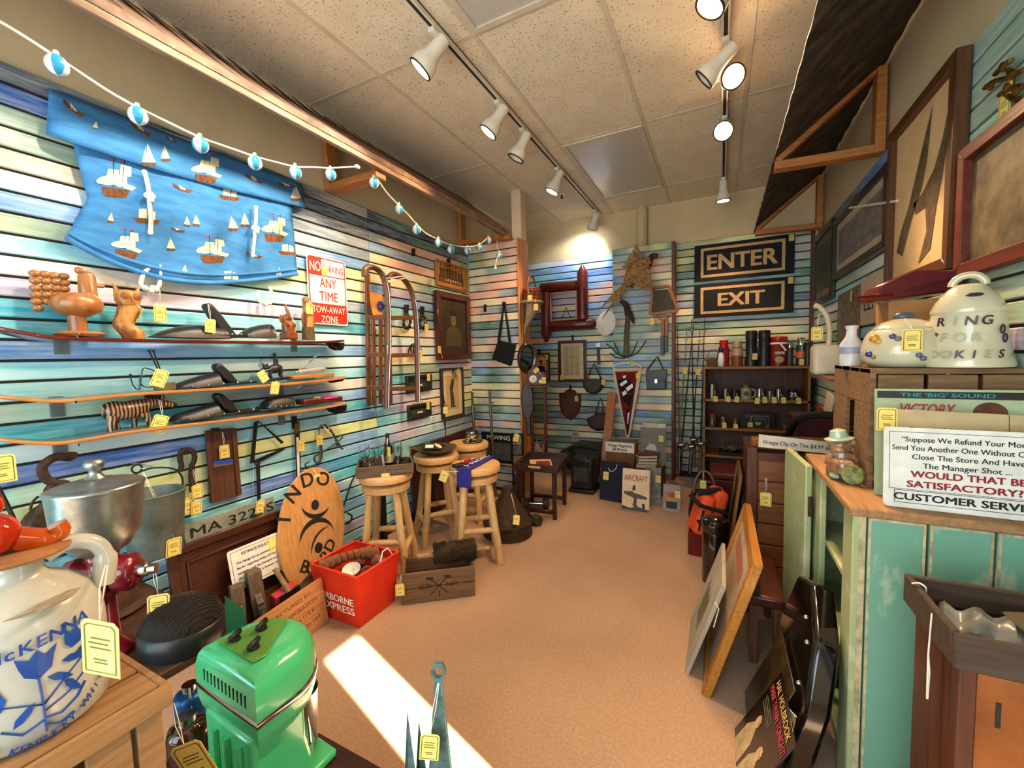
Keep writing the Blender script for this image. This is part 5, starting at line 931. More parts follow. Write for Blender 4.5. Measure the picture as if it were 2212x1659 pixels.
# --- orange bin with cork floats
M_org = mt('orange_plastic', '#d8331a', '#c02a12', rough=.38, sc_=6); bn = thing('mail_bin', 'orange-red corrugated plastic bin holding cork net floats', 'bin', (-1.76, 1.56, 0))
X0_, X1_, Y0_, Y1_, H0 = -1.93, -1.595, 1.415, 1.715, .28; i_ = .025
def wallq(a, b, c, d): return [V(a), V(b), V(c), V(d)]
T = [V((X0_, Y0_, H0)), V((X1_, Y0_, H0)), V((X1_, Y1_, H0)), V((X0_, Y1_, H0))]; Bt = [V((X0_+i_, Y0_+i_, .002)), V((X1_-i_, Y0_+i_, .002)), V((X1_-i_, Y1_-i_, .002)), V((X0_+i_, Y1_-i_, .002))]
for k in range(4):
    a, b, c, d = Bt[k], Bt[(k+1) % 4], T[(k+1) % 4], T[k]; g = G().add([a, b, c, d], [(0, 1, 2, 3)]); obj('side_wall', g, M_org, bn, ang=0, solid=.006)
    obj('rim', G().bar(d, c, .014, .012), M_org, bn, bev=.003)
obj('bottom', G().add(Bt, [(0, 1, 2, 3)]), M_org, bn, ang=0, solid=.004)
ff = f3(Bt[0]+(T[0]-Bt[0])*0, Bt[1]-Bt[0], T[0]-Bt[0]); fx = f3(Bt[1], Bt[2]-Bt[1], T[1]-Bt[1])
for fr_, sp_ in ((ff, .285), (fx, .25)):
    for k in range(5): obj('rivet', G().lathe([(.007, 0), (.006, .003), (0, .004)], 8, fr_[0]+fr_[1]*(.03+k*.055)+fr_[2]*.245+fr_[3]*.004, fr_[3]), M_org, bn)
M_lw = mt('logo_white', '#f0ece4', rough=.5); text('AIRBORNE', ff, .145, .115, .055, M_lw, bn, .006, .02, width=.25); text('EXPRESS', ff, .155, .065, .055, M_lw, bn, .006, .02, width=.23)
g = G(); g.tube([V((-1.62, 1.69, .275)), V((-1.62, 1.66, .32)), V((-1.61, 1.61, .325)), V((-1.60, 1.58, .285))], .004, 6); obj('cord_handle', g, M_rope, bn, ang=70)
M_crk = mt('cork', '#8a5636', '#633a22', rough=.9, sc_=30, bump=.5); fm = None
def float_(c, ax, s=1, lab=None):
    q = V(ax).to_track_quat('Z', 'Y').to_euler(); g = G().lathe([(.012, -.016), (.03, -.018), (.034, -.008), (.034, .008), (.03, .018), (.012, .016)], 16, (0, 0, 0)); o = obj('net_float', g, M_crk, None, loc=(0, 0, 0), ang=40); o.location = c; o.rotation_euler = q; o.scale = (s,)*3
    return tag(o, lab or 'brown cork net float in the orange bin', 'float', 'cork net floats in the orange bin')
for k in range(9):
    t_ = k/8; c = V((lerp(-1.88, -1.74, t_), lerp(1.455, 1.685, t_), .262+.02*sin(pi*t_))); s_ = (1.1, 1.0, .9, .78, .78, .82, .95, 1.15, 1.0)[k]; float_(c, (.52, .85, .1), s_, '%s cork float from the near end of the strung row in the orange bin' % ('first', 'second', 'third', 'fourth', 'fifth', 'sixth', 'seventh', 'eighth', 'ninth')[k])
for lb, (c, ax, s_) in zip(('largest loose cork float by the cord handle of the bin', 'loose cork float right behind the white cup', 'loose cork float touching the strung row above the cup', 'small loose cork float left of the white cup', 'loose cork float tilted between cup and cord handle', 'loose cork float deep at the near left corner of the bin', 'loose cork float hidden under the strung row', 'loose cork float deep under the white cup', 'loose cork float at the far left corner of the bin'), (((-1.66, 1.63, .25), (.3, .4, 1), 1.25), ((-1.76, 1.55, .23), (1, .5, .2), 1.0), ((-1.72, 1.50, .21), (.8, .6, .1), .9), ((-1.78, 1.48, .20), (.8, .6, .1), .9), ((-1.68, 1.56, .215), (.7, -.6, .3), 1.1), ((-1.83, 1.47, .19), (.7, .2, .6), 1.0), ((-1.86, 1.58, .17), (.3, .2, .9), 1.1), ((-1.64, 1.49, .17), (.2, .3, .9), 1.1), ((-1.84, 1.65, .2), (.5, .2, .6), 1.1))): float_(V(c), ax, s_, lb)
wc = thing('ceramic_cup', 'white china cup lying on its side among the cork floats', 'cup', (-1.66, 1.46, .23)); obj('bowl', G().lathe([(.0, 0), (.02, .002), (.036, .02), (.045, .045), (.043, .045), (.033, .02), (0, .006)], 20, V((-1.68, 1.465, .25)), (.2, -.3, 1), caps=False), mt('white_china', '#e6ddcc', rough=.25), wc, ang=60)
obj('handle', G().tube([V((-1.645, 1.455, .285+.016*sin(t_)))+V((.016*cos(t_), 0, 0)) for t_ in [k*.5 for k in range(10)]], .004, 6), MT['white_china'], wc)
# --- green mixer on dark bench box
bxm = thing('bench_box', 'low dark stained wooden box at the bottom edge under the green mixer', 'box', (-1.0, .58, 0)); M_bb2 = wood('bench_red', '#3a1710', '#260c08', 'x', 4, rough=.4)
for k in range(3): obj('top_plank', G().bx(-1.44, -.50, .40+.137*k, .40+.137*k+.133, .18, .2), M_bb2, bxm, bev=.002)
for g in (G().bx(-1.43, -.52, .41, .425, 0, .18), G().bx(-1.43, -.52, .785, .80, 0, .18), G().bx(-1.43, -1.415, .41, .8, 0, .18), G().bx(-.535, -.52, .41, .8, 0, .18)): obj('side_board', g, M_bb2, bxm, bev=.002)
M_grn = mt('green_enamel', '#48bf80', '#3fb074', rough=.2, coat=.6, sc_=4); M_grd = mt('green_panel', '#5c8f3a', '#4f8031', rough=.35); M_chr = mt('chrome', '#d8d8d8', rough=.08, metal=1)
qa, qb, b_ = P(425, 1478, Z=.485), P(556, 1572, Z=.485), P(708, 1430, Z=.485); a_ = (qa+qb)/2; mW = (qb-qa).length; ax_ = V((0, 0, 1)).cross((qb-qa).normalized()); mL = (b_-a_).dot(ax_)*1.02
gm_ = thing('drink_mixer', 'green enamel vintage drink mixer with black knobs and chrome band', 'appliance', V((a_.x, a_.y, .2))+ax_*.1)
ay_ = V((0, 0, 1)).cross(ax_)
def dsh(s, z, x0=0, w=mW):
    pts = []
    h = w/2*s; L_ = mL*s
    for k in range(17):
        t_ = -pi/2+pi*k/16; pts.append(((L_-L_*.62)+L_*.62*cos(t_), h*sin(t_)))
    pts = [(x0, -h)]+[(max(x0, p[0]), p[1]) for p in pts]+[(x0, h)]
    off = (1-s)*mL*.35
    return [V((a_.x, a_.y, z))+ax_*(p[0]+off)+ay_*p[1] for p in pts]
obj('head_shell', G().rings([dsh(1, .495), dsh(1, .53), dsh(.985, .55), dsh(.94, .572), dsh(.84, .59), dsh(.66, .60), dsh(.4, .604), dsh(.05, .605)]), M_grn, gm_, ang=48); obj('chrome_band', G().rings([dsh(1.012, .478), dsh(1.025, .481), dsh(1.025, .493), dsh(1.012, .496)]), M_chr, gm_, ang=40)
obj('lower_shell', G().rings([dsh(.8, .40), dsh(.93, .425), dsh(.99, .455), dsh(1, .479)]), M_grn, gm_, ang=48)
z_ = V((a_.x, a_.y, 0))
obj('column', G().rings([[z_+ax_*x+ay_*y+V((0, 0, z)) for x, y in ((0, -w), (l_, -w*.85), (l_, w*.85), (0, w))] for z, l_, w in ((.2, .17, .135), (.22, .165, .13), (.32, .15, .115), (.43, .15, .115))]), M_grn, gm_, bev=.012, seg=3)
obj('foot', G().rings([[z_+ax_*x+ay_*y+V((0, 0, z)) for x, y in ((-.01, -.13), (mL, -.12), (mL, .12), (-.01, .13))] for z in (.2, .225)]), M_grn, gm_, bev=.008, seg=2)
for k in (-1, 0, 1): obj('rib', G().tube([z_+ax_*(-.004-.006*0)+ay_*(k*.055)+V((0, 0, .25)), z_+ax_*(-.002)+ay_*(k*.055)+V((0, 0, .40))], .012, 8), M_grn, gm_, ang=60)
pnl = obj('control_panel', G().prism((z_+V((0, 0, .6045)), ax_, ay_, V((0, 0, 1))), [(.03, -.085), (.06, -.088), (.175, .0), (.175, .02), (.15, .055), (.03, .085)], 0, .003), M_grd, gm_, bev=.002)
for x, y in ((.055, .045), (.115, .025), (.06, -.035)):
    c = z_+ax_*x+ay_*y+V((0, 0, .607)); k_ = obj('knob', G().lathe([(.014, 0), (.012, .008), (0, .009)], 14, c), M_blk, gm_); obj('grip', G().box(c+V((0, 0, .014)), (.045, .012, .016), (0, 0, math.atan2(ax_.y, ax_.x)+.5)), M_blk, k_, bev=.003)
for k in range(12):
    y = (k-5.5)*.0175; obj('vent_slot', G().box(z_+ax_*.002+ay_*y+V((0, 0, .53)), (.006, .005, .03), (0, 0, math.atan2(ax_.y, ax_.x))), mt('slot_black', '#0d1f14', rough=.8), gm_)
cc = z_+ax_*(mL*.78)-ay_*.03; obj('steel_cup', G().lathe([(.0, .23), (.038, .23), (.042, .235), (.05, .40), (.052, .405), (.048, .402), (.04, .24)], 28, cc, caps=False), M_steel, gm_, ang=50); obj('chrome_rod', G().cyl(z_+ax_*.175-ay_*.07+V((0, 0, .22)), z_+ax_*.165-ay_*.07+V((0, 0, .43)), .007, n=10), M_chr, gm_); obj('latch', G().ball(z_+ax_*(mL*1.01)-ay_*.0+V((0, 0, .478)), (.008, .008, .012), 8, 6), M_blk, gm_)
ptag(gm_, P(398, 1610, d=.93), (.1, -.35, .5), 1.5, P(372, 1520, d=.95))
# steel tools standing at the bottom edge
M_st2 = mt('hammered_steel', '#6f9aa0', '#4f777e', rough=.35, metal=.7, sc_=50, bump=.5)
wr_ = thing('spud_wrench', 'steel spud wrench with ring end standing upright at the bottom edge', 'wrench', P(880, 1659, d=.9)); o = P(775, 1460, d=.9)
e2 = (P(775, 1460, d=.9)-V((-.54, .66, .2))); fw_ = f3(V((-.54, .66, .2)), CR, e2); HH = e2.length; r_ = .017
ring = G()
for k in range(6):
    a0, a1 = 2*pi*k/6, 2*pi*(k+1)/6; ring.prism(fw_, [(r_*cos(a0), HH-.02+r_*1.25*sin(a0)), (r_*cos(a1), HH-.02+r_*1.25*sin(a1)), (r_*.6*cos(a1), HH-.02+r_*.8*sin(a1)), (r_*.6*cos(a0), HH-.02+r_*.8*sin(a0))], -.005, .005)
obj('ring_end', ring, M_st2, wr_, ang=0); obj('shank', G().prism(fw_, [(-.008, HH-.038), (.008, HH-.038), (.013, HH-.09), (.03, HH-.25), (.05, 0), (-.05, 0), (-.022, HH-.25), (-.011, HH-.09)], -.005, .005), M_st2, wr_, bev=.002); ptag(wr_, fw_[0]+fw_[1]*-.0+fw_[2]*(HH-.135)-CF*.03-CR*.012, (0, .1, YAW), .85, fw_[0]+fw_[2]*(HH-.042)-CF*.006)
for lab, px, py, d_, dx in (('taller steel spike pointing up beside the spud wrench', 880, 1542, .9, .0), ('shorter steel spike at the bottom edge', 905, 1562, .93, .03)):
    a = P(px, py, d=d_); b = V((a.x+.005, a.y, .2)); u, v, n = frm(a-b); t = tag(obj('steel_spike', G().rings([[b+u*.03, b+v*.012, b-u*.03, b-v*.012], [lerp(b, a, .6)+u*.018, lerp(b, a, .6)+v*.008, lerp(b, a, .6)-u*.018, lerp(b, a, .6)-v*.008], [a+u*.0012, a+v*.001, a-u*.0012, a-v*.001]]), M_st2, None, ang=20), lab, 'spike', 'steel spikes at the bottom edge')
# --- gurney crate with wire brush roll
gc = V((-1.392, 1.803, 0)); ang_ = math.atan2(.245, .315); gk = thing('tool_crate', 'old wooden crate with crossed tools stamp and a roll of rusty chain', 'crate', gc, rot=(0, 0, ang_))
M_gk = wood('grey_crate', '#7c5c3a', '#553b22', 'x', 5, rough=.8, bump=.5); L_, D_, h_ = .40, .20, .175
for z0_, z1_ in ((0, .085), (.089, .175)): obj('front_board', G().bx(-L_/2, L_/2, 0, .014, z0_, z1_), M_gk, gk, bev=.003); obj('back_board', G().bx(-L_/2, L_/2, D_-.014, D_, z0_, z1_), M_gk, gk, bev=.003)
for x in (-L_/2, L_/2-.016): obj('end_board', G().bx(x, x+.016, .014, D_-.014, 0, .19), M_gk, gk, bev=.003)
obj('floor_board', G().bx(-L_/2+.016, L_/2-.016, .014, D_-.014, .0, .012), M_gk, gk)
fq = (V((0, 0, 0)), V((1, 0, 0)), V((0, 0, 1)), V((0, -1, 0))); M_brn = mt('burnt_stamp', '#33210f', rough=.9); text('GUR', fq, -.075, .08, .034, M_brn, gk, .0008, .004, width=.07); text('NEY', fq, .075, .08, .034, M_brn, gk, .0008, .004, width=.07)
g = G()
for s in (-1, 1): g.prism(fq, [(-.05*s-.004, .04), (-.05*s+.004, .04), (.05*s+.004, .135), (.05*s-.004, .135)], .0005, .001); g.prism(fq, [(.05*s-.02, .13), (.05*s+.02, .125), (.05*s+.018, .14), (.05*s-.018, .145)], .0005, .001)
g.prism(fq, [(-.003, .025), (.003, .025), (.003, .06), (-.003, .06)], .0005, .001); obj('crossed_tools', g, M_brn, gk, ang=0); ptag(gk, V((-.21, -.012, .13)), (0, 0, 0), 1.0, V((-.2, -.006, .175)))
cr_ = thing('chain_roll', 'rolled mat of rusty wire chain lying across the wooden crate', 'chain', V((-1.375, 1.905, .18)), rot=(0, 0, ang_)); M_chn = mt('chain_rust', '#3d2d1c', '#231910', rough=.8, metal=.5)
g = G(); R2 = random.Random(2)
for k in range(420):
    a = R2.uniform(0, 2*pi); x = R2.uniform(-.10, .14); rr = .062+R2.uniform(-.006, .006); c = V((x, rr*cos(a), .06+rr*.85*sin(a))); t1 = V((R2.uniform(-1, 1), R2.uniform(-1, 1), R2.uniform(-1, 1))).normalized()*.012; g.bar(c-t1, c+t1, .003, .003)
o = obj('chain_mesh', g, M_chn, cr_, ang=0); o['kind'] = 'stuff'; obj('core', G().cyl((-.1, 0, .06), (.14, 0, .06), .055, n=14), M_chn, cr_); obj('spindle', G().cyl((-.19, 0, .055), (.22, 0, .058), .014, .012, 10), mt('handle_wood', '#a2845a'), cr_)
# ================================================================== stools and what stands on them
M_log = wood('peeled_pine', '#d8b57e', '#b88d56', 'z', 6, rough=.45, bump=.3, coat=.15); M_seat = wood('pine_seat', '#d9b077', '#bd8f58', 'x', 5, rough=.4, bump=.2, coat=.2); SH = .64
def make_stool():
    t = thing('bar_stool', 'x', 'stool', (0, 0, 0), 'round log bar stools', rot=(0, 0, 0))
    obj('seat', G().lathe([(0, SH-.05), (.15, SH-.05), (.165, SH-.044), (.168, SH-.01), (.16, SH), (0, SH)], 40), M_seat, t, ang=50); obj('swivel', G().lathe([(.1, SH-.066), (.1, SH-.05)], 24), M_iron, t)
    obj('apron', G().lathe([(0, SH-.115), (.138, SH-.115), (.148, SH-.108), (.15, SH-.072), (.142, SH-.066), (0, SH-.066)], 36), M_seat, t, ang=50)
    for k in range(4):
        a = pi/4+pi/2*k; p0 = V((.195*cos(a), .195*sin(a), 0)); p1 = V((.105*cos(a), .105*sin(a), SH-.1)); pts = [lerp(p0, p1, i/6)+V((random.uniform(-.003, .003), random.uniform(-.003, .003), 0)) for i in range(7)]; obj('leg', G().tube(pts, [.026, .026, .025, .025, .024, .024, .022], 12), M_log, t, ang=60)
    for k in range(4):
        a, b = pi/4+pi/2*k, pi/4+pi/2*(k+1); z = .16 if k % 2 else .22; r = lerp(.195, .105, z/(SH-.1)); obj('stretcher', G().tube([V((r*cos(a), r*sin(a), z)), V((r*(cos(a)+cos(b))/2, r*(sin(a)+sin(b))/2, z)), V((r*cos(b), r*sin(b), z))], [.017, .021, .017], 10), M_log, t, ang=60)
    return t
ST = [P(833, 1018, Z=SH), P(942, 980, Z=SH), P(1012, 955, Z=SH), P(1027, 1001, Z=SH)]
LAB = ['log bar stool carrying the glass tray, nearest the orange bin', 'log bar stool under the pewter bowl, behind the glass tray stool', 'log bar stool under the silver cup, deepest in the corner', 'log bar stool draped with a purple scarf, beside the chain crate']
s0 = make_stool(); s0['label'] = LAB[0]; s0.location = (ST[0].x, ST[0].y, 0); s0.rotation_euler = (0, 0, .5)
for k in (1, 2, 3): dup(s0, (ST[k].x, ST[k].y, 0), (0, 0, (.9, .2, .62)[k-1]), LAB[k])
# tray of glasses
c = ST[0]+V((.0, .0, .001)); ang_ = math.atan2(.75, .8); tr = thing('wooden_tray', 'rough grey wooden tray of glasses on the nearest stool', 'tray', c, rot=(0, 0, ang_)); M_gtr = wood('driftwood', '#6d5744', '#463526', 'x', 6, rough=.85, bump=.6)
for g in (G().bx(-.17, .17, -.125, -.113, 0, .065), G().bx(-.17, .17, .113, .125, 0, .065), G().bx(-.17, -.158, -.113, .113, 0, .06), G().bx(.158, .17, -.113, .113, 0, .06)): obj('side_board', g, M_gtr, tr, bev=.003)
obj('floor_board', G().bx(-.158, .158, -.113, .113, .0, .01), M_gtr, tr); ptag(tr, V((.0, -.135, .02)), (0, 0, 0), 1.05, V((-.02, -.05, .14)))
M_wine = mt('wine_glass', '#f2f6f5', '#ffffff', rough=.02, trans=1, ior=1.35); Rz = Matrix.Rotation(ang_, 3, 'Z')
def glass(name, lab, dx, dy, kind):
    b = c+Rz @ V((dx, dy, .0115))
    if kind == 'wine': pr = [(.032, 0), (.03, .003), (.005, .006), (.004, .055), (.012, .062), (.033, .085), (.037, .11), (.031, .155), (.029, .155), (.034, .11), (.030, .087), (.008, .067), (0, .065)]
    elif kind == 'flute': pr = [(.03, 0), (.028, .003), (.005, .006), (.004, .05), (.01, .058), (.024, .09), (.028, .13), (.025, .185), (.0235, .185), (.026, .13), (.022, .092), (.006, .063), (0, .06)]
    else: pr = [(.0, 0), (.034, .0), (.038, .004), (.042, .13), (.040, .13), (.035, .012), (0, .012)]
    return tag(obj(name, G().lathe(pr, 20, b, caps=False), M_wine, None, ang=60, loc=b), lab, 'glass', 'glasses on the wooden tray')
glass('wine_glass', 'stemmed wine glass at the far left corner of the wooden tray', -.125, .055, 'wine'); glass('wine_glass', 'stemmed wine glass at the front left of the wooden tray', -.09, -.06, 'wine'); glass('champagne_flute', 'champagne flute with tag in the middle of the wooden tray', -.01, -.04, 'flute'); glass('champagne_flute', 'champagne flute right of the bottle on the wooden tray', .075, -.06, 'flute')
glass('glass_tumbler', 'plain straight tumbler nearest the right end of the tray', .12, .045, 'tumbler'); glass('glass_tumbler', 'plain straight tumbler behind the bottle on the tray', .05, .065, 'tumbler')
b = c+Rz @ V((.02, .01, .0115)); t = thing('wine_bottle', 'small dark wine bottle with cream label among the glasses', 'bottle', b); obj('body', G().lathe([(0, 0), (.03, .001), (.031, .12), (.026, .15), (.012, .175), (.011, .225), (.0, .226)], 20, b), mt('bottle_dark', '#1c120b', '#2a1a0e', rough=.08, coat=.6), t, ang=60); obj('label', G().lathe([(.0315, .045), (.0315, .10)], 20, b, caps=False), mt('cream_label', '#d9c79a', rough=.7), t); obj('neck_foil', G().lathe([(.0118, .195), (.0122, .228), (0, .229)], 14, b), M_blk, t); ptag(t, b+V((.03, -.04, .15)), (0, 0, .45), .9, b+V((.01, -.01, .2)))
# pewter bowl
c = ST[1]; M_pew = mt('pewter', '#7d7a74', '#5f5c57', rough=.32, metal=.9, sc_=20); pb_ = thing('pewter_bowl', 'wide pewter bowl holding a small dark dish on the middle stool', 'bowl', c)
obj('bowl', G().lathe([(0, .001), (.08, .001), (.12, .02), (.15, .045), (.158, .052), (.15, .053), (.115, .028), (.08, .008), (0, .007)], 36, c, caps=False), M_pew, pb_, ang=60)
d = thing('small_dish', 'small black dish of paper slips inside the pewter bowl', 'dish', c+V((0, 0, .03))); cc = c+V((-.01, -.02, .03)); obj('dish', G().lathe([(0, .0), (.06, .0), (.095, .026), (.092, .028), (.058, .006), (0, .006)], 28, cc, caps=False), M_blk, d, ang=60)
for k, (dx, dy, rz, col) in enumerate(((-.01, -.03, .5, '#ece8dc'), (.03, .02, 1.4, '#d8b9b0'), (.05, .0, 1.0, '#e2d6bb'), (-.05, .01, .1, '#2f4a2c'))): obj('paper_slip', G().box(cc+V((dx, dy, .034)), (.06, .035, .003), (.5, .3*k, rz)), mt('slip%d' % k, col, rough=.8), d)
# silver cup and saucer
c = ST[2]; M_sil = mt('silver', '#b9b2a6', '#948c80', rough=.18, metal=1); sv = thing('silver_cup', 'silver cup on a saucer on the deepest stool', 'cup', c+V((.03, .0, 0))); c2 = c+V((.03, .02, 0)); obj('saucer', G().lathe([(0, .001), (.05, .001), (.085, .012), (.083, .015), (.05, .005), (0, .005)], 28, c2, caps=False), M_sil, sv, ang=60); obj('cup', G().lathe([(.03, .006), (.045, .02), (.056, .05), (.05, .058), (.056, .066), (.052, .09), (.05, .09), (.052, .068), (.046, .058), (.052, .05), (.04, .022), (0, .012)], 28, c2, caps=False), M_sil, sv, ang=60); ptag(sv, c2+V((.0, -.1, .002)), (1.4, 0, .4), .9, c2+V((.0, -.05, .05)))
# black spiral candlestick
a = P(962, 952, Z=SH+.005); cs = thing('iron_candlestick', 'slender black iron stick figure with tag rising from the middle stool', 'ornament', a); zt_ = P(962, 850, X=a.x).z-a.z
obj('stem', G().tube([a, a+V((.004, .004, .08)), a+V((0, 0, .16)), a+V((-.006, 0, zt_*.75)), a+V((0, 0, zt_))], [.006, .004, .009, .012, .002], 8), M_iron, cs, ang=60); obj('foot', G().lathe([(.03, 0), (.03, .004), (.006, .01)], 16, a), M_iron, cs); obj('barb', G().tube([a+V((0, 0, zt_*.9)), a+V((.02, .025, zt_*.6))], [.002, .004], 6), M_iron, cs); ptag(cs, a+V((.015, -.005, zt_*.72)), (0, 0, .5), .85, a+V((0, 0, zt_*.8)))
# scarf, red box, wallet on the last stool
c = ST[3]; sf = thing('fan_scarf', 'purple and white lettered fan scarf draped over the stool', 'scarf', c); M_pur = mt('purple_knit', '#2c2a86', '#23216c', rough=.95, sc_=120, bump=.6)
dirS = (P(1085, 975, Z=SH)-P(985, 1028, Z=SH)); dirS.z = 0; dirS.normalize(); sS = V((0, 0, 1)).cross(dirS)
def sc_s(u, v):
    s = lerp(-.30, .26, u); z = SH+.008+.006*sin(u*9+v*3); p = c+dirS*max(-.17, min(.175, s))-sS*.01+sS*((v-.5)*.10); z = z-(max(0, -.17-s) if s < -.17 else max(0, s-.175))*.95; return V((p.x, p.y, z))+dirS*(.008 if s > .17 else (-.008 if s < -.165 else 0))
obj('cloth', G().grid(sc_s, 34, 6), M_pur, sf, ang=70, solid=.006)
fr = f3(c-sS*.01+V((0, 0, SH+.019-c.z)), dirS, sS); text('PACIFIC', fr, .04, -.02, .05, M_lw, sf, 0, .015, width=.24); g = G()
for q in ([(-.16, -.03), (-.155, -.03), (-.12, .03), (-.125, .03)], [(-.15, .02), (-.11, .0), (-.113, -.006), (-.153, .014)]): g.flat(fr, q, .001)
obj('emblem', g, M_lw, sf, ang=0); ptag(sf, P(978, 1015, Z=SH-.01)+V((-.02, -.05, 0)), (.1, .4, .35), 1.1, c-dirS*.17+V((0, 0, -.01)))
rb = thing('toy_box', 'small red and cream matchbox toy lying on the scarf stool', 'toy', c+sS*.07+V((0, 0, .001))); q = c+sS*.075+dirS*.0+V((0, 0, .013)); obj('box', G().box(q, (.075, .03, .024), (0, 0, math.atan2(dirS.y, dirS.x)-.3)), mt('toy_red', '#d43a1c', rough=.4), rb, bev=.003); obj('end', G().box(q-dirS*.045+V((0, 0, .0)), (.02, .022, .02), (0, 0, math.atan2(dirS.y, dirS.x)-.3)), mt('toy_cream', '#d9b98c', rough=.5), rb, bev=.002)
tag(obj('black_wallet', G().box(c+sS*.055-dirS*.115+V((0, 0, .012)), (.09, .055, .022), (0, 0, math.atan2(dirS.y, dirS.x)-.5)), mt('black_leather', '#15120f', rough=.45), None, bev=.005, seg=2), 'black leather wallet on the scarf stool', 'wallet')
# under the stools
fc = P(1095, 1168, Z=0)+V((-.05, .12, 0)); fu = thing('iron_funnel', 'large dark rusty iron funnel standing mouth down behind the scarf stool', 'funnel', fc); obj('cone', G().lathe([(.185, 0), (.185, .10), (.172, .11), (.06, .30), (.05, .31), (.045, .36), (.0, .362)], 36, fc), M_rst, fu, ang=40); obj('rim', G().lathe([(.185, .09), (.192, .095), (.192, .108), (.185, .113)], 36, fc, caps=False), M_rst, fu); ptag(fu, fc+V((.13, -.11, .2)), (-.5, .2, .6), 1.0, fc+V((.05, -.04, .33)))
def dumbbell(lab, p, rz):
    t = thing('dumbbell', lab, 'dumbbell', p, 'iron hex dumbbells', rot=(0, 0, rz)); obj('grip', G().cyl((-.06, 0, .045), (.06, 0, .045), .014, n=10), M_steel, t)
    for s in (-1, 1): obj('head', G().cyl((s*.06, 0, .045), (s*.115, 0, .045), .05, .046, 6), mt('cast_grey', '#4b443a', '#332d26', rough=.6, metal=.4, sc_=30), t, bev=.006)
dumbbell('iron hex dumbbell lying in front of the tray table', P(1158, 1098, Z=0), .3); dumbbell('iron hex dumbbell pushed against the funnel', P(1146, 1128, Z=0), -.5)
g = G(); cb = thing('black_cable', 'black cable looping down the slats behind the first stool', 'cable', P(750, 1160, X=XL+.03)); obj('cord', g.tube(smooth([P(x, y, X=XL+.03) for x, y in ((770, 1022), (758, 1045), (745, 1085), (738, 1105), (742, 1130), (756, 1128), (760, 1115), (750, 1108))], 5), .006, 8), M_blk, cb, ang=70)
bp = thing('leaning_plank', 'dark brown plank leaning along the wall behind the stools', 'plank', (-2.26, 3.1, 0)); obj('plank', G().prism(f3((-2.235, 0, .0), (0, 1, 0), (-.05, 0, 1)), [(2.6, 0), (3.6, 0), (3.6, .65), (2.6, .62)], 0, .02), M_pan, bp, bev=.003)
for lab, y in (('tall black post standing behind the stools, nearer the tray', 2.18), ('tall black post standing behind the stools, further back', 2.75)): tag(obj('iron_post', G().bx(-2.2, -2.16, y, y+.04, 0, .58), M_iron, None, bev=.003), lab, 'post', 'black iron posts')
# ================================================================== partition wall and its end
FP = fb(YR); M_fab = mt('black_fabric', '#0c0c0d', '#131314', rough=.95)
hb = thing('shoulder_bag', 'plain black cloth shoulder bag hanging on the partition wall', 'bag', P(1087, 788, Y=YR-.03)); obj('pouch', pz(G(), FP, [(1077, 734), (1115, 744), (1104, 791), (1063, 776)], .03, .035), M_fab, hb, bev=.012, seg=3)
for q in ([(1087, 657), (1090, 657), (1080, 737), (1074, 736)], [(1088, 657), (1091, 657), (1104, 742), (1099, 742)]): obj('strap', pz(G(), FP, q, .03, .004), M_fab, hb)
obj('hook', pz(G(), FP, [(1086, 652), (1092, 652), (1092, 662), (1086, 662)], .012, .022), M_iron, hb)
tag(obj('display_hook', pz(G(), FP, [(1046, 658), (1050, 658), (1050, 674), (1046, 674)], .01, .02), M_iron), 'bare black slat hook left of the shoulder bag', 'hook', 'black slat hooks')
for lab, px, top, bot in (('steel tube stand with cross peg nearer the corner', 1026, 848, 1000), ('steel tube stand with cross peg in front of the moving poster', 1064, 842, 1010)):
    Y_ = YR-.17; a, b = P(px-6, top, Y=Y_), P(px+2, bot, Y=Y_); b = V((b.x, Y_+.02, 0)); t = thing('steel_stand', lab, 'stand', b, 'steel tube stands'); obj('tube', G().cyl(b, a-V((0, 0, .12)), .016, .014, 12), mt('dull_steel', '#8a8478', '#6f695e', rough=.35, metal=.85), t); obj('flat_top', G().box(a-V((0, 0, .06)), (.03, .006, .13)), MT['dull_steel'], t, bev=.001); obj('peg', G().cyl(a-V((.005, 0, .13)), a-V((-.06, .03, .115)), .006, n=8), MT['dull_steel'], t); obj('foot', G().lathe([(.05, 0), (.05, .006), (.017, .012)], 16, b), MT['dull_steel'], t)
# poster and shelf of small pictures below
mp_ = thing('moving_poster', 'black and grey framed poster headed moving below the partition slats', 'poster', P(1075, 1010, Y=YR-.06)); q = pg(FP, [(1040, 930), (1106, 938), (1106, 1000), (1040, 1000)], .06); u0, u1, v1, v0 = q[0][0], q[1][0], q[0][1]-.01, .30
obj('sheet', G().prism(FP, [(u0, v0), (u1, v0), (u1, v1), (u0, v1)], .05, .06), mt('poster_black', '#17161a', rough=.35), mp_, ang=0); obj('photo', G().prism(FP, [(u0+.06, v0+.03), (u1-.02, v0+.03), (u1-.02, v1-.1), (u0+.06, v1-.1)], .06, .061), mt('poster_grey', '#5d5f60', '#3a3b3d', rough=.4, sc_=9), mp_, ang=0); text('MOVING', FP, (u0+u1)/2+.02, v1-.07, .06, M_lw, mp_, .062, .006, width=(u1-u0)*.75); text('PICTURES', FP, u0+.05, v1-.2, .03, mt('grey_ink', '#a9a49a', rough=.6), mp_, .062, .004, rot=-pi/2, width=.15)
pr_ = thing('postcard_rack', 'narrow black rack of small picture cards beside the tray table', 'rack', (-1.80, YR-.12, 0)); x0_, x1_ = P(1108, 950, Y=YR-.12).x, P(1127, 950, Y=YR-.12).x
obj('frame', G().frame(fb(YR-.1), x0_-.012, x1_+.012, .0, .62, .012, 0, .03), M_blk, pr_)
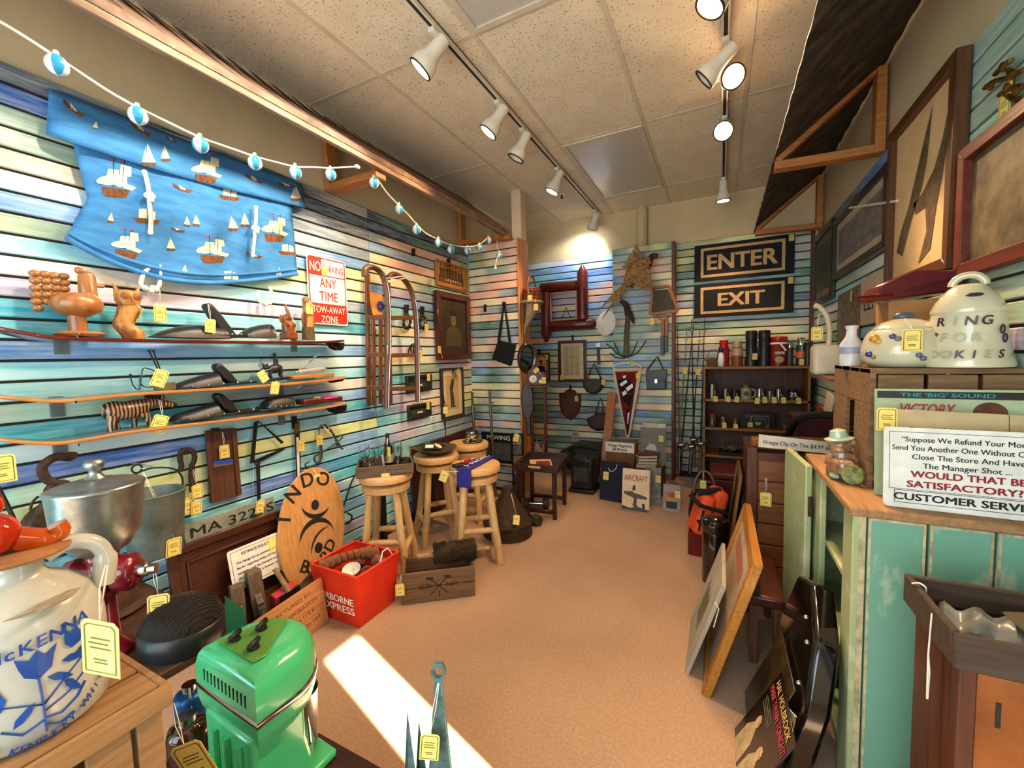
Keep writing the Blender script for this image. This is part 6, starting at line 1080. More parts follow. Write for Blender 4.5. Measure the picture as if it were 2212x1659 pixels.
for k in range(6):
    z = .03+.095*k; obj('card', G().box(((x0_+x1_)/2, YR-.12, z+.045), (x1_-x0_-.004, .004, .078)), mt('card%d' % k, ('#6d6250', '#4f5348', '#8a7f6b', '#3f3a33', '#77695a', '#a39577')[k], ('#2c2a28', '#1e1d1b', '#3f3a36', '#8a8072', '#34302b', '#5b4636')[k], rough=.5, sc_=40), pr_); obj('bar', G().bx(x0_, x1_, YR-.13, YR-.125, z, z+.008), M_blk, pr_)
ptag(pr_, P(1117, 938, Y=YR-.14), (0, .3, .2), 1.1, P(1119, 930, Y=YR-.13))
# plaster bracket and basket on the post
bk_ = thing('plaster_sconce', 'cream plaster leaf wall bracket on the end of the partition', 'sconce', P(1140, 725, Y=YR-.02)); c = P(1143, 655, Y=YR+.06); c = V((XP+.022+.09, c.y, c.z)); M_pls = mt('plaster', '#b59c78', '#8e7653', rough=.8, sc_=20, bump=.3)
obj('shelf', G().lathe([(0, -.004), (.10, -.008), (.11, .0), (.11, .012), (.102, .016), (0, .016)], 26, c, sq=1.15), M_pls, bk_, ang=50)
for k in range(9): a = -pi*.5+pi*k/8; obj('leaf', G().tube([c+V((.075*cos(a), .075*sin(a), -.01)), c+V((.055*cos(a)-.015, .055*sin(a), -.08)), c+V((.03*cos(a)-.04, .03*sin(a), -.15)), c+V((-.075, .006*sin(a), -.24))], [.017, .018, .014, .006], 6), M_pls, bk_, ang=60)
obj('drop', G().tube([c+V((-.07, 0, -.2)), c+V((-.08, 0, -.27)), c+V((-.085, 0, -.3))], [.02, .012, .004], 8), M_pls, bk_, ang=60)
bb = c+V((.0, .0, .017)); bs = thing('splint_basket', 'small woven splint basket with hoop handle on the plaster bracket', 'basket', bb); M_spl = mt('splint', '#9a4a22', '#6b2c12', rough=.6, sc_=30)
for k in range(7): obj('weave_band', G().lathe([(.068+.002*k, .004+.016*k), (.073+.002*k+(k % 2)*.003, .012+.016*k), (.068+.002*k, .020+.016*k)], 16, bb, sq=1.2, caps=False), M_spl, bs, ang=60, solid=.003)
for k in range(12): a = 2*pi*k/12; obj('stake', G().bar(bb+V((.07*cos(a), .084*sin(a), 0)), bb+V((.084*cos(a), .1*sin(a), .118)), .018, .003, (cos(a), sin(a), 0)), M_spl, bs)
obj('base', G().lathe([(0, 0), (.07, 0), (.07, .005), (0, .005)], 16, bb, sq=1.2), M_spl, bs); obj('handle', G().tube([bb+V((.0, .095*cos(t_), .115+.13*sin(t_))) for t_ in [pi*k/12 for k in range(13)]], .009, 6, flat=.4), M_spl, bs, ang=60); ptag(bs, bb+V((.03, -.11, .04)), (0, 0, .3), .9, bb+V((.0, -.098, .12))); ptag(bk_, c+V((.09, -.11, -.03)), (0, 0, .2), .85, c+V((.08, -.1, .02)))
# oval mirror on the post
om = thing('oval_mirror', 'small oval mirror in dark turned wood frame on the partition post', 'mirror', P(1137, 800, Y=YR-.02)); c = P(1137, 773, Y=YR-.03); n_ = V((.72, -.62, -.08)).normalized(); u, v, w = frm(n_)
def ring3(c, rx, ry, off): return [c+u*rx*cos(2*pi*k/28)+v*ry*sin(2*pi*k/28)+w*off for k in range(28)]
obj('frame', G().rings([ring3(c, .07, .118, 0), ring3(c, .098, .148, .006), ring3(c, .098, .148, .022), ring3(c, .082, .13, .034), ring3(c, .066, .114, .024)], caps=False), mt('turned_dark', '#3a1710', '#260d08', rough=.25, coat=.5), om, ang=60); obj('glass', G().add(ring3(c, .072, .12, .012), [tuple(range(28))]), mt('mirror', '#b9bdb4', rough=.03, metal=1), om, ang=0)
# weather station, shoe form, small shelf
wsn = thing('clock_shelf', 'dark wooden wall shelf with round dial and ball feet by the post', 'shelf', P(1165, 860, Y=YR+.02)); Yw = YR+.0; o0 = P(1160, 832, Y=Yw); ex, ez = V((.85, .5, 0)).normalized(), V((0, 0, 1)); fw2 = (o0, ex, ez, ex.cross(ez))
obj('back_plate', G().prism(fw2, [(-.09, 0), (.09, 0), (.09, .1), (.03, .13), (-.03, .19), (-.09, .13)], 0, .02), M_mah, wsn, bev=.003); obj('dial', G().lathe([(.036, 0), (.036, .006), (.031, .008), (0, .008)], 22, o0+ex*-.04+ez*.06+fw2[3]*.02, fw2[3]), mt('dial_white', '#e4dfd0', rough=.4), wsn); obj('small_dial', G().lathe([(.016, 0), (.016, .006), (0, .007)], 16, o0+ex*.03+ez*.035+fw2[3]*.02, fw2[3]), MT['dial_white'], wsn); obj('dial_hand', G().prism(fw2, [(-.042, .06), (-.038, .06), (-.036, .082), (-.04, .082)], .029, .03), M_blk, wsn)
obj('ledge', G().prism(fw2, [(-.1, -.018), (.12, -.018), (.12, -.002), (-.1, -.002)], -.005, .09), M_mah, wsn, bev=.003)
for s in (-.06, .07): obj('leg', G().bar(o0+ex*s-ez*.02+fw2[3]*.03, V((o0.x, o0.y, .42))+ex*s+fw2[3]*.03, .03, .02), M_mah, wsn, bev=.003)
obj('lower_shelf', G().prism((V((o0.x, o0.y, .42)), ex, ez, fw2[3]), [(-.12, -.012), (.13, -.012), (.13, .004), (-.12, .004)], -.02, .1), M_mah, wsn, bev=.003); ptag(wsn, o0+ex*.06+ez*.075+fw2[3]*.03, (0, 0, .5), .9, o0+ex*.0+ez*.15+fw2[3]*.02); ptag(wsn, o0+ex*.01+ez*.16+fw2[3]*.03, (0, .8, .5), .8)
q0 = V((o0.x, o0.y, .4255)); 
for lab, s, r_ in (('clear glass ball ornament on the lower clock shelf', -.02, .035), ('small clear glass bird ornament on the lower clock shelf', .05, .028)):
    p = q0+ex*s+fw2[3]*.05; t = thing('glass_ornament', lab, 'ornament', p, 'glass ornaments on the clock shelf'); obj('base', G().lathe([(.022, 0), (.02, .008), (.008, .012), (.006, .03)], 14, p), M_wine, t); obj('ball', G().ball(p+V((0, 0, .03+r_)), r_, 16, 10), M_wine, t); obj('tip', G().cyl(p+V((0, 0, .03+r_*1.9)), p+V((0, 0, .06+r_*2.2)), .006, .001, 8), M_wine, t)
bf = thing('leather_paddle', 'long black leather saddle flap shape hanging down the partition post', 'leatherwork', P(1140, 935, Y=YR-.02)); FQ = f3(P(1140, 880, Y=YR-.06), (.9, .35, 0), (0, 0, 1)); obj('flap', G().prism(FQ, [(-.05, .19), (-.02, .23), (.03, .215), (.055, .15), (.058, .03), (.045, -.04), (.028, -.1), (.03, -.27), (-.015, -.27), (-.02, -.12), (-.052, -.04), (-.062, .08)], 0, .03), mt('saddle_black', '#191411', '#2a221c', rough=.4, sc_=10), bf, bev=.01, seg=2); obj('stitch_band', G().prism(FQ, [(-.045, .03), (.05, .035), (.045, -.03), (-.04, -.03)], .03, .034), mt('worn_patch', '#4a4238', '#352e27', rough=.6), bf)
# tray table
tt = thing('tray_table', 'dark mahogany butler tray on a folding stand by the partition end', 'table', (-1.42, 3.58, 0)); M_tt = wood('tray_dark', '#3b1a12', '#260d09', 'x', 5, rough=.35, coat=.3)
T4 = [P(1113, 1000, Z=.46), P(1200, 1006, Z=.46), P(1236, 970, Z=.46), P(1165, 962, Z=.46)]; cT = sum(T4, V())/4; exT = (T4[1]-T4[0]).normalized(); eyT = V((0, 0, 1)).cross(exT); wT = (T4[1]-T4[0]).length; dT = .42
fT = (T4[0]+V((0, 0, -.06)), exT, eyT, V((0, 0, 1))); obj('tray_floor', G().prism(fT, [(0, 0), (wT, 0), (wT, dT), (0, dT)], 0, .012), M_tt, tt, bev=.002)
for q in ([(-.02, -.02), (wT+.02, -.02), (wT, 0), (0, 0)], [(wT, 0), (wT+.02, -.02), (wT+.02, dT+.02), (wT, dT)], [(0, dT), (wT, dT), (wT+.02, dT+.02), (-.02, dT+.02)], [(-.02, -.02), (0, 0), (0, dT), (-.02, dT+.02)]): obj('tray_side', G().prism(fT, q, 0, .062), M_tt, tt, bev=.003)
for y in (-.0225, dT+.0225): obj('hand_slot', G().box(fT[0]+exT*wT/2+eyT*y+V((0, 0, .042)), (.1, .005, .018), (0, 0, math.atan2(exT.y, exT.x))), mt('slot_glow', '#c8a57c', rough=.6), tt)
for x in (.02, wT-.02):
    for y in (.03, dT-.03): b = fT[0]+exT*x+eyT*y; obj('leg', G().bar(b, V((b.x, b.y, 0)), .035, .03, eyT), M_tt, tt, bev=.003)
for y in (.03, dT-.03): a = fT[0]+eyT*y; obj('stretcher', G().bar(V((a.x, a.y, .06))+exT*.02, V((a.x, a.y, .06))+exT*(wT-.02), .03, .03), M_tt, tt, bev=.003)
t = thing('picture_magazine', 'cream magazine with red picture lying in the butler tray', 'magazine', fT[0]+exT*wT*.55+eyT*.14+V((0, 0, .013))); obj('cover', G().prism((fT[0]+exT*.11+eyT*.06+V((0, 0, .013)), (exT*.9+eyT*.3).normalized(), (eyT*.9-exT*.3).normalized(), V((0, 0, 1))), [(0, 0), (.19, 0), (.19, .25), (0, .25)], 0, .005), mt('mag_cream', '#d9b79a', '#c79d80', rough=.6), t); obj('picture', G().prism((fT[0]+exT*.15+eyT*.12+V((0, 0, .013)), (exT*.9+eyT*.3).normalized(), (eyT*.9-exT*.3).normalized(), V((0, 0, 1))), [(0, 0), (.12, 0), (.12, .14), (0, .14)], .005, .006), mt('mag_red', '#8f2c1c', '#4a2014', rough=.6, sc_=30), t)
# ================================================================== back wall
def wbox(name, label, cat, fr, pts, off, t, m, group=None, bev=.002): return tag(obj(name, pz(G(), fr, pts, off, t), m, None, bev=bev), label, cat, group)
M_logr = mt('red_log', '#6e1f14', '#47110b', rough=.4, sc_=12, st=(2, 2, 2), bump=.4, coat=.3)
lm = thing('log_frame', 'square open frame of four crossed red stained logs', 'frame', P(1228, 738, Y=4.7)); Ym = 4.70
for (x0, y0, x1, y1, tips) in ((1258, 588, 1259, 690, (1258, 572)), (1180, 632, 1180, 724, (1180, 740)), (1168, 622, 1250, 616, None), (1190, 703, 1280, 699, (1289, 700))):
    a, b = P(x0, y0, Y=Ym), P(x1, y1, Y=Ym); pts = [a, lerp(a, b, .5), b]; r = [.062, .064, .062]
    if tips:
        e = P(*tips, Y=Ym)
        if (e-a).length < (e-b).length: pts = [e]+pts; r = [.012]+r
        else: pts = pts+[e]; r = r+[.012]
    if abs(x1-x0) > 20: pts = [p+V((0, .02, 0)) for p in pts]
    obj('log', G().tube(pts, r, 16), M_logr, lm, ang=50)
q = pg(fb(Ym), [(1190, 634), (1247, 632), (1247, 690), (1190, 690)]); obj('wire_easel', G().tube([P(1214, 686, Y=Ym), P(1223, 664, Y=Ym), P(1232, 686, Y=Ym)], .005, 6), M_iron, lm); obj('inner_edge', G().frame(fb(Ym), q[0][0], q[1][0], q[2][1], q[0][1], .012, .022, .032), mt('raw_edge', '#c9a077', rough=.7), lm)
# sailor cap
cp = P(1307, 698, Y=4.62); sc_c = thing('sailor_cap', 'white topped sailor cap hanging beside the log mirror', 'cap', cp); n_ = V((-.25, -.9, .1)); obj('crown', G().lathe([(0, 0), (.08, .0), (.118, -.012), (.122, -.022), (.09, -.04), (.0, -.04)][::-1], 28, cp, n_, sq=1.15), mt('cap_white', '#ece6da', '#ded6c8', rough=.7), sc_c, ang=50); obj('band', G().lathe([(.09, -.095), (.092, -.035)], 24, cp, n_, sq=1.1, caps=False), M_fab, sc_c, ang=50, solid=.003); obj('visor', G().ball(cp-n_.normalized()*.085+V((.05, .0, -.085)), (.06, .03, .015), 14, 8), M_blk, sc_c)
# pheasant
M_ph = mt('pheasant_brown', '#6a3f1c', '#b58a54', rough=.8, sc_=45, bump=.5); M_phd = mt('pheasant_dark', '#2a1210', '#3d1a14', rough=.6); M_phl = mt('pheasant_tan', '#a98652', '#6d4d28', rough=.85, sc_=40, bump=.5)
ph = thing('pheasant_mount', 'stuffed flying ring-necked pheasant mounted on the column', 'taxidermy', P(1375, 615, Y=4.6)); Yp = 4.44; q = lambda x, y, d=0: P(x, y, Y=Yp+d)
obj('body', G().tube(smooth([q(1350, 618), q(1365, 600), q(1380, 580), q(1395, 568), q(1405, 562)], 4), [.02, .04, .058, .072, .082, .09, .094, .096, .094, .09, .085, .078, .07, .06, .05, .044, .04], 14), M_ph, ph, ang=70)
nk = obj('neck', G().tube(smooth([q(1398, 572), q(1404, 560), q(1410, 553), q(1416, 552)], 4), [.045, .042, .04, .037, .034, .031, .03, .029, .028, .027, .026, .025, .022], 12), M_phd, ph, ang=70); obj('head', G().ball(q(1415, 552), (.036, .026, .026), 12, 8), mt('head_red', '#5c1410', '#2a1a1c', rough=.5, sc_=30), ph); obj('beak', G().cyl(q(1420, 553), q(1426, 557), .012, .002, 8), mt('beak_horn', '#b09a70', rough=.5), ph); obj('neck_ring', G().tube([q(1398, 560), q(1401, 564), q(1405, 568)], .018, 8), M_lw, ph)
def feather(g, a, b, w, n=6):
    a, b = V(a), V(b); d = (b-a); s = d.cross(V((0, -1, .15))).normalized(); pts = []
    L_ = [a+d*(k/n)-s*w*(sin(pi*(.12+.8*k/n))) for k in range(n+1)]; R_ = [a+d*(k/n)+s*w*(sin(pi*(.12+.8*k/n))) for k in range(n, -1, -1)]; nn = V((0, -.002, 0)); P2 = L_+R_; k = len(P2)
    g.add(P2+[p+nn for p in P2], [tuple(range(k)), tuple(range(2*k-1, k-1, -1))]+[(i, (i+1) % k, k+(i+1) % k, k+i) for i in range(k)])
for i in range(9): g = G(); t_ = i/8; feather(g, q(lerp(1383, 1372, t_), lerp(565, 585, t_), -.02), q(lerp(1374, 1344, t_), lerp(527, 575, t_), -.02-.006*i), .02); obj('wing_feather', g, M_phl, ph, ang=0)
for i in range(9): g = G(); t_ = i/8; feather(g, q(lerp(1398, 1375, t_), lerp(580, 592, t_), -.04), q(lerp(1406, 1368, t_), lerp(627, 612, t_)+6*sin(pi*t_), -.05-.005*i), .02); obj('wing_feather', g, M_phl, ph, ang=0)
for x0, y0, x1, y1 in ((1352, 612, 1296, 668), (1350, 616, 1300, 690), (1354, 618, 1305, 682), (1348, 612, 1292, 672), (1352, 614, 1315, 655)): g = G(); feather(g, q(x0, y0), q(x1, y1), .012); obj('tail_feather', g, M_ph, ph, ang=0)
obj('leg', G().tube([q(1372, 605), q(1362, 618), q(1368, 622)], [.02, .016, .006], 8), M_phd, ph, ang=60)
# framed portrait, document, shield, satchels
def pic2(label, pts, Y_, fw, mfr, mback, off=.01):
    q = pg(fb(Y_), pts, off); u0, u1, v1, v0 = q[0][0], q[1][0], (q[0][1]+q[1][1])/2, (q[2][1]+q[3][1])/2; return picture(label, fb(Y_), u0, u1, v0, v1, fw, .025, mfr, mback, 0, None, off), (u0+u1)/2, (v0+v1)/2, (u1-u0), (v1-v0)
t, cu, cv, w_, h_ = pic2('dark framed oval photograph of a moustached man by the clock shelf', [(1150, 763), (1188, 762), (1189, 823), (1150, 822)], YB, .014, M_ebn, mt('brown_mount', '#8d6c42', '#7a5b35', rough=.8)); F_ = FB
obj('oval', G().flat(F_, ell(cu, cv+.02, w_*.32, h_*.33, 28), .0222), mt('photo_cream', '#c9b084', '#b89d70', rough=.7), t, ang=0); obj('suit', G().flat(F_, [(cu-.06, cv-.06), (cu+.06, cv-.06), (cu+.05, cv+.0), (cu+.02, cv+.015), (cu-.02, cv+.015), (cu-.05, cv+.0)], .0226), mt('suit_dark', '#2e241a', rough=.8), t, ang=0); obj('face', G().flat(F_, ell(cu, cv+.045, .022, .03, 14), .0228), mt('photo_face', '#a8865a', rough=.8), t, ang=0); g = G(); g.flat(F_, [(cu-.024, cv+.055), (cu+.024, cv+.055), (cu+.02, cv+.08), (cu-.02, cv+.08)], .023); g.flat(F_, [(cu-.014, cv+.033), (cu+.014, cv+.033), (cu+.01, cv+.04), (cu-.01, cv+.04)], .023); obj('hair', g, MT['suit_dark'], t, ang=0); ptag(t, V((cu+w_*.36, YB-.04, cv+h_*.42)), (0, 0, 0), .85)
t, cu, cv, w_, h_ = pic2('mahogany framed printed document of fine text on the back wall', [(1206, 737), (1267, 734), (1266, 824), (1208, 826)], YB, .035, M_mah, mt('doc_paper', '#d3c09a', '#c4b089', rough=.85)); M_tx = mt('fine_print', '#6f6350', rough=.9); g = G(); R_ = random.Random(9)
for k in range(26):
    v = cv+h_*.36-k*h_*.72/26
    for c0 in (-.29, -.1, .09): g.flat(FB, [(cu+w_*c0, v), (cu+w_*(c0+.15+.03*R_.random()), v), (cu+w_*(c0+.17), v+.005), (cu+w_*c0, v+.005)], .0222)
obj('print_lines', g, M_tx, t, ang=0); ptag(t, V((cu-w_*.36, YB-.045, cv-h_*.33)), (0, 0, 0), .9)
sh = thing('shield_plaque', 'dark wooden shield shaped plaque on the back wall', 'plaque', P(1232, 908, Y=YB)); obj('shield', pz(G(), FB, [(1208, 850), (1217, 850), (1222, 843), (1232, 840), (1242, 843), (1247, 850), (1255, 851), (1255, 875), (1250, 892), (1242, 902), (1233, 908), (1222, 902), (1212, 890), (1208, 872)], .02, .02), M_mah, sh, bev=.006); obj('inset', pz(G(), FB, [(1213, 856), (1250, 857), (1250, 875), (1245, 889), (1233, 901), (1221, 895), (1213, 875)], .032, .006), M_dkw, sh, bev=.002); ptag(sh, P(1245, 856, Y=YB-.045), (0, 0, 0), .9, P(1245, 850, Y=YB-.04))
def pouch(name, label, pts, strap, m, Y_, bevw=.03, tg=None):
    t = thing(name, label, 'bag', P(pts[len(pts)//2][0], pts[len(pts)//2][1], Y=Y_)); obj('pouch', pz(G(), fb(Y_), pts, 0, .1), m, t, bev=bevw, seg=3)
    for s in strap: obj('strap', G().tube([P(x, y, Y=Y_-.01) for x, y in s], .008, 6), m, t, ang=60)
    if tg: ptag(t, P(*tg, Y=Y_-.07), (0, 0, .1), .9)
    return t
M_brl = mt('brown_leather', '#3a2113', '#2a160c', rough=.5, sc_=15)
pouch('leather_pouch', 'dark olive half moon pouch hanging left of the pennant', [(1260, 821), (1270, 818), (1295, 818), (1304, 822), (1303, 835), (1295, 848), (1282, 852), (1268, 846), (1261, 834)], [[(1268, 822), (1275, 800), (1283, 786), (1292, 803), (1300, 822)]], mt('olive_leather', '#242418', '#34301f', rough=.5), YB-.08, .03, (1303, 820))
pouch('leather_pouch', 'brown leather bucket pouch hanging lowest beside the wooden stand', [(1267, 904), (1290, 893), (1318, 892), (1318, 918), (1308, 928), (1290, 931), (1275, 922)], [[(1285, 897), (1293, 870), (1297, 860), (1302, 875), (1302, 895)]], M_brl, YB-.08)
st_ = thing('leather_strap', 'narrow black leather strap hanging above the olive pouch', 'strap', P(1293, 790, Y=YB-.02)); obj('strap', pz(G(), FB, [(1288, 744), (1295, 742), (1297, 786), (1291, 788)], .02, .008), M_blk, st_); obj('buckle', pz(G(), FB, [(1287, 742), (1297, 740), (1297, 749), (1288, 750)], .026, .012), M_steel, st_)
stc = thing('leather_satchel', 'square black leather satchel with steel clasp on the column', 'bag', P(1417, 842, Y=YC-.05)); FC = fb(YC); obj('body', pz(G(), FC, [(1395, 800), (1440, 797), (1439, 840), (1398, 842)], .05, .07), M_blk, stc, bev=.008, seg=2); obj('flap', pz(G(), FC, [(1395, 800), (1440, 797), (1440, 818), (1430, 822), (1405, 823), (1396, 820)], .09, .008), M_blk, stc, bev=.003); obj('clasp', pz(G(), FC, [(1414, 819), (1420, 819), (1420, 828), (1414, 828)], .098, .01), M_steel, stc, bev=.002); obj('strap', G().tube([P(1398, 799, Y=YC-.05), P(1412, 780, Y=YC-.03), P(1420, 770, Y=YC-.03), P(1432, 797, Y=YC-.05)], .007, 6), M_blk, stc)
# hoof rack
hr = thing('hoof_hat_rack', 'grey green post with animal paw top and bent wire hooks', 'rack', P(1353, 775, Y=YC-.05)); q = lambda x, y, d=-.06: P(x, y, Y=YC+d)
obj('post', G().tube([q(1357, 670), q(1353, 720), q(1352, 770)], [.022, .026, .028], 12), mt('green_post', '#5a5a44', '#44452f', rough=.7), hr, ang=60); obj('paw', G().tube(smooth([q(1357, 682), q(1354, 665), q(1348, 655), q(1341, 650)], 4), [.034]*5+[.03]*4+[.024]*4, 10), mt('dark_fur', '#2c1d14', '#4a3423', rough=.95, sc_=60, bump=.8), hr, ang=70); obj('fur_tuft', G().tube([q(1360, 675), q(1366, 690), q(1369, 700)], [.025, .022, .006], 8), MT['dark_fur'], hr, ang=70)
for pts in ([(1352, 770), (1335, 765), (1322, 752), (1309, 742)], [(1352, 772), (1340, 768), (1332, 752), (1326, 739)], [(1353, 772), (1362, 768), (1371, 752), (1377, 737)], [(1353, 770), (1372, 765), (1385, 752), (1395, 736)], [(1350, 774), (1330, 772), (1318, 762)]): obj('wire_hook', G().tube(smooth([q(*p, -.09) for p in pts], 4), .006, 6), M_iron, hr, ang=70)
# pennant on hanger
pn_ = thing('felt_pennant', 'triangular dark red felt pennant clipped to a white hanger', 'pennant', P(1352, 960, Y=YC-.06)); q = lambda x, y, d=-.08: P(x, y, Y=YC+d); fn = fb(YC-.08)
obj('hanger', G().tube(smooth([q(1326, 797), q(1324, 791), q(1335, 787), q(1352, 784), q(1372, 786), q(1384, 791), q(1382, 797), q(1370, 797), q(1340, 798), q(1326, 797)], 4), .008, 6), mt('hanger_white', '#e4ddd0', rough=.4), pn_, ang=70); obj('hanger_hook', G().tube(smooth([q(1355, 785), q(1357, 779), q(1353, 775), q(1350, 778)], 4), .004, 6), MT['hanger_white'], pn_, ang=70)
obj('cream_border', pz(G(), fn, [(1324, 803), (1386, 801), (1360, 945), (1353, 945)], 0, .004), mt('pennant_cream', '#d8c3a4', rough=.9), pn_); obj('red_field', pz(G(), fn, [(1329, 803), (1378, 802), (1357, 940), (1354, 940)], .0032, .003), mt('pennant_red', '#7a1018', '#5a0a10', rough=.9), pn_); g = G()
for p in ([(1333, 822), (1350, 815), (1372, 832), (1366, 850), (1340, 845)], [(1340, 852), (1368, 852), (1362, 880), (1350, 870)], [(1352, 885), (1362, 880), (1358, 925), (1355, 930)]): g.flat(fn, pg(fn, p), .0052)
obj('dark_print', g, M_fab, pn_, ang=0); g = G()
for p in ([(1338, 830), (1352, 820), (1356, 825), (1343, 835)], [(1352, 838), (1366, 828), (1368, 836), (1356, 846)], [(1344, 848), (1352, 842), (1354, 850), (1346, 856)], [(1356, 892), (1360, 890), (1357, 915), (1355, 915)], [(1346, 812), (1352, 810), (1352, 816), (1346, 818)]): g.flat(fn, pg(fn, p), .0058)
obj('white_print', g, M_lw, pn_, ang=0); ptag(pn_, P(1378, 806, Y=YC-.095), (0, 0, .1), .9); ptag(pn_, P(1365, 780, Y=YC-.095), (0, 0, -.2), .8); obj('tassel', G().tube([q(1354, 943), q(1345, 955), q(1357, 950), q(1362, 957)], .01, 6), mt('tassel_cream', '#d9c8b4', rough=.9), pn_, ang=70)
# tennis rackets
rk = thing('tennis_racket', 'wooden tennis racket clamped in a square press on the column', 'racket', P(1436, 767, Y=YC-.05)); q = lambda x, y, d=-.06: P(x, y, Y=YC+d); M_press = wood('press_wood', '#a4672f', '#7d481c', 'x', 6, rough=.5)
TP = [(1410, 622), (1446, 618), (1464, 672), (1405, 679)]
for i in range(4): obj('press_bar', G().bar(q(*TP[i]), q(*TP[(i+1) % 4]), .028, .03, (0, 1, 0)), M_press, rk, bev=.003)
obj('strings', pz(G(), FC, [(1412, 628), (1443, 625), (1457, 668), (1410, 674)], .07, .004), mt('dark_strings', '#35342c', '#4a473a', rough=.8, sc_=220, lo=.48, hi=.52), rk); obj('throat', G().tube([q(1418, 682), q(1432, 694), q(1446, 681)], .01, 6), M_press, rk)
for dx in (0, 8): h = obj('shaft', G().bar(q(1431+dx, 688), q(1432+dx, 726), .03, .025, (0, 1, 0)), M_press, rk, bev=.003); obj('grip', G().bar(q(1431+dx, 726), q(1431+dx, 768-dx), .036, .03, (0, 1, 0)), M_blk, h, bev=.004)
ptag(rk, P(1408, 688, Y=YC-.1), (0, 0, .2), 1.0, P(1408, 680, Y=YC-.08))
op = thing('outlet_plate', 'plain cream electrical outlet plate low on the back wall', 'outlet', P(1243, 953, Y=YB)); obj('plate', pz(G(), FB, [(1235, 932), (1249, 931), (1249, 953), (1235, 954)], .006, .006), mt('ivory', '#b7a682', '#a89772', rough=.5), op, bev=.002)
for y in (938, 947): obj('socket', pz(G(), FB, [(1239, y-3), (1245, y-3), (1245, y+3), (1239, y+3)], .0105, .004), mt('ivory_dark', '#8c7c5c', rough=.5), op)
for x, y in ((1165, 760), (1237, 730), (1232, 838)): tag(obj('display_hook', pz(G(), FB, [(x-2, y-6), (x+2, y-6), (x+2, y+5), (x-2, y+5)], .008, .016), M_iron), {1165: 'black slat hook above the moustached man photograph', 1237: 'black slat hook above the framed document', 1232: 'black slat hook above the shield plaque'}[x], 'hook', 'black slat hooks')
# ------------------------------------------------------------------ floor group below the pennant
def blk(name, label, cat, x0, x1, y0, y1, z0, z1, m, rot=None, group=None, bev=.002):
    return tag(obj(name, G().box(((x0+x1)/2, (y0+y1)/2, (z0+z1)/2), (x1-x0, y1-y0, z1-z0), rot), m, None, bev=bev), label, cat, group)
hs_ = thing('camp_stove', 'black iron parlour heater with glass front below the outlet', 'heater', P(1256, 1064, Z=0)); a, b = P(1232, 1062, Z=0), P(1281, 1066, Z=0); x0, x1, yh = a.x, b.x, a.y
obj('body', G().bx(x0, x1, yh, yh+.26, .03, .34), M_blk, hs_, bev=.02, seg=2); obj('base', G().bx(x0-.015, x1+.02, yh-.02, yh+.28, 0, .035), M_blk, hs_, bev=.006); obj('glass_door', G().bx(x0+.035, x1-.035, yh-.008, yh, .11, .26), mt('stove_glass', '#3b3d38', '#55574e', rough=.12, metal=.3), hs_); obj('trim', G().frame(fb(yh), x0+.02, x1-.02, .095, .275, .012, .0, .012), M_iron, hs_); obj('handle', G().tube([V((x0+.03, yh, .34)), V((x0+.05, yh-.02, .40)), V((x1-.05, yh-.02, .41)), V((x1-.03, yh, .34))], .008, 6), M_iron, hs_)
du = P(1262, 1000, Y=4.35); t = thing('duffel_bag', 'dark olive canvas duffel bag stuffed behind the black heater', 'bag', V((du.x, 4.45, 0))); obj('body', G().tube([V((-1.62, 4.5, .16)), V((-1.4, 4.48, .2)), V((-1.15, 4.46, .2)), V((-.98, 4.45, .15))], [.1, .19, .19, .1], 14), mt('olive_canvas', '#2c3022', '#1f2218', rough=.9, sc_=12, bump=.3), t, ang=60); obj('strap', G().tube(smooth([V((-1.5, 4.36, .3)), V((-1.35, 4.28, .36)), V((-1.15, 4.28, .34))], 4), .015, 6), M_fab, t); obj('ring', G().tube([V((-1.42+.02*cos(a_), 4.27, .36+.025*sin(a_))) for a_ in [k*.6 for k in range(11)]], .004, 6), M_steel, t)
ld = thing('wooden_stand', 'orange varnished wooden display stand side leaning at the column foot', 'stand', (-1.06, 4.2, 0)); M_ov = wood('varnished', '#a5622a', '#7f4517', 'z', 5, rough=.4, coat=.3)
for px0, px1, yy in ((1322, 1302, 4.38),): a, b = P(px0, 848, Y=4.5), P(px1, 1010, Y=4.2); b = V((b.x, 4.2, 0)); obj('upright', G().bar(b, a, .09, .03, (0, 1, 0)), M_ov, ld, bev=.003)
cA, cB = P(1310, 1058, Z=0), P(1428, 1072, Z=0); bcs = thing('low_bookshelf', 'low dark bookshelf carrying the magazine box and books', 'bookcase', (-.75, 4.2, 0)); zx = .27; x0, x1 = -1.02, -.48; y0, y1 = 3.98, 4.3
obj('top', G().bx(x0, x1, y0, y1, zx-.025, zx), M_dkw, bcs, bev=.003); obj('shelf', G().bx(x0, x1, y0, y1, .03, .05), M_dkw, bcs, bev=.003)
for x in (x0, x1-.02): obj('side', G().bx(x, x+.02, y0, y1, 0, zx-.025), M_dkw, bcs, bev=.003)
R_ = random.Random(4)
for k in range(8):
    x = x0+.05+k*.055; blk('shelved_book', 'book number %s from the left on the low bookshelf' % ('one', 'two', 'three', 'four', 'five', 'six', 'seven', 'eight')[k], 'book', x, x+.04, y0+.02, y0+.2, .051, .18+.05*R_.random(), mt('spine%d' % k, ('#5a2418', '#24402e', '#3a3a44', '#7a5a30', '#1d2c44', '#5b4a3a', '#6e1f1a', '#2a2a26')[k], rough=.6), None, 'books on the low bookshelf')
mb = thing('magazine_box', 'cardboard box with handwritten vintage magazines price sign', 'box', (-.84, 4.13, zx)); q0, q1 = P(1309, 985, Y=4.0), P(1370, 985, Y=4.0); bx0, bx1 = q0.x, q1.x; M_cbd = mt('cardboard', '#7d5228', '#67411d', rough=.85, sc_=6)
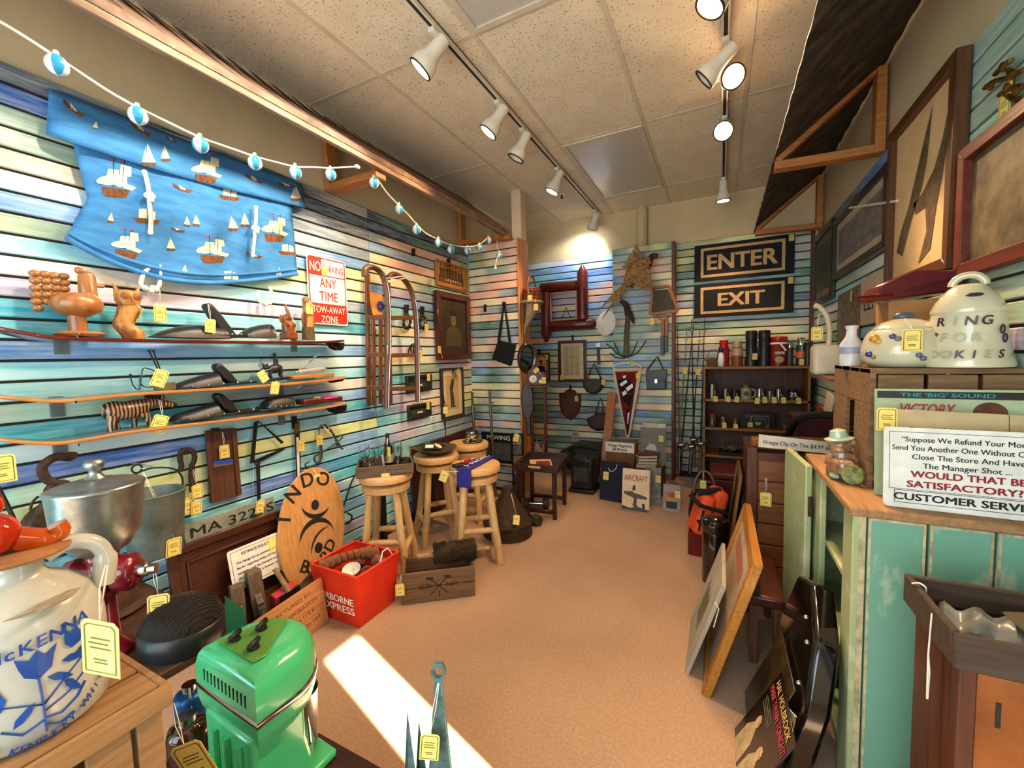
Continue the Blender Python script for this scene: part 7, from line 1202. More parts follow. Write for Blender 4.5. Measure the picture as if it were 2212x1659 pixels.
for g in (G().bx(bx0, bx1, 4.0, 4.006, zx, zx+.19), G().bx(bx0, bx1, 4.2, 4.206, zx, zx+.23), G().bx(bx0, bx0+.006, 4.006, 4.2, zx, zx+.2), G().bx(bx1-.006, bx1, 4.006, 4.2, zx, zx+.2), G().bx(bx0, bx1, 4.0, 4.2, zx, zx+.006)): obj('panel', g, M_cbd, mb)
fs_ = fb(3.998); v1, v0 = P(1340, 956, Y=4.0).z, P(1340, 977, Y=4.0).z; obj('price_card', G().prism(fs_, [(bx0-.005, v0), (bx1+.002, v0), (bx1+.002, v1), (bx0-.005, v1)], 0, .002), mt('card_white', '#e9dcc8', rough=.8), mb, ang=0); text('Vintage Magazines', fs_, (bx0+bx1)/2, lerp(v0, v1, .56), .04, M_ink, mb, .003, .02, shear=.1, width=(bx1-bx0)*.85); text('$4.99 each', fs_, (bx0+bx1)/2, lerp(v0, v1, .14), .04, M_ink, mb, .003, .02, shear=.1, width=(bx1-bx0)*.5)
for k in range(7): blk('vintage_magazine', 'magazine standing %s in the cardboard magazine box' % ('first', 'second', 'third', 'fourth', 'fifth', 'sixth', 'seventh')[k], 'magazine', bx0+.012, bx1-.012, 4.012+.026*k, 4.026+.026*k, zx+.008, zx+.2+.02*(k % 3), mt('mag%d' % k, ('#8f7a5a', '#b09a7a', '#5f4a3a', '#9a6a4a', '#c0a888', '#6b6458', '#8a5240')[k], rough=.6), (-.06, 0, 0), 'magazines in the cardboard box')
def book(label, x0, x1, y, z0, z1, t, cov, tilt=-.12, name='standing_book', rz=0, title=None, extra=None, tg=False):
    w, h = x1-x0, z1-z0; c = V(((x0+x1)/2, y, z0)); th_ = thing(name, label, 'book', c, rot=(tilt, 0, rz)); obj('pages', G().bx(-w/2+.004, w/2-.004, .002, t-.002, .004, h-.004), mt('page_edge', '#d8cbb0', '#c4b595', rough=.9), th_, ang=0); obj('front_cover', G().bx(-w/2, w/2, 0, .003, 0, h), cov, th_, ang=0); obj('back_cover', G().bx(-w/2, w/2, t-.003, t, 0, h), cov, th_, ang=0); obj('spine', G().bx(-w/2, -w/2+.003, .003, t-.003, 0, h), cov, th_, ang=0); F_ = (V(), V((1, 0, 0)), V((0, 0, 1)), V((0, -1, 0)))
    if title: text(title[0], F_, 0, h*title[1], title[2], title[3], th_, .0008, .012, width=w*.85)
    if extra:
        for m, pl in extra: obj('cover_picture', G().flat(F_, [(a*w, b*h) for a, b in pl], .0006), m, th_, ang=0)
    if tg: ptag(th_, V((w*.34, -.006, h*.8)), (0, 0, 0), .9)
    return th_
M_oil = mt('cover_red', '#a83a2a', rough=.5); M_gld = mt('wood_tan', '#c9a37a', rough=.5)
a = P(1343, 1098, Z=0); b = P(1403, 1104, Z=0); PL_ = [(-.05, .42), (.05, .42), (.42, .36), (.44, .30), (.06, .30), (.05, .14), (.14, .08), (.0, .08), (-.1, .1), (-.05, .3), (-.42, .38), (-.44, .44), (-.1, .46)]
book('large cream book of military aircraft standing on the floor', a.x, b.x, a.y-.01, 0, .35, .035, mt('cover_cream', '#dcc39c', '#cfb48c', rough=.3, coat=.5), -.14, rz=-.05, title=('AIRCRAFT', .72, .07, M_oil), extra=[(mt('plane_grey', '#5a4a3a', '#3c3228', rough=.5, sc_=30), PL_), (M_blk, [(-.12, .48), (.0, .5), (-.02, .62), (-.1, .6)]), (M_blk, [(.26, .06), (.36, .08), (.34, .2), (.25, .18)]), (mt('cloud_dark', '#4a4034', rough=.5), [(-.5, .0), (.5, .0), (.5, .05), (.1, .1), (-.2, .05), (-.5, .1)])])
text_ = None
a, b = P(1406, 1092, Z=0), P(1426, 1095, Z=0); book('grey illustrated book behind the aircraft book', a.x-.06, b.x, a.y+.02, 0, .33, .02, mt('cover_grey', '#8a8880', '#55544f', rough=.4, sc_=20), -.1, tg=True)
a, b = P(1299, 1080, Z=0), P(1347, 1086, Z=0); t = thing('blue_portfolio', 'dark blue cloth portfolio leaning left of the aircraft book', 'portfolio', V(((a.x+b.x)/2, a.y, 0)), rot=(-.16, 0, -.12)); w = b.x-a.x+.05; obj('board', G().bx(-w/2, w/2, 0, .014, 0, .36), mt('navy_cloth', '#191b33', '#13152a', rough=.85), t, bev=.003); obj('string_tie', G().tube(smooth([V((-.05, -.004, .3)), V((-.02, -.02, .27)), V((.02, -.01, .3)), V((.03, -.004, .34))], 4), .003, 5), M_str, t); ptag(t, V((-.07, -.008, .26)), (0, 0, 0), 1.1)
a, b = P(1432, 1103, Z=0), P(1471, 1103, Z=0); book('small book with red apples and pot on its cover', a.x, b.x, a.y, 0, .225, .03, mt('cover_pink', '#a58a80', '#8d736a', rough=.4, sc_=14), -.1, extra=[(MT['cover_red'], ell(0, .62, .22, .1)), (mt('apple_gold', '#b9853a', rough=.5), ell(-.02, .48, .3, .08)), (M_blk, [(-.3, .12), (.28, .12), (.32, .38), (-.32, .38)]), (mt('apple_green', '#8a9a3a', rough=.5), ell(.2, .56, .1, .06))], tg=True)
ca = P(1384, 985, Y=4.1); book('grey photo book with a ship picture standing on the bookshelf', P(1382, 985, Y=4.15).x, P(1436, 985, Y=4.15).x, 4.15, zx+.002, P(1400, 925, Y=4.15).z, .02, mt('cover_ship', '#6d6656', '#5b5547', rough=.5), -.12, extra=[(mt('ship_hull', '#4a2a1c', rough=.5), [(-.35, .2), (.3, .18), (.36, .36), (-.3, .4), (-.38, .3)]), (mt('ship_foam', '#c9b79a', rough=.6), [(-.3, .4), (.2, .38), (.1, .55), (-.1, .58), (-.2, .5)])], tg=True)
book('white edged magazine behind the ship photo book', P(1388, 985, Y=4.2).x, P(1438, 985, Y=4.2).x, 4.19, zx+.002, P(1400, 915, Y=4.2).z, .012, mt('cover_white', '#cdb9a4', '#a99680', rough=.5), -.1)
for k, (lab, m, dz, rz) in enumerate((('white paperback at the bottom of the book stack', mt('bk_white', '#d9c7a8', rough=.6), 0, .1), ('brown hardback in the middle of the book stack', mt('bk_brown', '#8a6d46', rough=.6), .03, .35), ('brown hardback under the red book in the stack', mt('bk_brown2', '#6d5433', rough=.6), .06, .4), ('dark red hardback lying on top of the book stack', mt('bk_red', '#7a1d18', '#2e1a14', rough=.6, sc_=8), .09, .5))):
    c = V((P(1395, 995, Y=4.05).x, 4.07, zx+dz+.001)); t = thing('stacked_book', lab, 'book', c, 'stacked books on the bookshelf', rot=(0, 0, rz)); obj('pages', G().bx(-.085, .085, -.06, .06, .004, .025), MT['page_edge'], t, ang=0); obj('cover', G().bx(-.09, .09, -.064, .064, .025, .029), m, t); obj('cover', G().bx(-.09, .09, -.064, .064, 0, .004), m, t); obj('spine', G().bx(-.09, .09, .06, .064, .004, .025), m, t)
# ------------------------------------------------------------------ fishing rods and reels
for k, (x0, y0, x1, lab, c_) in enumerate(((1501, 668, 1466, 'tall dark fishing rod nearest the exit board', M_iron), (1484, 708, 1462, 'fishing rod with brass ferrules beside the column', MT['old_brass']), (1512, 712, 1490, 'thick black fishing rod in the middle of the row', M_blk), (1522, 690, 1512, 'thin fishing rod nearest the wooden bookcase', M_iron), (1463, 705, 1468, 'reddish bamboo fishing rod against the column trim', M_mah), (1494, 690, 1500, 'slim grey fishing rod behind the thick black one', M_iron))):
    a = P(x0, y0, Y=YB-.05); zb_ = .02; b = V((P(x1, 1000, Y=YB-.35).x, YB-.35, .1+.02*k)); t = thing('fishing_rod', lab, 'fishing rod', b, 'fishing rods leaning in the corner'); obj('blank', G().tube([b, lerp(b, a, .3), a], [.011, .008, .003], 8), c_, t, ang=60); obj('grip', G().tube([b, lerp(b, a, .16)], .017, 10), mt('cork_grip', '#6b4a2c', '#50351e', rough=.8) if k % 2 else M_blk, t)
    for f in (.45, .62, .78, .92): p = lerp(b, a, f); obj('line_guide', G().tube([p+V((.014*cos(s), -.012, .014*sin(s))) for s in [j*pi/4 for j in range(9)]], .0025, 5), M_steel, t, ang=60)
    if k in (0, 2, 3, 5):
        p = lerp(b, a, .19)+V((0, -.05, 0)); obj('reel', G().lathe([(.036, -.028), (.038, -.022), (.02, -.018), (.02, .018), (.038, .022), (.036, .028)], 18, p, (1, 0, .2)), mt('reel_silver', '#a79f92', '#7d766a', rough=.2, metal=.9), t, ang=40); obj('crank', G().tube([p+V((.03, 0, 0)), p+V((.05, -.02, .02)), p+V((.055, -.02, .05))], .005, 6), M_steel, t)
    if k in (1, 2): ptag(t, lerp(b, a, .72)+V((.01, -.02, 0)), (0, 0, .1), .9, lerp(b, a, .74))
# ------------------------------------------------------------------ wooden bookcase with thermoses, mugs, jars
M_bcs = wood('bookcase_pine', '#8f602c', '#6b421a', 'x', 5, rough=.5); BX0, BX1, BY, BZ = -.150, .715, 4.45, 1.205
bcase = thing('bookcase', 'open wooden bookcase with five shelves of cups and flasks', 'bookcase', ((BX0+BX1)/2, 4.6, 0))
for x in (BX0, BX1-.02): obj('side', G().bx(x, x+.02, BY, YB-.01, 0, BZ-.02), M_bcs, bcase, bev=.002)
SHZ = [BZ, .893, .615, .345, .08]
for z in SHZ: obj('shelf', G().bx(BX0, BX1, BY, YB-.01, z-.022, z), M_bcs, bcase, bev=.002)
obj('back_panel', G().bx(BX0, BX1, YB-.012, YB-.004, 0, BZ-.02), M_dkw, bcase, ang=0)
def turned(name, label, cat, px, Y_, z, h, prof, m, parts=(), group=None, tg=None, n=20):
    c = V((P(px, 800, Y=Y_).x, Y_, z+.0005)); t = thing(name, label, cat, c, group); obj('body', G().lathe([(r, y*h) for r, y in prof], n, c), m, t, ang=50)
    for nm, pr, mm in parts: obj(nm, G().lathe([(r, y*h) for r, y in pr], n, c), mm, t, ang=50)
    if tg: ptag(t, c+V(tg), (0, 0, .05), .8, c+V((tg[0]*.6, tg[1]*.8, h*.75)))
    return t, c
ST_ = [(.0, 0), (.05, 0), (.05, .8), (0, .8)]; Yt = 4.56; gT = 'flasks on top of the bookcase'
def fl_(label, px, h, r, mb, mc, band=None, tg=None, Y_=Yt):
    return turned('vacuum_flask', label, 'flask', px, Y_, BZ, h, [(0, 0), (r, .0), (r, .68), (r*.9, .74), (0, .74)], mb, [('cup_lid', [(r*.8, .74), (r*.82, .98), (r*.7, 1), (0, 1)], mc)]+([('band', [(r*1.02, band[0]), (r*1.02, band[1])], band[2])] if band else []), gT, tg)
bk2, cb_ = turned('wicker_basket', 'small wicker basket with wire handle at the left of the bookcase top', 'basket', 1541, Yt-.04, BZ, .08, [(0, 0), (.05, 0), (.062, .5), (.058, 1), (.05, 1)], mt('wicker', '#7a5226', '#5a3a18', rough=.8, sc_=60, bump=.8)); obj('handle', G().tube([cb_+V((.055*cos(a_), 0, .07+.10*sin(a_))) for a_ in [pi*k/10 for k in range(11)]], .003, 5), MT['wicker'], bk2, ang=60); obj('bow', G().ball(cb_+V((-.06, -.03, .07)), (.03, .015, .015), 10, 6), mt('bow_cloth', '#7d5a3c', rough=.9), bk2)
fl_('bright red topped flask behind the toy penguin', 1563, .255, .048, mt('flask_redtop', '#8f1510', rough=.3), mt('flask_red', '#a8160f', rough=.3)); fl_('cream and brown plaid flask between the red flask and binoculars', 1592, .245, .05, mt('flask_brown', '#7d4a1c', '#6b3c14', rough=.5), mt('flask_cream', '#b39a72', rough=.4), (.42, .7, MT['flask_cream']))
pe, cpn = turned('penguin_toy', 'small black and white toy penguin before the red flask', 'toy', 1557, Yt-.09, BZ, .19, [(0, 0), (.024, .02), (.03, .3), (.024, .6), (.014, .72), (0, .74)], M_lw, [('head', [(.012, .7), (.02, .78), (.018, .92), (0, 1)], M_blk)]); obj('wing', G().ball(cpn+V((-.026, .006, .09)), (.008, .02, .05), 10, 8), M_blk, pe)
bi_ = thing('binoculars', 'large black upright binoculars on top of the bookcase', 'binoculars', V((P(1634, 800, Y=Yt).x, Yt, BZ)));
for px in (1622, 1650):
    c = V((P(px, 800, Y=Yt).x, Yt, BZ+.0005)); b_ = obj('barrel', G().lathe([(0, 0), (.052, 0), (.054, .05), (.046, .09), (.046, .25), (.05, .26), (.05, .325), (.042, .335), (0, .335)], 22, c), M_blk, bi_, ang=45)
obj('bridge', G().box((P(1636, 800, Y=Yt).x, Yt, BZ+.13), (.09, .05, .1)), M_iron, bi_, bev=.006); ptag(bi_, V((P(1629, 800, Y=Yt).x, Yt-.07, BZ+.12)), (0, 0, 0), .85)
t, c = turned('water_jug', 'dark red insulated jug with white strap and print', 'jug', 1681, Yt, BZ, .27, [(0, 0), (.07, 0), (.072, .76), (.062, .8), (0, .8)], mt('jug_red', '#6b1410', '#540e0b', rough=.4), [('lid', [(.066, .78), (.07, .8), (.07, .97), (.06, 1), (0, 1)], MT['flask_red']), ('white_band', [(.0735, .74), (.0735, .8)], M_lw)]); obj('strap', G().bar(c+V((.0, -.074, .21)), c+V((.05, -.068, .14)), .014, .004, (0, 1, 0)), M_lw, t); fj = fb(c.y-.0745); text('COFFEE', fj, c.x, c.z+.11, .03, M_lw, t, .001, .02, width=.08); obj('print', G().prism(fj, ell(c.x, c.z+.06, .035, .03), 0, .001), mt('print_tan', '#b58a62', rough=.6), t, ang=0)
fl_('slim grey flask with steel top right of the red jug', 1705, .225, .03, mt('flask_grey', '#4a4232', '#383225', rough=.4, metal=.3), M_steel); fl_('dark green flask with chrome cap and orange label', 1729, .255, .038, mt('flask_green', '#1d3420', rough=.35), M_chr, (.28, .5, mt('label_orange', '#c0582c', rough=.5)), (.0, -.055, .06)); fl_('black flask at the right end of the bookcase top', 1744, .21, .036, M_blk, M_blk)
Ys = 4.53; z = SHZ[1]
def mug(label, px, h, r, m, handle=True, tg=True, z=z, name='drinking_mug', group='cups on the second shelf'):
    t, c = turned(name, label, 'mug', px, Ys, z, h, [(0, .0), (r, 0), (r*.96, .5), (r, 1), (r*.9, 1), (r*.86, .1), (0, .1)], m, (), group, None)
    if handle: obj('handle', G().tube([c+V((r+h*.24*sin(a_), 0, h*.5-h*.3*cos(a_))) for a_ in [pi*k/8 for k in range(9)]], h*.05, 6), m, t, ang=60)
    if tg: ptag(t, c+V((r*.8, -.11, .03)), (0, random.uniform(-.2, .2), .05), .8, c+V((r*.5, -.03, h*.6)))
    return t, c
M_pw2 = mt('pewter_mug', '#8a7f6b', '#665d4d', rough=.3, metal=.85)
mug('tall pewter beaker at the left end of the cup shelf', 1539, .14, .036, M_pw2, False); mug('small pewter cup second on the cup shelf', 1568, .095, .03, M_pw2, False); mug('dark pewter cup with tag third on the cup shelf', 1587, .09, .028, mt('dark_pewter', '#3c372f', rough=.35, metal=.8), True); mug('squat silver tankard right of the beer stein', 1642, .10, .036, M_sil, True); mug('small dull cup with tag after the silver tankard', 1664, .075, .026, M_pw2, False); mug('bright silver beaker with tag on the cup shelf', 1683, .098, .03, M_sil, False); t, c = mug('glass mug printed with number 23 at the end of the cup shelf', 1713, .09, .036, mt('smoke_glass', '#3a342c', rough=.1, trans=.3), True); text('23', fb(c.y-.037), c.x, c.z+.035, .05, M_lw, t, .002, .02)
t, c = turned('beer_stein', 'grey stoneware beer stein with blue crest and domed lid', 'stein', 1612, Ys, z, .155, [(0, 0), (.05, 0), (.046, .06), (.043, .6), (.04, .68), (0, .68)], mt('stein_grey', '#a89a80', '#938567', rough=.35), [('lid', [(.038, .68), (.036, .72), (.03, .95), (.02, 1), (0, 1)], mt('lid_grey', '#6d675c', rough=.4, metal=.5))]); obj('handle', G().tube([c+V((.046+.035*sin(a_), 0, .055-.04*cos(a_))) for a_ in [pi*k/8 for k in range(9)]], .009, 8), MT['stein_grey'], t, ang=60); obj('crest', G().prism(fb(c.y-.0475), ell(c.x, c.z+.055, .024, .022), 0, .003), mt('crest_dark', '#3a3a38', rough=.5), t); ptag(t, c+V((.09, -.1, .02)), (0, .1, 0), .8)
z = SHZ[2]; gJ = 'jars on the third shelf'
def jar(label, px, h, r, m, lid=None, tg=None): return turned('glass_jar', label, 'jar', px, Ys, z, h, [(0, 0), (r, 0), (r, .72), (r*.75, .82), (r*.75, .84), (0, .84)], m, [('lid', [(r*.85, .82), (r*.88, 1), (0, 1)], lid or M_steel)], gJ, tg)
M_jr = mt('jar_glass', '#6b5c44', '#4a3f2e', rough=.08, trans=.45); jar('glass jar with round red lid at the left of the jar shelf', 1540, .125, .036, M_jr, mt('lid_red', '#b01810', rough=.3)); jar('short glass jar of pale shells next to the red lidded jar', 1563, .1, .03, M_jr, None, (.01, -.06, .05)); jar('short amber jar with curled label beside the black plaque', 1590, .09, .028, M_jr, None, (.0, -.06, .04))
hp_ = thing('hunting_plaque', 'black wooden plaque lettered hunting is my standing on the jar shelf', 'plaque', V((P(1638, 900, Y=4.6).x, 4.6, z))); q0, q1 = P(1600, 915, Y=4.6), P(1674, 918, Y=4.6); obj('board', G().bx(q0.x, q1.x, 4.6, 4.615, z+.001, z+.14), mt('plaque_black', '#14120f', rough=.6), hp_, bev=.002); text('HUNTING IS MY', fb(4.599), (q0.x+q1.x)/2, z+.095, .03, mt('plaque_ink', '#8d8676', rough=.7), hp_, .001, .01, width=.2); text('SPORT', fb(4.599), (q0.x+q1.x)/2+.02, z+.07, .022, MT['plaque_ink'], hp_, .001, .01, width=.1); obj('badge', G().prism(fb(4.599), [(q0.x+.12, z+.05), (q0.x+.17, z+.05), (q0.x+.165, z+.03), (q0.x+.145, z+.015), (q0.x+.125, z+.03)], 0, .002), mt('badge_tan', '#b98a66', rough=.6), hp_); ptag(hp_, V((q0.x+.08, 4.58, z+.045)), (0, 0, 0), .9, V((q0.x+.09, 4.595, z+.1)))
for px, lab in ((1659, 'twisted glass bird ornament hanging over the jar shelf edge'), (1695, 'slim horn ornament next to the glass bird'), (1722, 'dark turned ornament with tag at the end of the jar shelf')):
    c = V((P(px, 900, Y=4.5).x, 4.5, z+.0005)); t = thing('shelf_ornament', lab, 'ornament', c, 'ornaments on the third shelf'); obj('foot', G().lathe([(.022, 0), (.026, .02), (.02, .045), (.008, .055)], 14, c), mt('orn_brown', '#5d4a34', '#3f3122', rough=.35), t, ang=50); obj('stem', G().tube(smooth([c+V((0, 0, .05)), c+V((.008, 0, .08)), c+V((.0, 0, .11)), c+V((.012, 0, .15))], 4), [.008]*6+[.005]*7, 8), M_jr, t, ang=60)
    if px > 1700: ptag(t, c+V((0, -.04, .12)), (0, 0, 0), .85, c+V((.0, 0, .14)))
z = SHZ[3]; c = V((P(1595, 970, Y=4.55).x, 4.55, z+.0005)); t = thing('wire_tray', 'tray of tangled clear fishing lures on the fourth shelf', 'tray', c); obj('tray', G().bx(c.x-.17, c.x+.13, 4.47, 4.66, z+.001, z+.03), M_iron, t, bev=.004); g = G(); R_ = random.Random(8)
for k in range(60): p = c+V((R_.uniform(-.15, .11), R_.uniform(-.06, .08), .03+R_.random()*.05)); d = V((R_.uniform(-1, 1), R_.uniform(-1, 1), R_.uniform(-.4, .6)))*.03; g.tube([p-d, p+V((0, 0, .012)), p+d], .004, 5)
o = obj('lures', g, mt('lure_clear', '#8a7a62', '#c2b79e', rough=.1, metal=.4), t, ang=60); o['kind'] = 'stuff'
# ================================================================== right side
M_sgc = mt('sign_gold', '#c9a875', '#b08f5e', rough=.8, sc_=60); M_sgb = mt('sign_black', '#0c0e12', '#15171c', rough=.85, sc_=80, bump=.6)
for s, lab, v0, v1, w in (('ENTER', 'upper black and gold board lettered enter on the back wall', 2.075, 2.44, .60), ('EXIT', 'lower black and gold board lettered exit on the back wall', 1.705, 2.045, .40)):
    t = thing('lettered_board', lab, 'sign', (.18, YB-.03, v0)); u0, u1 = -.25, .615; obj('board', G().prism(FB, [(u0, v0), (u1, v0), (u1, v1), (u0, v1)], .012, .03), M_sgb, t, bev=.002); obj('gold_border', G().frame(FB, u0+.06, u1-.075, v0+.035, v1-.035, .026, .03, .033), M_sgc, t, ang=0); text(s, FB, (u0+u1)/2-.008, v0+.11, .21 if s == 'ENTER' else .18, M_sgc, t, .0325, .03, width=w); ptag(t, V((u1-.03, YB-.05, v1-.01)), (0, 0, 0), .9)
# pictures on the right wall
def rw(y0, y1): return -y1, -y0
def rpic(label, y0, y1, v0, v1, fw, d, mf, mb, mw=0, mp=None, **k): return picture(label, FR, -y1, -y0, v0, v1, fw, d, mf, mb, mw, mp, .004, **k)
M_fr1 = wood('walnut_frame', '#5f3a1c', '#422410', 'z', 6, rough=.4)
t = rpic('tall wooden framed ink drawing of a bare forked tree trunk', 2.06, 2.72, 1.63, 2.385, .045, .045, M_fr1, mt('ink_paper', '#d8b784', '#c9a672', rough=.85, sc_=5)); M_inkd = mt('ink_wash', '#6b553a', '#4a3924', rough=.85, sc_=30)
for p in ([(-2.63, 1.80), (-2.56, 1.77), (-2.46, 1.92), (-2.37, 2.02), (-2.33, 2.12), (-2.30, 2.31), (-2.37, 2.2), (-2.43, 2.1), (-2.5, 1.98), (-2.59, 1.88)], [(-2.38, 1.70), (-2.27, 1.74), (-2.23, 1.9), (-2.19, 2.0), (-2.16, 2.12), (-2.14, 2.28), (-2.2, 2.14), (-2.26, 2.05), (-2.36, 1.99), (-2.45, 1.97), (-2.43, 1.92), (-2.33, 1.92), (-2.31, 1.82)]): obj('trunk_print', G().flat(FR, p, .0265), M_inkd, t, ang=0)
t = rpic('dark red framed murky forest picture cut by the right edge', 1.40, 2.03, 1.585, 2.02, .045, .04, wood('red_frame', '#6d2a18', '#4c180d', 'y', 6, rough=.4), mt('murky', '#3a3222', '#6b5f44', rough=.5, sc_=12, det=6))
t = rpic('wide black framed landscape with clouds and hillside', 2.77, 3.87, 1.86, 2.28, .04, .035, M_ebn, mt('white_mount', '#b5a58c', '#a8977d', rough=.8), .05, mt('land_sky', '#4a5a66', '#8a7468', rough=.6, sc_=6, st=(1, 1, 3), det=6)); obj('hill_print', G().flat(FR, [(-3.76, 1.955), (-2.87, 1.955), (-2.87, 2.12), (-3.1, 2.06), (-3.4, 2.03), (-3.76, 2.0)], .0185), mt('hill', '#5a4038', '#33302a', rough=.6, sc_=14, det=6), t, ang=0)
rpic('black framed dim green print nearest the back corner', 3.93, 4.60, 1.73, 2.33, .05, .03, M_ebn, mt('pale_mount', '#6d6450', rough=.7), .06, mt('dim_green', '#2f352a', '#464a38', rough=.5, sc_=5))
t = tag(obj('photo_print', G().prism(FR, [(-3.80, 1.38), (-3.27, 1.39), (-3.27, 1.745), (-3.80, 1.735)], .006, .012), mt('bw_photo', '#3a3126', '#8d8068', rough=.5, sc_=22, det=7)), 'unframed dark photograph of a crowd below the landscape', 'photograph')
lt = thing('paper_sign', 'pale paper sign lettered left under the landscape', 'sign', (XR-.01, 3.0, 1.49)); obj('sheet', G().prism(FR, [(-3.24, 1.49), (-2.82, 1.49), (-2.82, 1.765), (-3.24, 1.755)], .006, .012), mt('sheet_cream', '#c9b594', '#b8a382', rough=.8), lt); text('LEFT', FR, -3.02, 1.57, .12, M_ink, lt, .0125, .01, width=.3); ptag(lt, V((XR-.02, 3.0, 1.66)), ROTR, 1.0); ptag(t, V((XR-.02, 3.42, 1.72)), ROTR, 1.0)
tag(obj('sign_arm', G().tube([P(1836, 449, X=.70), P(1938, 434, X=.735)], .007, 6), mt('white_rod', '#d8cdb4', rough=.5)), 'thin white rod sticking out in front of the landscape', 'rod')
an = thing('gilt_ornament', 'gilt metal twig ornament at the upper right edge', 'ornament', (XR-.02, 1.85, 2.1)); M_glt = mt('gilt', '#8a6a2c', '#4f3a14', rough=.35, metal=.8, sc_=30)
for pts in ([(2128, 190), (2150, 175), (2180, 168), (2212, 150)], [(2160, 205), (2185, 190), (2212, 185)], [(2178, 150), (2186, 170), (2178, 205)], [(2150, 160), (2170, 140), (2185, 130)], [(2170, 200), (2195, 215), (2215, 205)]): obj('twig', G().tube(smooth([P(x, y, X=XR-.03) for x, y in pts], 4), .008, 6), M_glt, an, ang=60)
for x, y in ((2140, 185), (2165, 145), (2185, 160), (2195, 195), (2175, 190)): obj('leaf', G().ball(P(x, y, X=XR-.035), (.006, .022, .014), 10, 6, (.6, 0, 0)), M_glt, an)
ptag(an, V((XR-.03, 1.80, 2.09)), ROTR, 1.2)
# ------------------------------------------------------------------ green cabinet
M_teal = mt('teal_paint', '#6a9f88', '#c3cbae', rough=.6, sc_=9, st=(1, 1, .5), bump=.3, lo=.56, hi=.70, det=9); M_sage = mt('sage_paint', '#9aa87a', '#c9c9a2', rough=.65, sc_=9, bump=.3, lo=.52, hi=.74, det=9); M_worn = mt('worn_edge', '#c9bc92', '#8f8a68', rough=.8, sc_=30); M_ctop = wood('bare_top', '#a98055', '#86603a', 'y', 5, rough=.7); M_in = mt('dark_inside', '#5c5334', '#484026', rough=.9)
gcab = thing('green_cabinet', 'old chipped green painted cupboard with its plank door open', 'cabinet', (.55, 1.83, 0)); X0, X1, Y0, Y1, ZT = .345, .765, 1.475, 2.165, .9
w = (X1-X0-.03)/3
for k in range(3): a = X0+.03+k*w; obj('side_plank', G().bx(a+.003, a+w-.003, Y0, Y0+.02, 0, ZT-.025), M_teal, gcab, bev=.003); 
for k in range(3): a = X0+.03+k*w; obj('worn_rim', G().frame(fb(Y0), a+.004, a+w-.004, .004, ZT-.03, .006, .0, .0008), M_worn, gcab, ang=0)
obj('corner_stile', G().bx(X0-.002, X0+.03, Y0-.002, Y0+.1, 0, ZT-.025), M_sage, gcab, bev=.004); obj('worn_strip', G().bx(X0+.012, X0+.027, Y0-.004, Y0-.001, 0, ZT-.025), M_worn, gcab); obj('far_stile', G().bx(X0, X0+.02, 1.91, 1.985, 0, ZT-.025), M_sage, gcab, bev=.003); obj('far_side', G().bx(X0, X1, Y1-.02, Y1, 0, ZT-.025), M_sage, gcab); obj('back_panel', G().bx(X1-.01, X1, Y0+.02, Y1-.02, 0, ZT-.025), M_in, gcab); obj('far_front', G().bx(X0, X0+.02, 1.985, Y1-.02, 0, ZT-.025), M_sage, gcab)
for z in (.02, .33, .6): obj('shelf', G().bx(X0+.02, X1-.01, Y0+.02, Y1-.02, z, z+.02), M_sage, gcab, bev=.002)
for k in range(3): a = Y0-.015+k*(Y1-Y0+.02)/3; obj('top_board', G().bx(X0-.012, X1, a, a+(Y1-Y0+.02)/3-.003, ZT-.025, ZT), M_ctop, gcab, bev=.004)
fd = f3((.322, 1.995, 0), (-.14, .99, 0), (0, 0, 1)); dr = obj('door', G().prism(fd, [(0, .03), (.28, .03), (.28, .90), (.0, .885)], -.012, .012), M_sage, gcab, bev=.004); obj('turn_button', G().prism(fd, [(.13, .72), (.16, .70), (.27, .80), (.285, .87), (.27, .885), (.24, .85)], .014, .036), M_sage, dr, bev=.004); obj('pivot', G().cyl(fd[0]+fd[1]*.17+fd[2]*.745+fd[3]*.012, fd[0]+fd[1]*.17+fd[2]*.745+fd[3]*.042, .022, n=14), M_sage, dr)
for z in (.2, .72): obj('hinge', G().cyl((.327, 1.99, z-.04), (.327, 1.99, z+.04), .008, n=8), M_rst, gcab)
# copper box with tray at lower right
cbx = thing('copper_box', 'brown wooden stand with orange copper front panel at the lower right', 'cabinet', (.6, 1.15, 0)); M_cop = mt('copper_front', '#a8622c', '#7a431c', rough=.45, metal=.25, sc_=5, bump=.2); M_wn = wood('red_walnut', '#5f2f18', '#42200e', 'z', 5, rough=.45)
obj('body', G().bx(.425, .765, 1.09, 1.29, 0, .73), M_wn, cbx, bev=.003); obj('front_panel', G().bx(.445, .765, 1.078, 1.09, .03, .72), M_cop, cbx, bev=.003); obj('stile', G().bx(.42, .447, 1.072, 1.1, 0, .73), M_wn, cbx, bev=.003); obj('keyhole', G().bx(.475, .482, 1.0765, 1.0785, .62, .67), M_blk, cbx); obj('side_rail', G().bx(.418, .427, 1.15, 1.17, .0, .72), M_wn, cbx)
wt = thing('shallow_tray', 'dark old wooden tray of plastic bags on the copper fronted stand', 'tray', (.59, 1.18, .73)); M_dtr = wood('tray_grey', '#4f3d2e', '#31251b', 'x', 5, rough=.7, bump=.5); TX0, TX1, TY0, TY1 = .405, .768, 1.055, 1.305
obj('bottom', G().bx(TX0+.012, TX1, TY0+.012, TY1-.012, .73, .742), M_blk, wt)
for q in ((TX0, TX1, TY0, TY0+.014), (TX0, TX1, TY1-.014, TY1), (TX0, TX0+.014, TY0+.014, TY1-.014)): obj('side', G().bx(*q, .73, .80), M_dtr, wt, bev=.004)
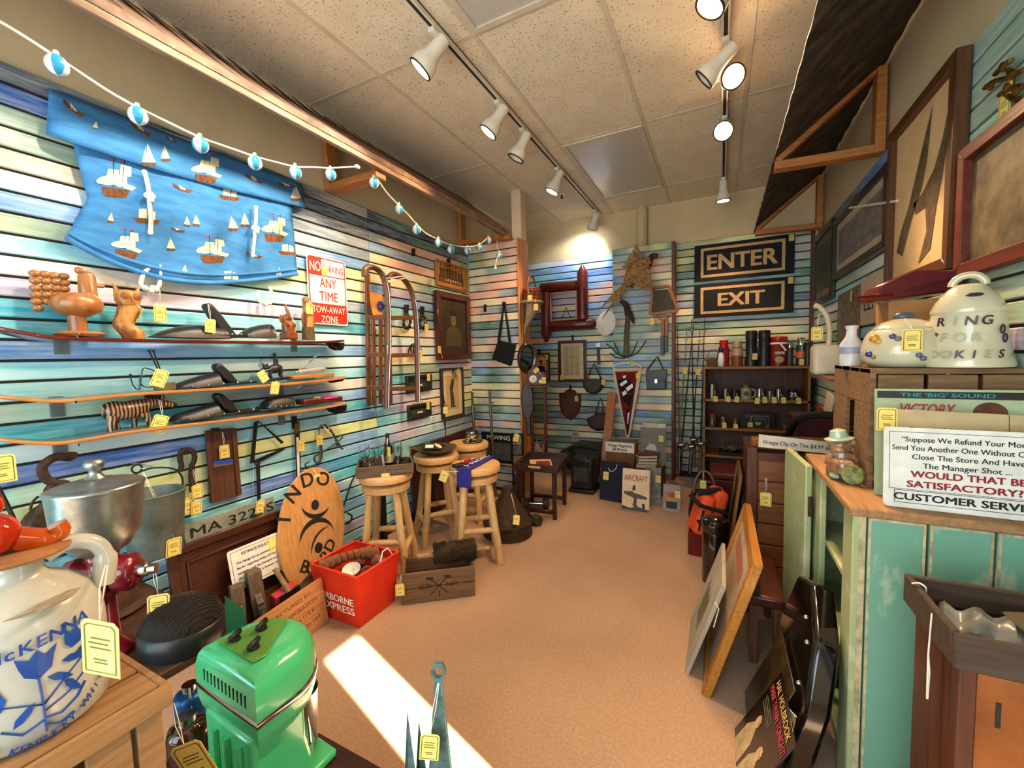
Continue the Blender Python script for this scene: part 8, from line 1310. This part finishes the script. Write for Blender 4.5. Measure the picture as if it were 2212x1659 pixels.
obj('string_loop', G().tube(smooth([V((.404, 1.25, .80)), V((.41, 1.235, .81)), V((.42, 1.23, .805)), V((.425, 1.24, .79))], 4), .002, 5), M_str, wt); obj('hanging_string', G().tube([V((.401, 1.14, .79)), V((.399, 1.142, .70)), V((.4, 1.14, .66)), V((.4, 1.141, .60))], [.0015, .0015, .003, .002], 5), M_str, wt)
M_plb = mt('plastic_bag', '#e2e6e4', '#ffffff', rough=.15, trans=.5, ior=1.2, sc_=14, bump=.8)
def sheetbag(lab, c, sx, sy, sz, m, rz):
    R2_ = random.Random(lab); ph_ = [R2_.uniform(0, 6) for _ in range(4)]; Rm = Euler((0, 0, rz)).to_matrix()
    def f(u, v): return V(c)+Rm @ V(((u-.5)*sx, (v-.5)*sy, sz*sin(pi*u)**.5*sin(pi*v)**.5*(.75+.25*sin(u*13+ph_[0])*sin(v*11+ph_[1]))+.01*sin(u*25+ph_[2])))
    return tag(obj('plastic_bag', G().grid(f, 22, 18), m, None, ang=50, solid=.0012), lab, 'plastic bag')
sheetbag('clear crinkled plastic bag of screws in the dark tray', (.70, 1.19, .748), .13, .17, .11, M_plb, .2); sheetbag('grey plastic sleeve lying across the dark tray', (.535, 1.19, .748), .2, .12, .035, mt('grey_sleeve', '#7d837f', '#a3a8a3', rough=.3, trans=.3), -.35)
tag(obj('brown_envelope', G().box((.60, 1.17, .765), (.14, .12, .004), (.5, .2, .7)), mt('envelope', '#6b5a35', rough=.8)), 'brown card envelope tilted in the dark tray', 'envelope')
# ------------------------------------------------------------------ wooden crate with jars
M_ocr = wood('crate_grey', '#8b6a45', '#5e452c', 'x', 5, rough=.8, bump=.5); oc = thing('fruit_crate', 'weathered fruit crate with hand slot standing on the green cabinet', 'crate', (.58, 1.91, ZT)); cx0, cx1, cy0, cy1, cz = .425, .765, 1.685, 2.15, 1.285
for z0, z1 in ((.90, .985), (1.17, cz)): obj('end_board', G().bx(cx0, cx0+.016, cy0, cy1, z0, z1), M_ocr, oc, bev=.002)
for y0, y1 in ((cy0, 1.85), (1.97, cy1)): obj('end_board', G().bx(cx0, cx0+.016, y0, y1, .985, 1.17), M_ocr, oc, bev=.002)
for k in range(3): z = .90+.13*k; obj('back_slat', G().bx(cx0+.016, cx1, cy1-.012, cy1, z, z+.11), M_ocr, oc, bev=.002)
for k in range(3): a = cx0+.02+k*.118; obj('front_slat', G().bx(a, a+.108, cy0, cy0+.012, 1.15, cz-.02), M_ocr, oc, bev=.002)
for k in range(4): a = cy0+k*(cy1-cy0)/4; obj('top_board', G().bx(cx0, cx1, a, a+(cy1-cy0)/4-.004, cz-.018, cz), M_ocr, oc, bev=.003)
M_crm = mt('cream_glaze', '#cfc8a8', '#c2ba98', rough=.15, coat=.7); jc2 = V((.535, 1.80, cz)); tj = thing('flower_jar', 'squat cream ceramic cookie jar with painted fruit and tag', 'jar', jc2)
obj('body', G().lathe([(0, .0), (.085, .002), (.105, .025), (.108, .06), (.098, .10), (.088, .12), (.075, .125)], 36, jc2), M_crm, tj, ang=60); l_ = obj('lid', G().lathe([(.078, .122), (.08, .128), (.06, .146), (.03, .157), (0, .16)], 32, jc2), M_crm, tj, ang=60); obj('lid_fruit', G().ball(jc2+V((0, 0, .165)), (.028, .02, .016), 12, 8), mt('fruit_blue', '#4a5a68', rough=.3), l_)
tocam = (CAM-jc2); tocam.z = 0; tocam.normalize(); sdv = V((0, 0, 1)).cross(tocam)
for a, z, c, r in ((-.75, .095, '#c58a2c', .016), (-.62, .085, '#d09a3c', .012), (-.25, .1, '#4a4a70', .010), (-.12, .092, '#6d6d80', .010), (-.85, .045, '#25307a', .012), (-.7, .035, '#8a6a34', .008), (.35, .04, '#5d6a80', .009), (.45, .03, '#5d6a80', .009), (.95, .06, '#c9963c', .018), (.9, .1, '#6b2a30', .01)):
    rr = .108 if z < .07 else .101; d = tocam*cos(a)+sdv*sin(a); obj('painted_fruit', G().ball(jc2+d*(rr-.002)+V((0, 0, z)), (r, r, r*.9), 10, 6), mt('fr'+c, c, rough=.2, coat=.5), tj)
ptag(tj, jc2+tocam*.115+sdv*.02+V((0, 0, .118)), (0, 0, .0), 1.0, jc2+tocam*.06+V((0, 0, .155)))
bc2 = V((.665, 1.75, cz)); bj = thing('bell_jar', 'large cream bell shaped cookie jar with worn ring for cookies letters', 'jar', bc2); BP = [(0, .0), (.102, .002), (.104, .012), (.098, .03), (.088, .08), (.082, .14), (.078, .165)]
obj('body', G().lathe(BP, 40, bc2), M_crm, bj, ang=60); l_ = obj('lid', G().lathe([(.08, .162), (.082, .17), (.07, .20), (.045, .235), (.03, .248), (0, .25)], 36, bc2), M_crm, bj, ang=60); obj('loop', G().tube([bc2+sdv*.035*cos(a_)+V((0, 0, .245+.032*sin(a_))) for a_ in [pi*k/10 for k in range(11)]], .011, 8), M_crm, l_, ang=70)
tc2 = (CAM-bc2); tc2.z = 0; tc2.normalize(); sd2 = V((0, 0, 1)).cross(tc2); M_lt = mt('letter_dark', '#3a2430', rough=.4); M_lf = mt('letter_faded', '#a8ac90', rough=.4)
def bl(ch, a, z, r, m, s=.036): d = tc2*cos(a)+sd2*sin(a); text(ch, (bc2+d*r+V((0, 0, z)), (sd2*cos(a)-tc2*sin(a)).normalized(), V((0, 0, 1)), d), 0, 0, s, m, bj, .004, .02, shear=.12)
for i, ch in enumerate('RING'): bl(ch, -.62+.36*i, .125, .086, M_lf if ch == 'I' else M_lt)
for i, ch in enumerate('FOR'): bl(ch, -.5+.36*i, .078, .090, M_lf)
for i, ch in enumerate('COOKIES'): bl(ch, -.95+.28*i, .03, .099, M_lt if ch in 'KIS' else M_lf, .032)
for a, z in ((-.95, .07), (.85, .11), (.95, .085)): d = tc2*cos(a)+sd2*sin(a); obj('painted_note', G().ball(bc2+d*.092+V((0, 0, z)), (.006, .006, .014), 8, 6), M_lt, bj)
d = tc2*cos(.2)+sd2*sin(.2); obj('painted_note', G().ball(bc2+d*.064+V((0, 0, .212)), (.02, .012, .006), 10, 6), M_lt, bj)
tag(obj('tan_box', G().bx(.55, .76, 2.0, 2.14, cz+.001, cz+.235), mt('box_tan', '#a57a48', '#8f6638', rough=.85), None, bev=.002), 'tan cardboard box standing behind the cookie jars', 'box')
rsn = thing('red_dustpan', 'dark red enamelled metal scoop lying on the tan box', 'scoop', (.6, 2.05, cz+.237)); M_rdm = mt('dark_red_metal', '#5a0a0e', '#470709', rough=.3, coat=.4); fr = f3((.50, 2.02, cz+.237), (1, .1, 0), (0, .0, 1)); obj('pan', G().prism(fr, [(0, 0), (.25, .02), (.26, .09), (.12, .10), (.02, .06)], -.1, .04), M_rdm, rsn, bev=.006); obj('handle', G().tube([fr[0]+V((.05, -.05, .012)), fr[0]+V((-.05, -.07, .008))], .012, 8), M_rdm, rsn)
mj = V((.455, 2.11, cz)); t = thing('milk_bottle', 'small white milk bottle left of the fruit painted jar', 'bottle', V((.44, 1.95, cz))); c = V((.44, 1.98, cz+.0005)); obj('body', G().lathe([(0, 0), (.034, .0), (.036, .08), (.018, .11), (.016, .135), (.02, .14), (.02, .15), (0, .15)], 22, c), mt('milk_white', '#cfccc4', '#b4b8c4', rough=.25), t, ang=50); obj('band', G().lathe([(.0365, .045), (.0365, .07)], 22, c, caps=False), mt('band_blue', '#8f9ab0', rough=.4), t)
# shelf board behind with white canister and hose
sbd = thing('wall_shelf', 'narrow brown wall shelf behind the fruit crate', 'shelf', (.6, 2.6, 1.2)); obj('board', G().bx(.44, .768, 2.30, 2.85, 1.20, 1.22), M_ocr, sbd, bev=.002)
for y in (2.35, 2.75): obj('bracket', G().prism((V((.768, y, 1.2)), V((-1, 0, 0)), V((0, 0, 1)), V((0, -1, 0))), [(0, 0), (.22, 0), (0, -.2)], 0, .02), M_ocr, sbd)
wcn = thing('white_canister', 'square white plastic canister with curved white spout hose', 'canister', (.49, 2.55, 1.22)); c = P(1785, 800, Y=2.6); c = V((c.x+.0, 2.62, 1.2205)); M_wpl = mt('white_plastic', '#d2c2a6', '#c2b194', rough=.45); obj('body', G().box(c+V((.0, 0, .075)), (.12, .12, .15)), M_wpl, wcn, bev=.018, seg=3); obj('hose', G().tube(smooth([c+V((.01, 0, .15)), c+V((.012, 0, .22)), c+V((.0, -.01, .29)), c+V((-.03, -.01, .34)), c+V((-.055, -.01, .355))], 5), .012, 10), M_wpl, wcn, ang=70); ptag(wcn, c+V((-.05, -.065, .24)), (0, 0, 0), 1.0, c+V((-.04, -.03, .3)))
# ------------------------------------------------------------------ things on the cabinet top
ZT_ = ZT+.001
def leanfr(x0, y, tilt): return f3((x0, y, ZT_), (1, -.03, 0), (0, tilt, 1))
al = thing('record_album', 'record album headed the big sound victory behind the refund sign', 'album', (.58, 1.62, ZT)); fa = leanfr(.425, 1.615, .10); M_gp = mt('album_green', '#a9b890', '#98a880', rough=.5); obj('sleeve', G().prism(fa, [(0, 0), (.32, 0), (.32, .325), (0, .325)], 0, .004), M_gp, al); obj('black_band', G().prism(fa, [(.006, .297), (.32, .297), (.32, .318), (.006, .318)], .004, .0046), M_blk, al, ang=0); text("THE 'BIG' SOUND", fa, .16, .302, .016, mt('cyan_ink', '#2a8f96', rough=.5), al, .005, .02, width=.2); text('VICTORY', fa, .12, .25, .045, M_oil, al, .0048, .03, shear=.3, width=.12); obj('portrait', G().flat(fa, ell(.25, .26, .035, .03), .0047), mt('portrait_brown', '#7a3a1c', '#4a2210', rough=.6, sc_=30), al, ang=0); text('AT SEA', fa, .25, .2, .03, M_oil, al, .0048, .02)
gb = thing('army_booklet', 'cream booklet printed general of the army behind the refund sign', 'booklet', (.6, 1.57, ZT)); f2 = leanfr(.435, 1.57, .09); obj('cover', G().prism(f2, [(0, 0), (.29, .0), (.29, .262), (0, .27)], 0, .006), mt('booklet_cream', '#c2ac82', '#b39c72', rough=.8), gb, bev=.001); text('General of the Army', f2, .13, .205, .02, mt('sepia_ink', '#4a3a24', rough=.7), gb, .0065, .004, width=.155); obj('rule', G().prism(f2, [(.255, .01), (.2565, .01), (.2565, .262), (.255, .262)], .006, .0064), MT['sepia_ink'], gb, ang=0); ptag(gb, f2[0]+f2[1]*.005+f2[2]*.27+f2[3]*.012, (0, 0, 0), 1.0)
rs_ = thing('refund_sign', 'white customer service joke sign propped on the green cabinet', 'sign', (.58, 1.5, ZT)); f4 = leanfr(.418, 1.512, .07); SW, SHH = .345, .225
obj('plate', G().prism(f4, rrect(0, SW, 0, SHH, .014), 0, .003), M_swh, rs_); obj('thin_rule', G().frame(f4, .012, SW-.012, .052, SHH-.012, .0012, .003, .0034), M_ink, rs_, ang=0); obj('lower_rule', G().frame(f4, .024, SW-.02, .014, .05, .0015, .003, .0034), M_ink, rs_, ang=0)
M_rdk = mt('dark_red_ink', '#8f1420', rough=.5)
for s, y, sz, w, m, b in (('\u201cSuppose We Refund Your Money,', .186, .020, .26, M_ink, .013), ('Send You Another One Without Charge,', .162, .020, .30, M_ink, .013), ('Close The Store And Have', .138, .020, .215, M_ink, .013), ('The Manager Shot ...', .114, .020, .17, M_ink, .013), ('WOULD THAT BE', .088, .025, .22, M_rdk, .032), ('SATISFACTORY?\u201d', .060, .025, .235, M_rdk, .032), ('CUSTOMER SERVICE', .023, .027, .29, M_ink, .03)): text(s, f4, SW/2-.004, y, sz, m, rs_, .0036, b, width=w)
obj('yellow_label', G().prism(f4, [(.285, .09), (.33, .085), (.34, .165), (.272, .168)], .004, .0046), MT['tag_card'], rs_, ang=0)
cg_ = V((.380, 1.80, ZT_)); cf = thing('pig_figurine', 'glazed brown ceramic pig in blue hat with a wheel', 'figurine', cg_); M_pig = mt('glaze_brown', '#6d4a30', '#b08a6a', rough=.12, coat=.8, sc_=22, det=5); M_hat = mt('glaze_blue', '#8fae9e', '#b8c4a4', rough=.15, coat=.6)
spine(G(), []) if False else None
g = G(); spine(g, [(cg_+V((dx, 0, z)), rx, ry) for z, dx, rx, ry in ((.0, 0, .04, .035), (.03, 0, .042, .038), (.065, .004, .038, .034), (.09, .004, .03, .028))], 16); obj('body', g, M_pig, cf, ang=60); h = obj('head', G().ball(cg_+V((-.004, -.008, .112)), (.034, .032, .03), 14, 10), M_pig, cf); obj('snout', G().ball(cg_+V((-.012, -.04, .104)), (.016, .012, .012), 10, 8), M_pig, h); obj('hat', G().lathe([(.042, 0), (.044, .004), (.028, .01), (.024, .032), (0, .04)], 16, cg_+V((-.006, 0, .132)), (-.15, 0, 1)), M_hat, cf, ang=50)
for s in (-1, 1): obj('arm', G().tube([cg_+V((s*.03, -.01, .075)), cg_+V((s*.042, -.03, .055)), cg_+V((s*.02, -.045, .05))], [.014, .012, .01], 8), M_pig, cf, ang=60); obj('foot', G().ball(cg_+V((s*.022, -.035, .012)), (.018, .026, .012), 10, 6), M_hat, cf); obj('ear', G().ball(cg_+V((s*.032, -.004, .125)), (.01, .012, .014), 8, 6), M_pig, h)
wc_ = V((.392, 1.70, ZT_)); obj('wheel', G().lathe([(.008, -.008), (.03, -.009), (.034, 0), (.03, .009), (.008, .008)], 20, V((wc_.x, wc_.y, ZT_+.034)), (-.5, -.85, .1)), mt('wheel_yellow', '#8a8a3c', '#4a4a24', rough=.2, coat=.5, sc_=60), cf, ang=40); obj('barrow', G().box(V((wc_.x-.02, wc_.y+.04, ZT_+.05)), (.05, .06, .05), (0, 0, .4)), M_pig, cf, bev=.012, seg=2)
# ------------------------------------------------------------------ floor things along the right side
def leaned(name, label, cat, o, L_, H_, dx, d, mf, fw, mback, group=None):      # panel facing -X, top tipped towards +X
    f = f3(o, (0, -1, 0), (dx, 0, 1)); t = thing(name, label, cat, V(o), group)
    if fw: obj('frame', G().frame(f, 0, L_, 0, H_, fw, -d, 0), mf, t, bev=.004); obj('picture', G().prism(f, [(fw*.6, fw*.6), (L_-fw*.6, fw*.6), (L_-fw*.6, H_-fw*.6), (fw*.6, H_-fw*.6)], -d*.7, -d*.4), mback, t, ang=0)
    else: obj('panel', G().prism(f, [(0, 0), (L_, 0), (L_, H_), (0, H_)], -d, 0), mback, t, bev=.002)
    return t, f
M_gold = wood('gold_oak', '#b97f30', '#8f5c1c', 'y', 6, rough=.4, coat=.3)
t, f = leaned('oak_picture', 'large oak framed pale landscape leaning in the aisle', 'picture', (-.058, 2.40, 0), .69, .60, .30, .035, M_gold, .045, mt('pale_land', '#c9b795', '#a58f74', rough=.5, sc_=4, det=6)); obj('rose_print', G().flat(f, [(.12, .42), (.5, .40), (.5, .47), (.12, .49)], -.0128), mt('rose_paint', '#b5705c', rough=.6), t, ang=0)
t, f = leaned('canvas_panel', 'thin grey canvas panel leaning on the oak framed landscape', 'painting', (-.125, 2.22, 0), .42, .44, .33, .016, None, 0, mt('grey_canvas', '#a8a394', '#979182', rough=.7, sc_=6)); g = G()
for k in range(9): x = .12+.02*k; g.flat(f, [(x, .12), (x+.01, .12), (x+.016, .3+.03*sin(k*2)), (x+.002, .28)], .0008)
obj('brush_print', g, mt('brush_olive', '#6d664a', rough=.7), t, ang=0); obj('string', G().tube([f[0]+f[1]*.42+f[2]*.36, f[0]+f[1]*.43+f[2]*.34+V((.02, 0, 0)), f[0]+f[1]*.425+f[2]*.25+V((.03, 0, 0))], .002, 5), M_str, t)
bn2 = thing('low_bench', 'low red brown leather topped bench behind the leaning pictures', 'bench', (.22, 2.15, 0)); obj('seat', G().bx(.11, .25, 1.98, 2.42, .26, .31), mt('red_leather', '#4a1d12', '#35130b', rough=.35), bn2, bev=.012, seg=2)
for x in (.12, .21):
    for y in (1.99, 2.38): obj('leg', G().bx(x, x+.03, y, y+.03, 0, .26), M_dkw, bn2)
bcx = thing('instrument_case', 'glossy black hard case with steel studs leaning on the green cabinet', 'case', (.23, 1.65, 0)); fc = f3((.165, 1.92, 0), (0, -1, 0), (.22, 0, 1)); obj('shell', G().prism(fc, [(0, 0), (.5, 0), (.5, .3), (.42, .47), (.22, .56), (.05, .5), (0, .3)], -.07, 0), mt('gloss_black', '#0e0c0b', rough=.12, coat=.8), bcx, bev=.015, seg=2)
for a, b in ((.36, .42), (.4, .3), (.44, .18), (.28, .46)): obj('stud', G().ball(fc[0]+fc[1]*a+fc[2]*b+fc[3]*.0, .008, 10, 6), M_steel, bcx)
ptag(bcx, fc[0]+fc[1]*.47+fc[2]*.25+fc[3]*.02, (0, .2, -1.1), 1.1, fc[0]+fc[1]*.5+fc[2]*.26+fc[3]*.01)
lp = thing('stage_record', 'black record sleeve with yellow and red show title on the floor', 'album', (.08, 1.46, 0)); fh = f3((.055, 1.60, 0), (0, -1, 0), (.53, 0, 1)); S_ = .295
obj('sleeve', G().prism(fh, [(0, 0), (S_, 0), (S_, S_), (0, S_)], -.005, 0), mt('sleeve_black', '#14110f', rough=.25, coat=.5), lp, bev=.001); text('HAL HOLBROOK', fh, S_*.5, S_*.885, .034, mt('title_yellow', '#d8b860', rough=.5), lp, .001, .008, width=S_*.8); text('MARK TWAIN TONIGHT!', fh, S_*.52, S_*.77, .034, mt('title_pink', '#c9485a', rough=.5), lp, .001, .02, width=S_*.92)
for k in range(4): obj('small_print', G().flat(fh, [(S_*.1, S_*(.70-.03*k)), (S_*.5, S_*(.70-.03*k)), (S_*.5, S_*(.708-.03*k)), (S_*.1, S_*(.708-.03*k))], .0006), mt('print_grey', '#8a857c', rough=.6), lp, ang=0)
M_cs = mt('suit_cream', '#c9b58a', '#a38d63', rough=.6, sc_=30)
for cx_, s_ in ((.30, 1.0), (.68, .9)): obj('figure_print', G().flat(fh, [(S_*(cx_-.16*s_), 0), (S_*(cx_+.18*s_), 0), (S_*(cx_+.16*s_), S_*.3*s_), (S_*(cx_+.06), S_*.42*s_), (S_*(cx_-.06), S_*.42*s_), (S_*(cx_-.15*s_), S_*.28*s_)], .0006), M_cs, lp, ang=0); obj('head_print', G().flat(fh, ell(S_*cx_, S_*.48*s_, S_*.065, S_*.08), .0008), mt('head_tan', '#b08058', '#d8c49a', rough=.6, sc_=40), lp, ang=0)
leaned('record_sleeve', 'dark brown record sleeve behind the show record', 'album', (.095, 1.80, 0), .31, .31, .42, .005, None, 0, mt('sleeve_brown', '#2a2014', '#4a3a20', rough=.3, coat=.4, sc_=16, det=6)); tag(obj('floor_crate', G().bx(.345, .42, 1.31, 1.465, 0, .06), M_rst, None, bev=.01), 'flat stone lying under the copper fronted stand', 'stone')
# card cabinet, sign, satchel, cooler, canister, orange bag
ccb = thing('drawer_cabinet', 'tall brown wooden cabinet of shallow drawers beyond the open green door', 'cabinet', (.45, 2.85, 0)); CX0, CX1, CY, CZ = .135, .76, 2.62, .79; M_dw = wood('drawer_oak', '#8a5426', '#653814', 'x', 6, rough=.5)
obj('carcass', G().bx(CX0, CX1, CY, 3.1, 0, CZ), M_wn, ccb, bev=.003)
for r in range(6):
    for c in range(2): a = CX0+.055+c*.285; z = .05+.118*r; d_ = obj('drawer', G().bx(a, a+.278, CY-.014, CY, z, z+.11), M_dw, ccb, bev=.003); obj('pull', G().cyl((a+.139, CY-.028, z+.055), (a+.139, CY-.014, z+.055), .009, n=10), MT['old_brass'], d_)
obj('corner_post', G().bx(CX0, CX0+.05, CY-.018, CY+.03, 0, CZ+.03), M_wn, ccb, bev=.003); ptag(ccb, V((CX0+.09, CY-.04, .58)), (0, 0, 0), 1.1, V((CX0+.09, CY-.03, .66)))
wf_ = thing('wicker_hamper', 'frayed straw mat roll lying on the drawer cabinet', 'mat', (.35, 2.8, CZ)); obj('roll', G().tube([V((.16, 2.70, CZ+.04)), V((.4, 2.72, CZ+.045)), V((.66, 2.74, CZ+.042))], .038, 14), mt('straw', '#a8703a', '#7a4a20', rough=.9, sc_=8, st=(1, 14, 14), bump=.6), wf_, ang=60); cs_ = thing('tie_card', 'white card with handwritten clip on ties price', 'card', (.38, 2.62, CZ+.05)); fk = f3((.19, 2.63, CZ+.03), (1, -.05, -.03), (0, .3, 1)); obj('card', G().prism(fk, [(0, 0), (.36, 0), (.36, .06), (0, .07)], 0, .002), MT['card_white'], cs_); text('Vintage Clip-On Ties $4.99 each', fk, .18, .02, .03, M_ink, cs_, .003, .01, shear=.15, width=.32)
tag(obj('black_strap_bag', G().tube(smooth([V((.40, 3.2, .8)), V((.42, 3.0, .93)), V((.5, 2.85, .98)), V((.6, 2.75, .985))], 5), .022, 10), M_blk), 'thick black strap arching over the drawer cabinet', 'strap')
for lab, x0, z1, m in (('white edged board leaning by the bookcase, taller one', .60, 1.02, M_lw), ('red backed board leaning by the bookcase', .55, .92, mt('red_board', '#7a1510', rough=.5))): tag(obj('thin_board', G().prism(f3((x0, 3.7, 0), (.1, .99, 0), (.12, 0, 1)), [(0, 0), (.4, 0), (.4, z1), (0, z1)], 0, .015), m, None, bev=.002), lab, 'board', 'boards leaning by the bookcase')
tag(obj('red_chest', G().box((.60, 3.45, .45), (.3, .34, .9)), mt('maroon', '#4a0f0c', '#380a08', rough=.5), None, bev=.01), 'tall maroon trunk standing between drawer cabinet and boards', 'trunk')
rcl = thing('picnic_cooler', 'dark red picnic cooler at the foot of the bookcase', 'cooler', (.14, 3.75, 0)); obj('body', G().bx(-.06, .36, 3.62, 3.95, 0, .34), mt('cooler_red', '#5c0f0e', '#470a0a', rough=.45), rcl, bev=.015, seg=2); obj('lid', G().bx(-.07, .37, 3.61, 3.96, .34, .39), MT['cooler_red'], rcl, bev=.012, seg=2)
bbg = thing('carpet_bag', 'black shopping bag with rope handles below the bookcase', 'bag', (-.05, 3.45, 0)); obj('body', G().rings([[V((-.05+a*sx, 3.42+b*sy, z)) for a, b in ((-1, -1), (1, -1), (1, 1), (-1, 1))] for z, sx, sy in ((0, .15, .1), (.15, .16, .1), (.30, .14, .04))]), M_fab, bbg, bev=.02, seg=2); obj('handle', G().tube([V((-.10+.075*cos(a_), 3.38, .29+.17*sin(a_))) for a_ in [pi*k/10 for k in range(11)]], .008, 6), mt('jute', '#7a6650', rough=.9), bbg, ang=60); ptag(bbg, V((-.11, 3.36, .39)), (0, 0, 0), .9, V((-.11, 3.37, .45)))
blk('red_toolbox', 'red metal toolbox under the orange life vest', 'toolbox', -.185, .04, 2.92, 3.16, 0, .155, mt('toolbox_red', '#6b0d0c', '#560a09', rough=.35), None, None, .008)
ov = thing('life_vest', 'bright orange life vest with black straps folded on the toolbox', 'life vest', (-.08, 3.0, .155)); M_vst = mt('vest_orange', '#e0521a', '#c9420f', rough=.7, sc_=9, bump=.2); obj('panel', G().box((-.105, 2.97, .285), (.09, .16, .27), (.0, .28, .35)), M_vst, ov, bev=.03, seg=3); obj('panel', G().box((-.03, 3.02, .30), (.09, .17, .29), (.05, .22, .3)), M_vst, ov, bev=.03, seg=3)
for z in (.23, .34): obj('strap', G().box((-.07, 2.99, z), (.19, .21, .022), (.0, .28, .35)), M_fab, ov, bev=.006)
obj('zip', G().tube([V((-.12, 2.885, .19)), V((-.105, 2.883, .26)), V((-.09, 2.885, .33))], .007, 6), M_fab, ov); obj('collar', G().tube([V((-.12, 2.97, .41)), V((-.08, 2.94, .435)), V((-.04, 2.96, .445)), V((.0, 3.0, .44))], .02, 8), M_fab, ov, ang=60)
cn = V((-.02, 2.64, 0)); t = thing('black_canister', 'glossy black metal canister beside the orange life vest', 'canister', cn); obj('body', G().lathe([(0, 0), (.07, 0), (.07, .30), (.066, .31), (.0, .31)], 28, cn), MT['gloss_black'], t, ang=40); obj('lid', G().lathe([(.073, .305), (.075, .35), (.07, .375), (.04, .39), (0, .393)], 28, cn), MT['gloss_black'], t, ang=40)
leaned('black_picture', 'black backed picture leaning on the drawer cabinet', 'picture', (.075, 3.0, 0), .5, .5, .09, .02, None, 0, M_blk); t, f = leaned('brown_picture', 'brown wood framed dark picture leaning behind the oak picture', 'picture', (.03, 3.17, 0), .42, .62, .12, .02, wood('frame_brown', '#8a5a2c', '#6b401a', 'y'), .03, M_blk)
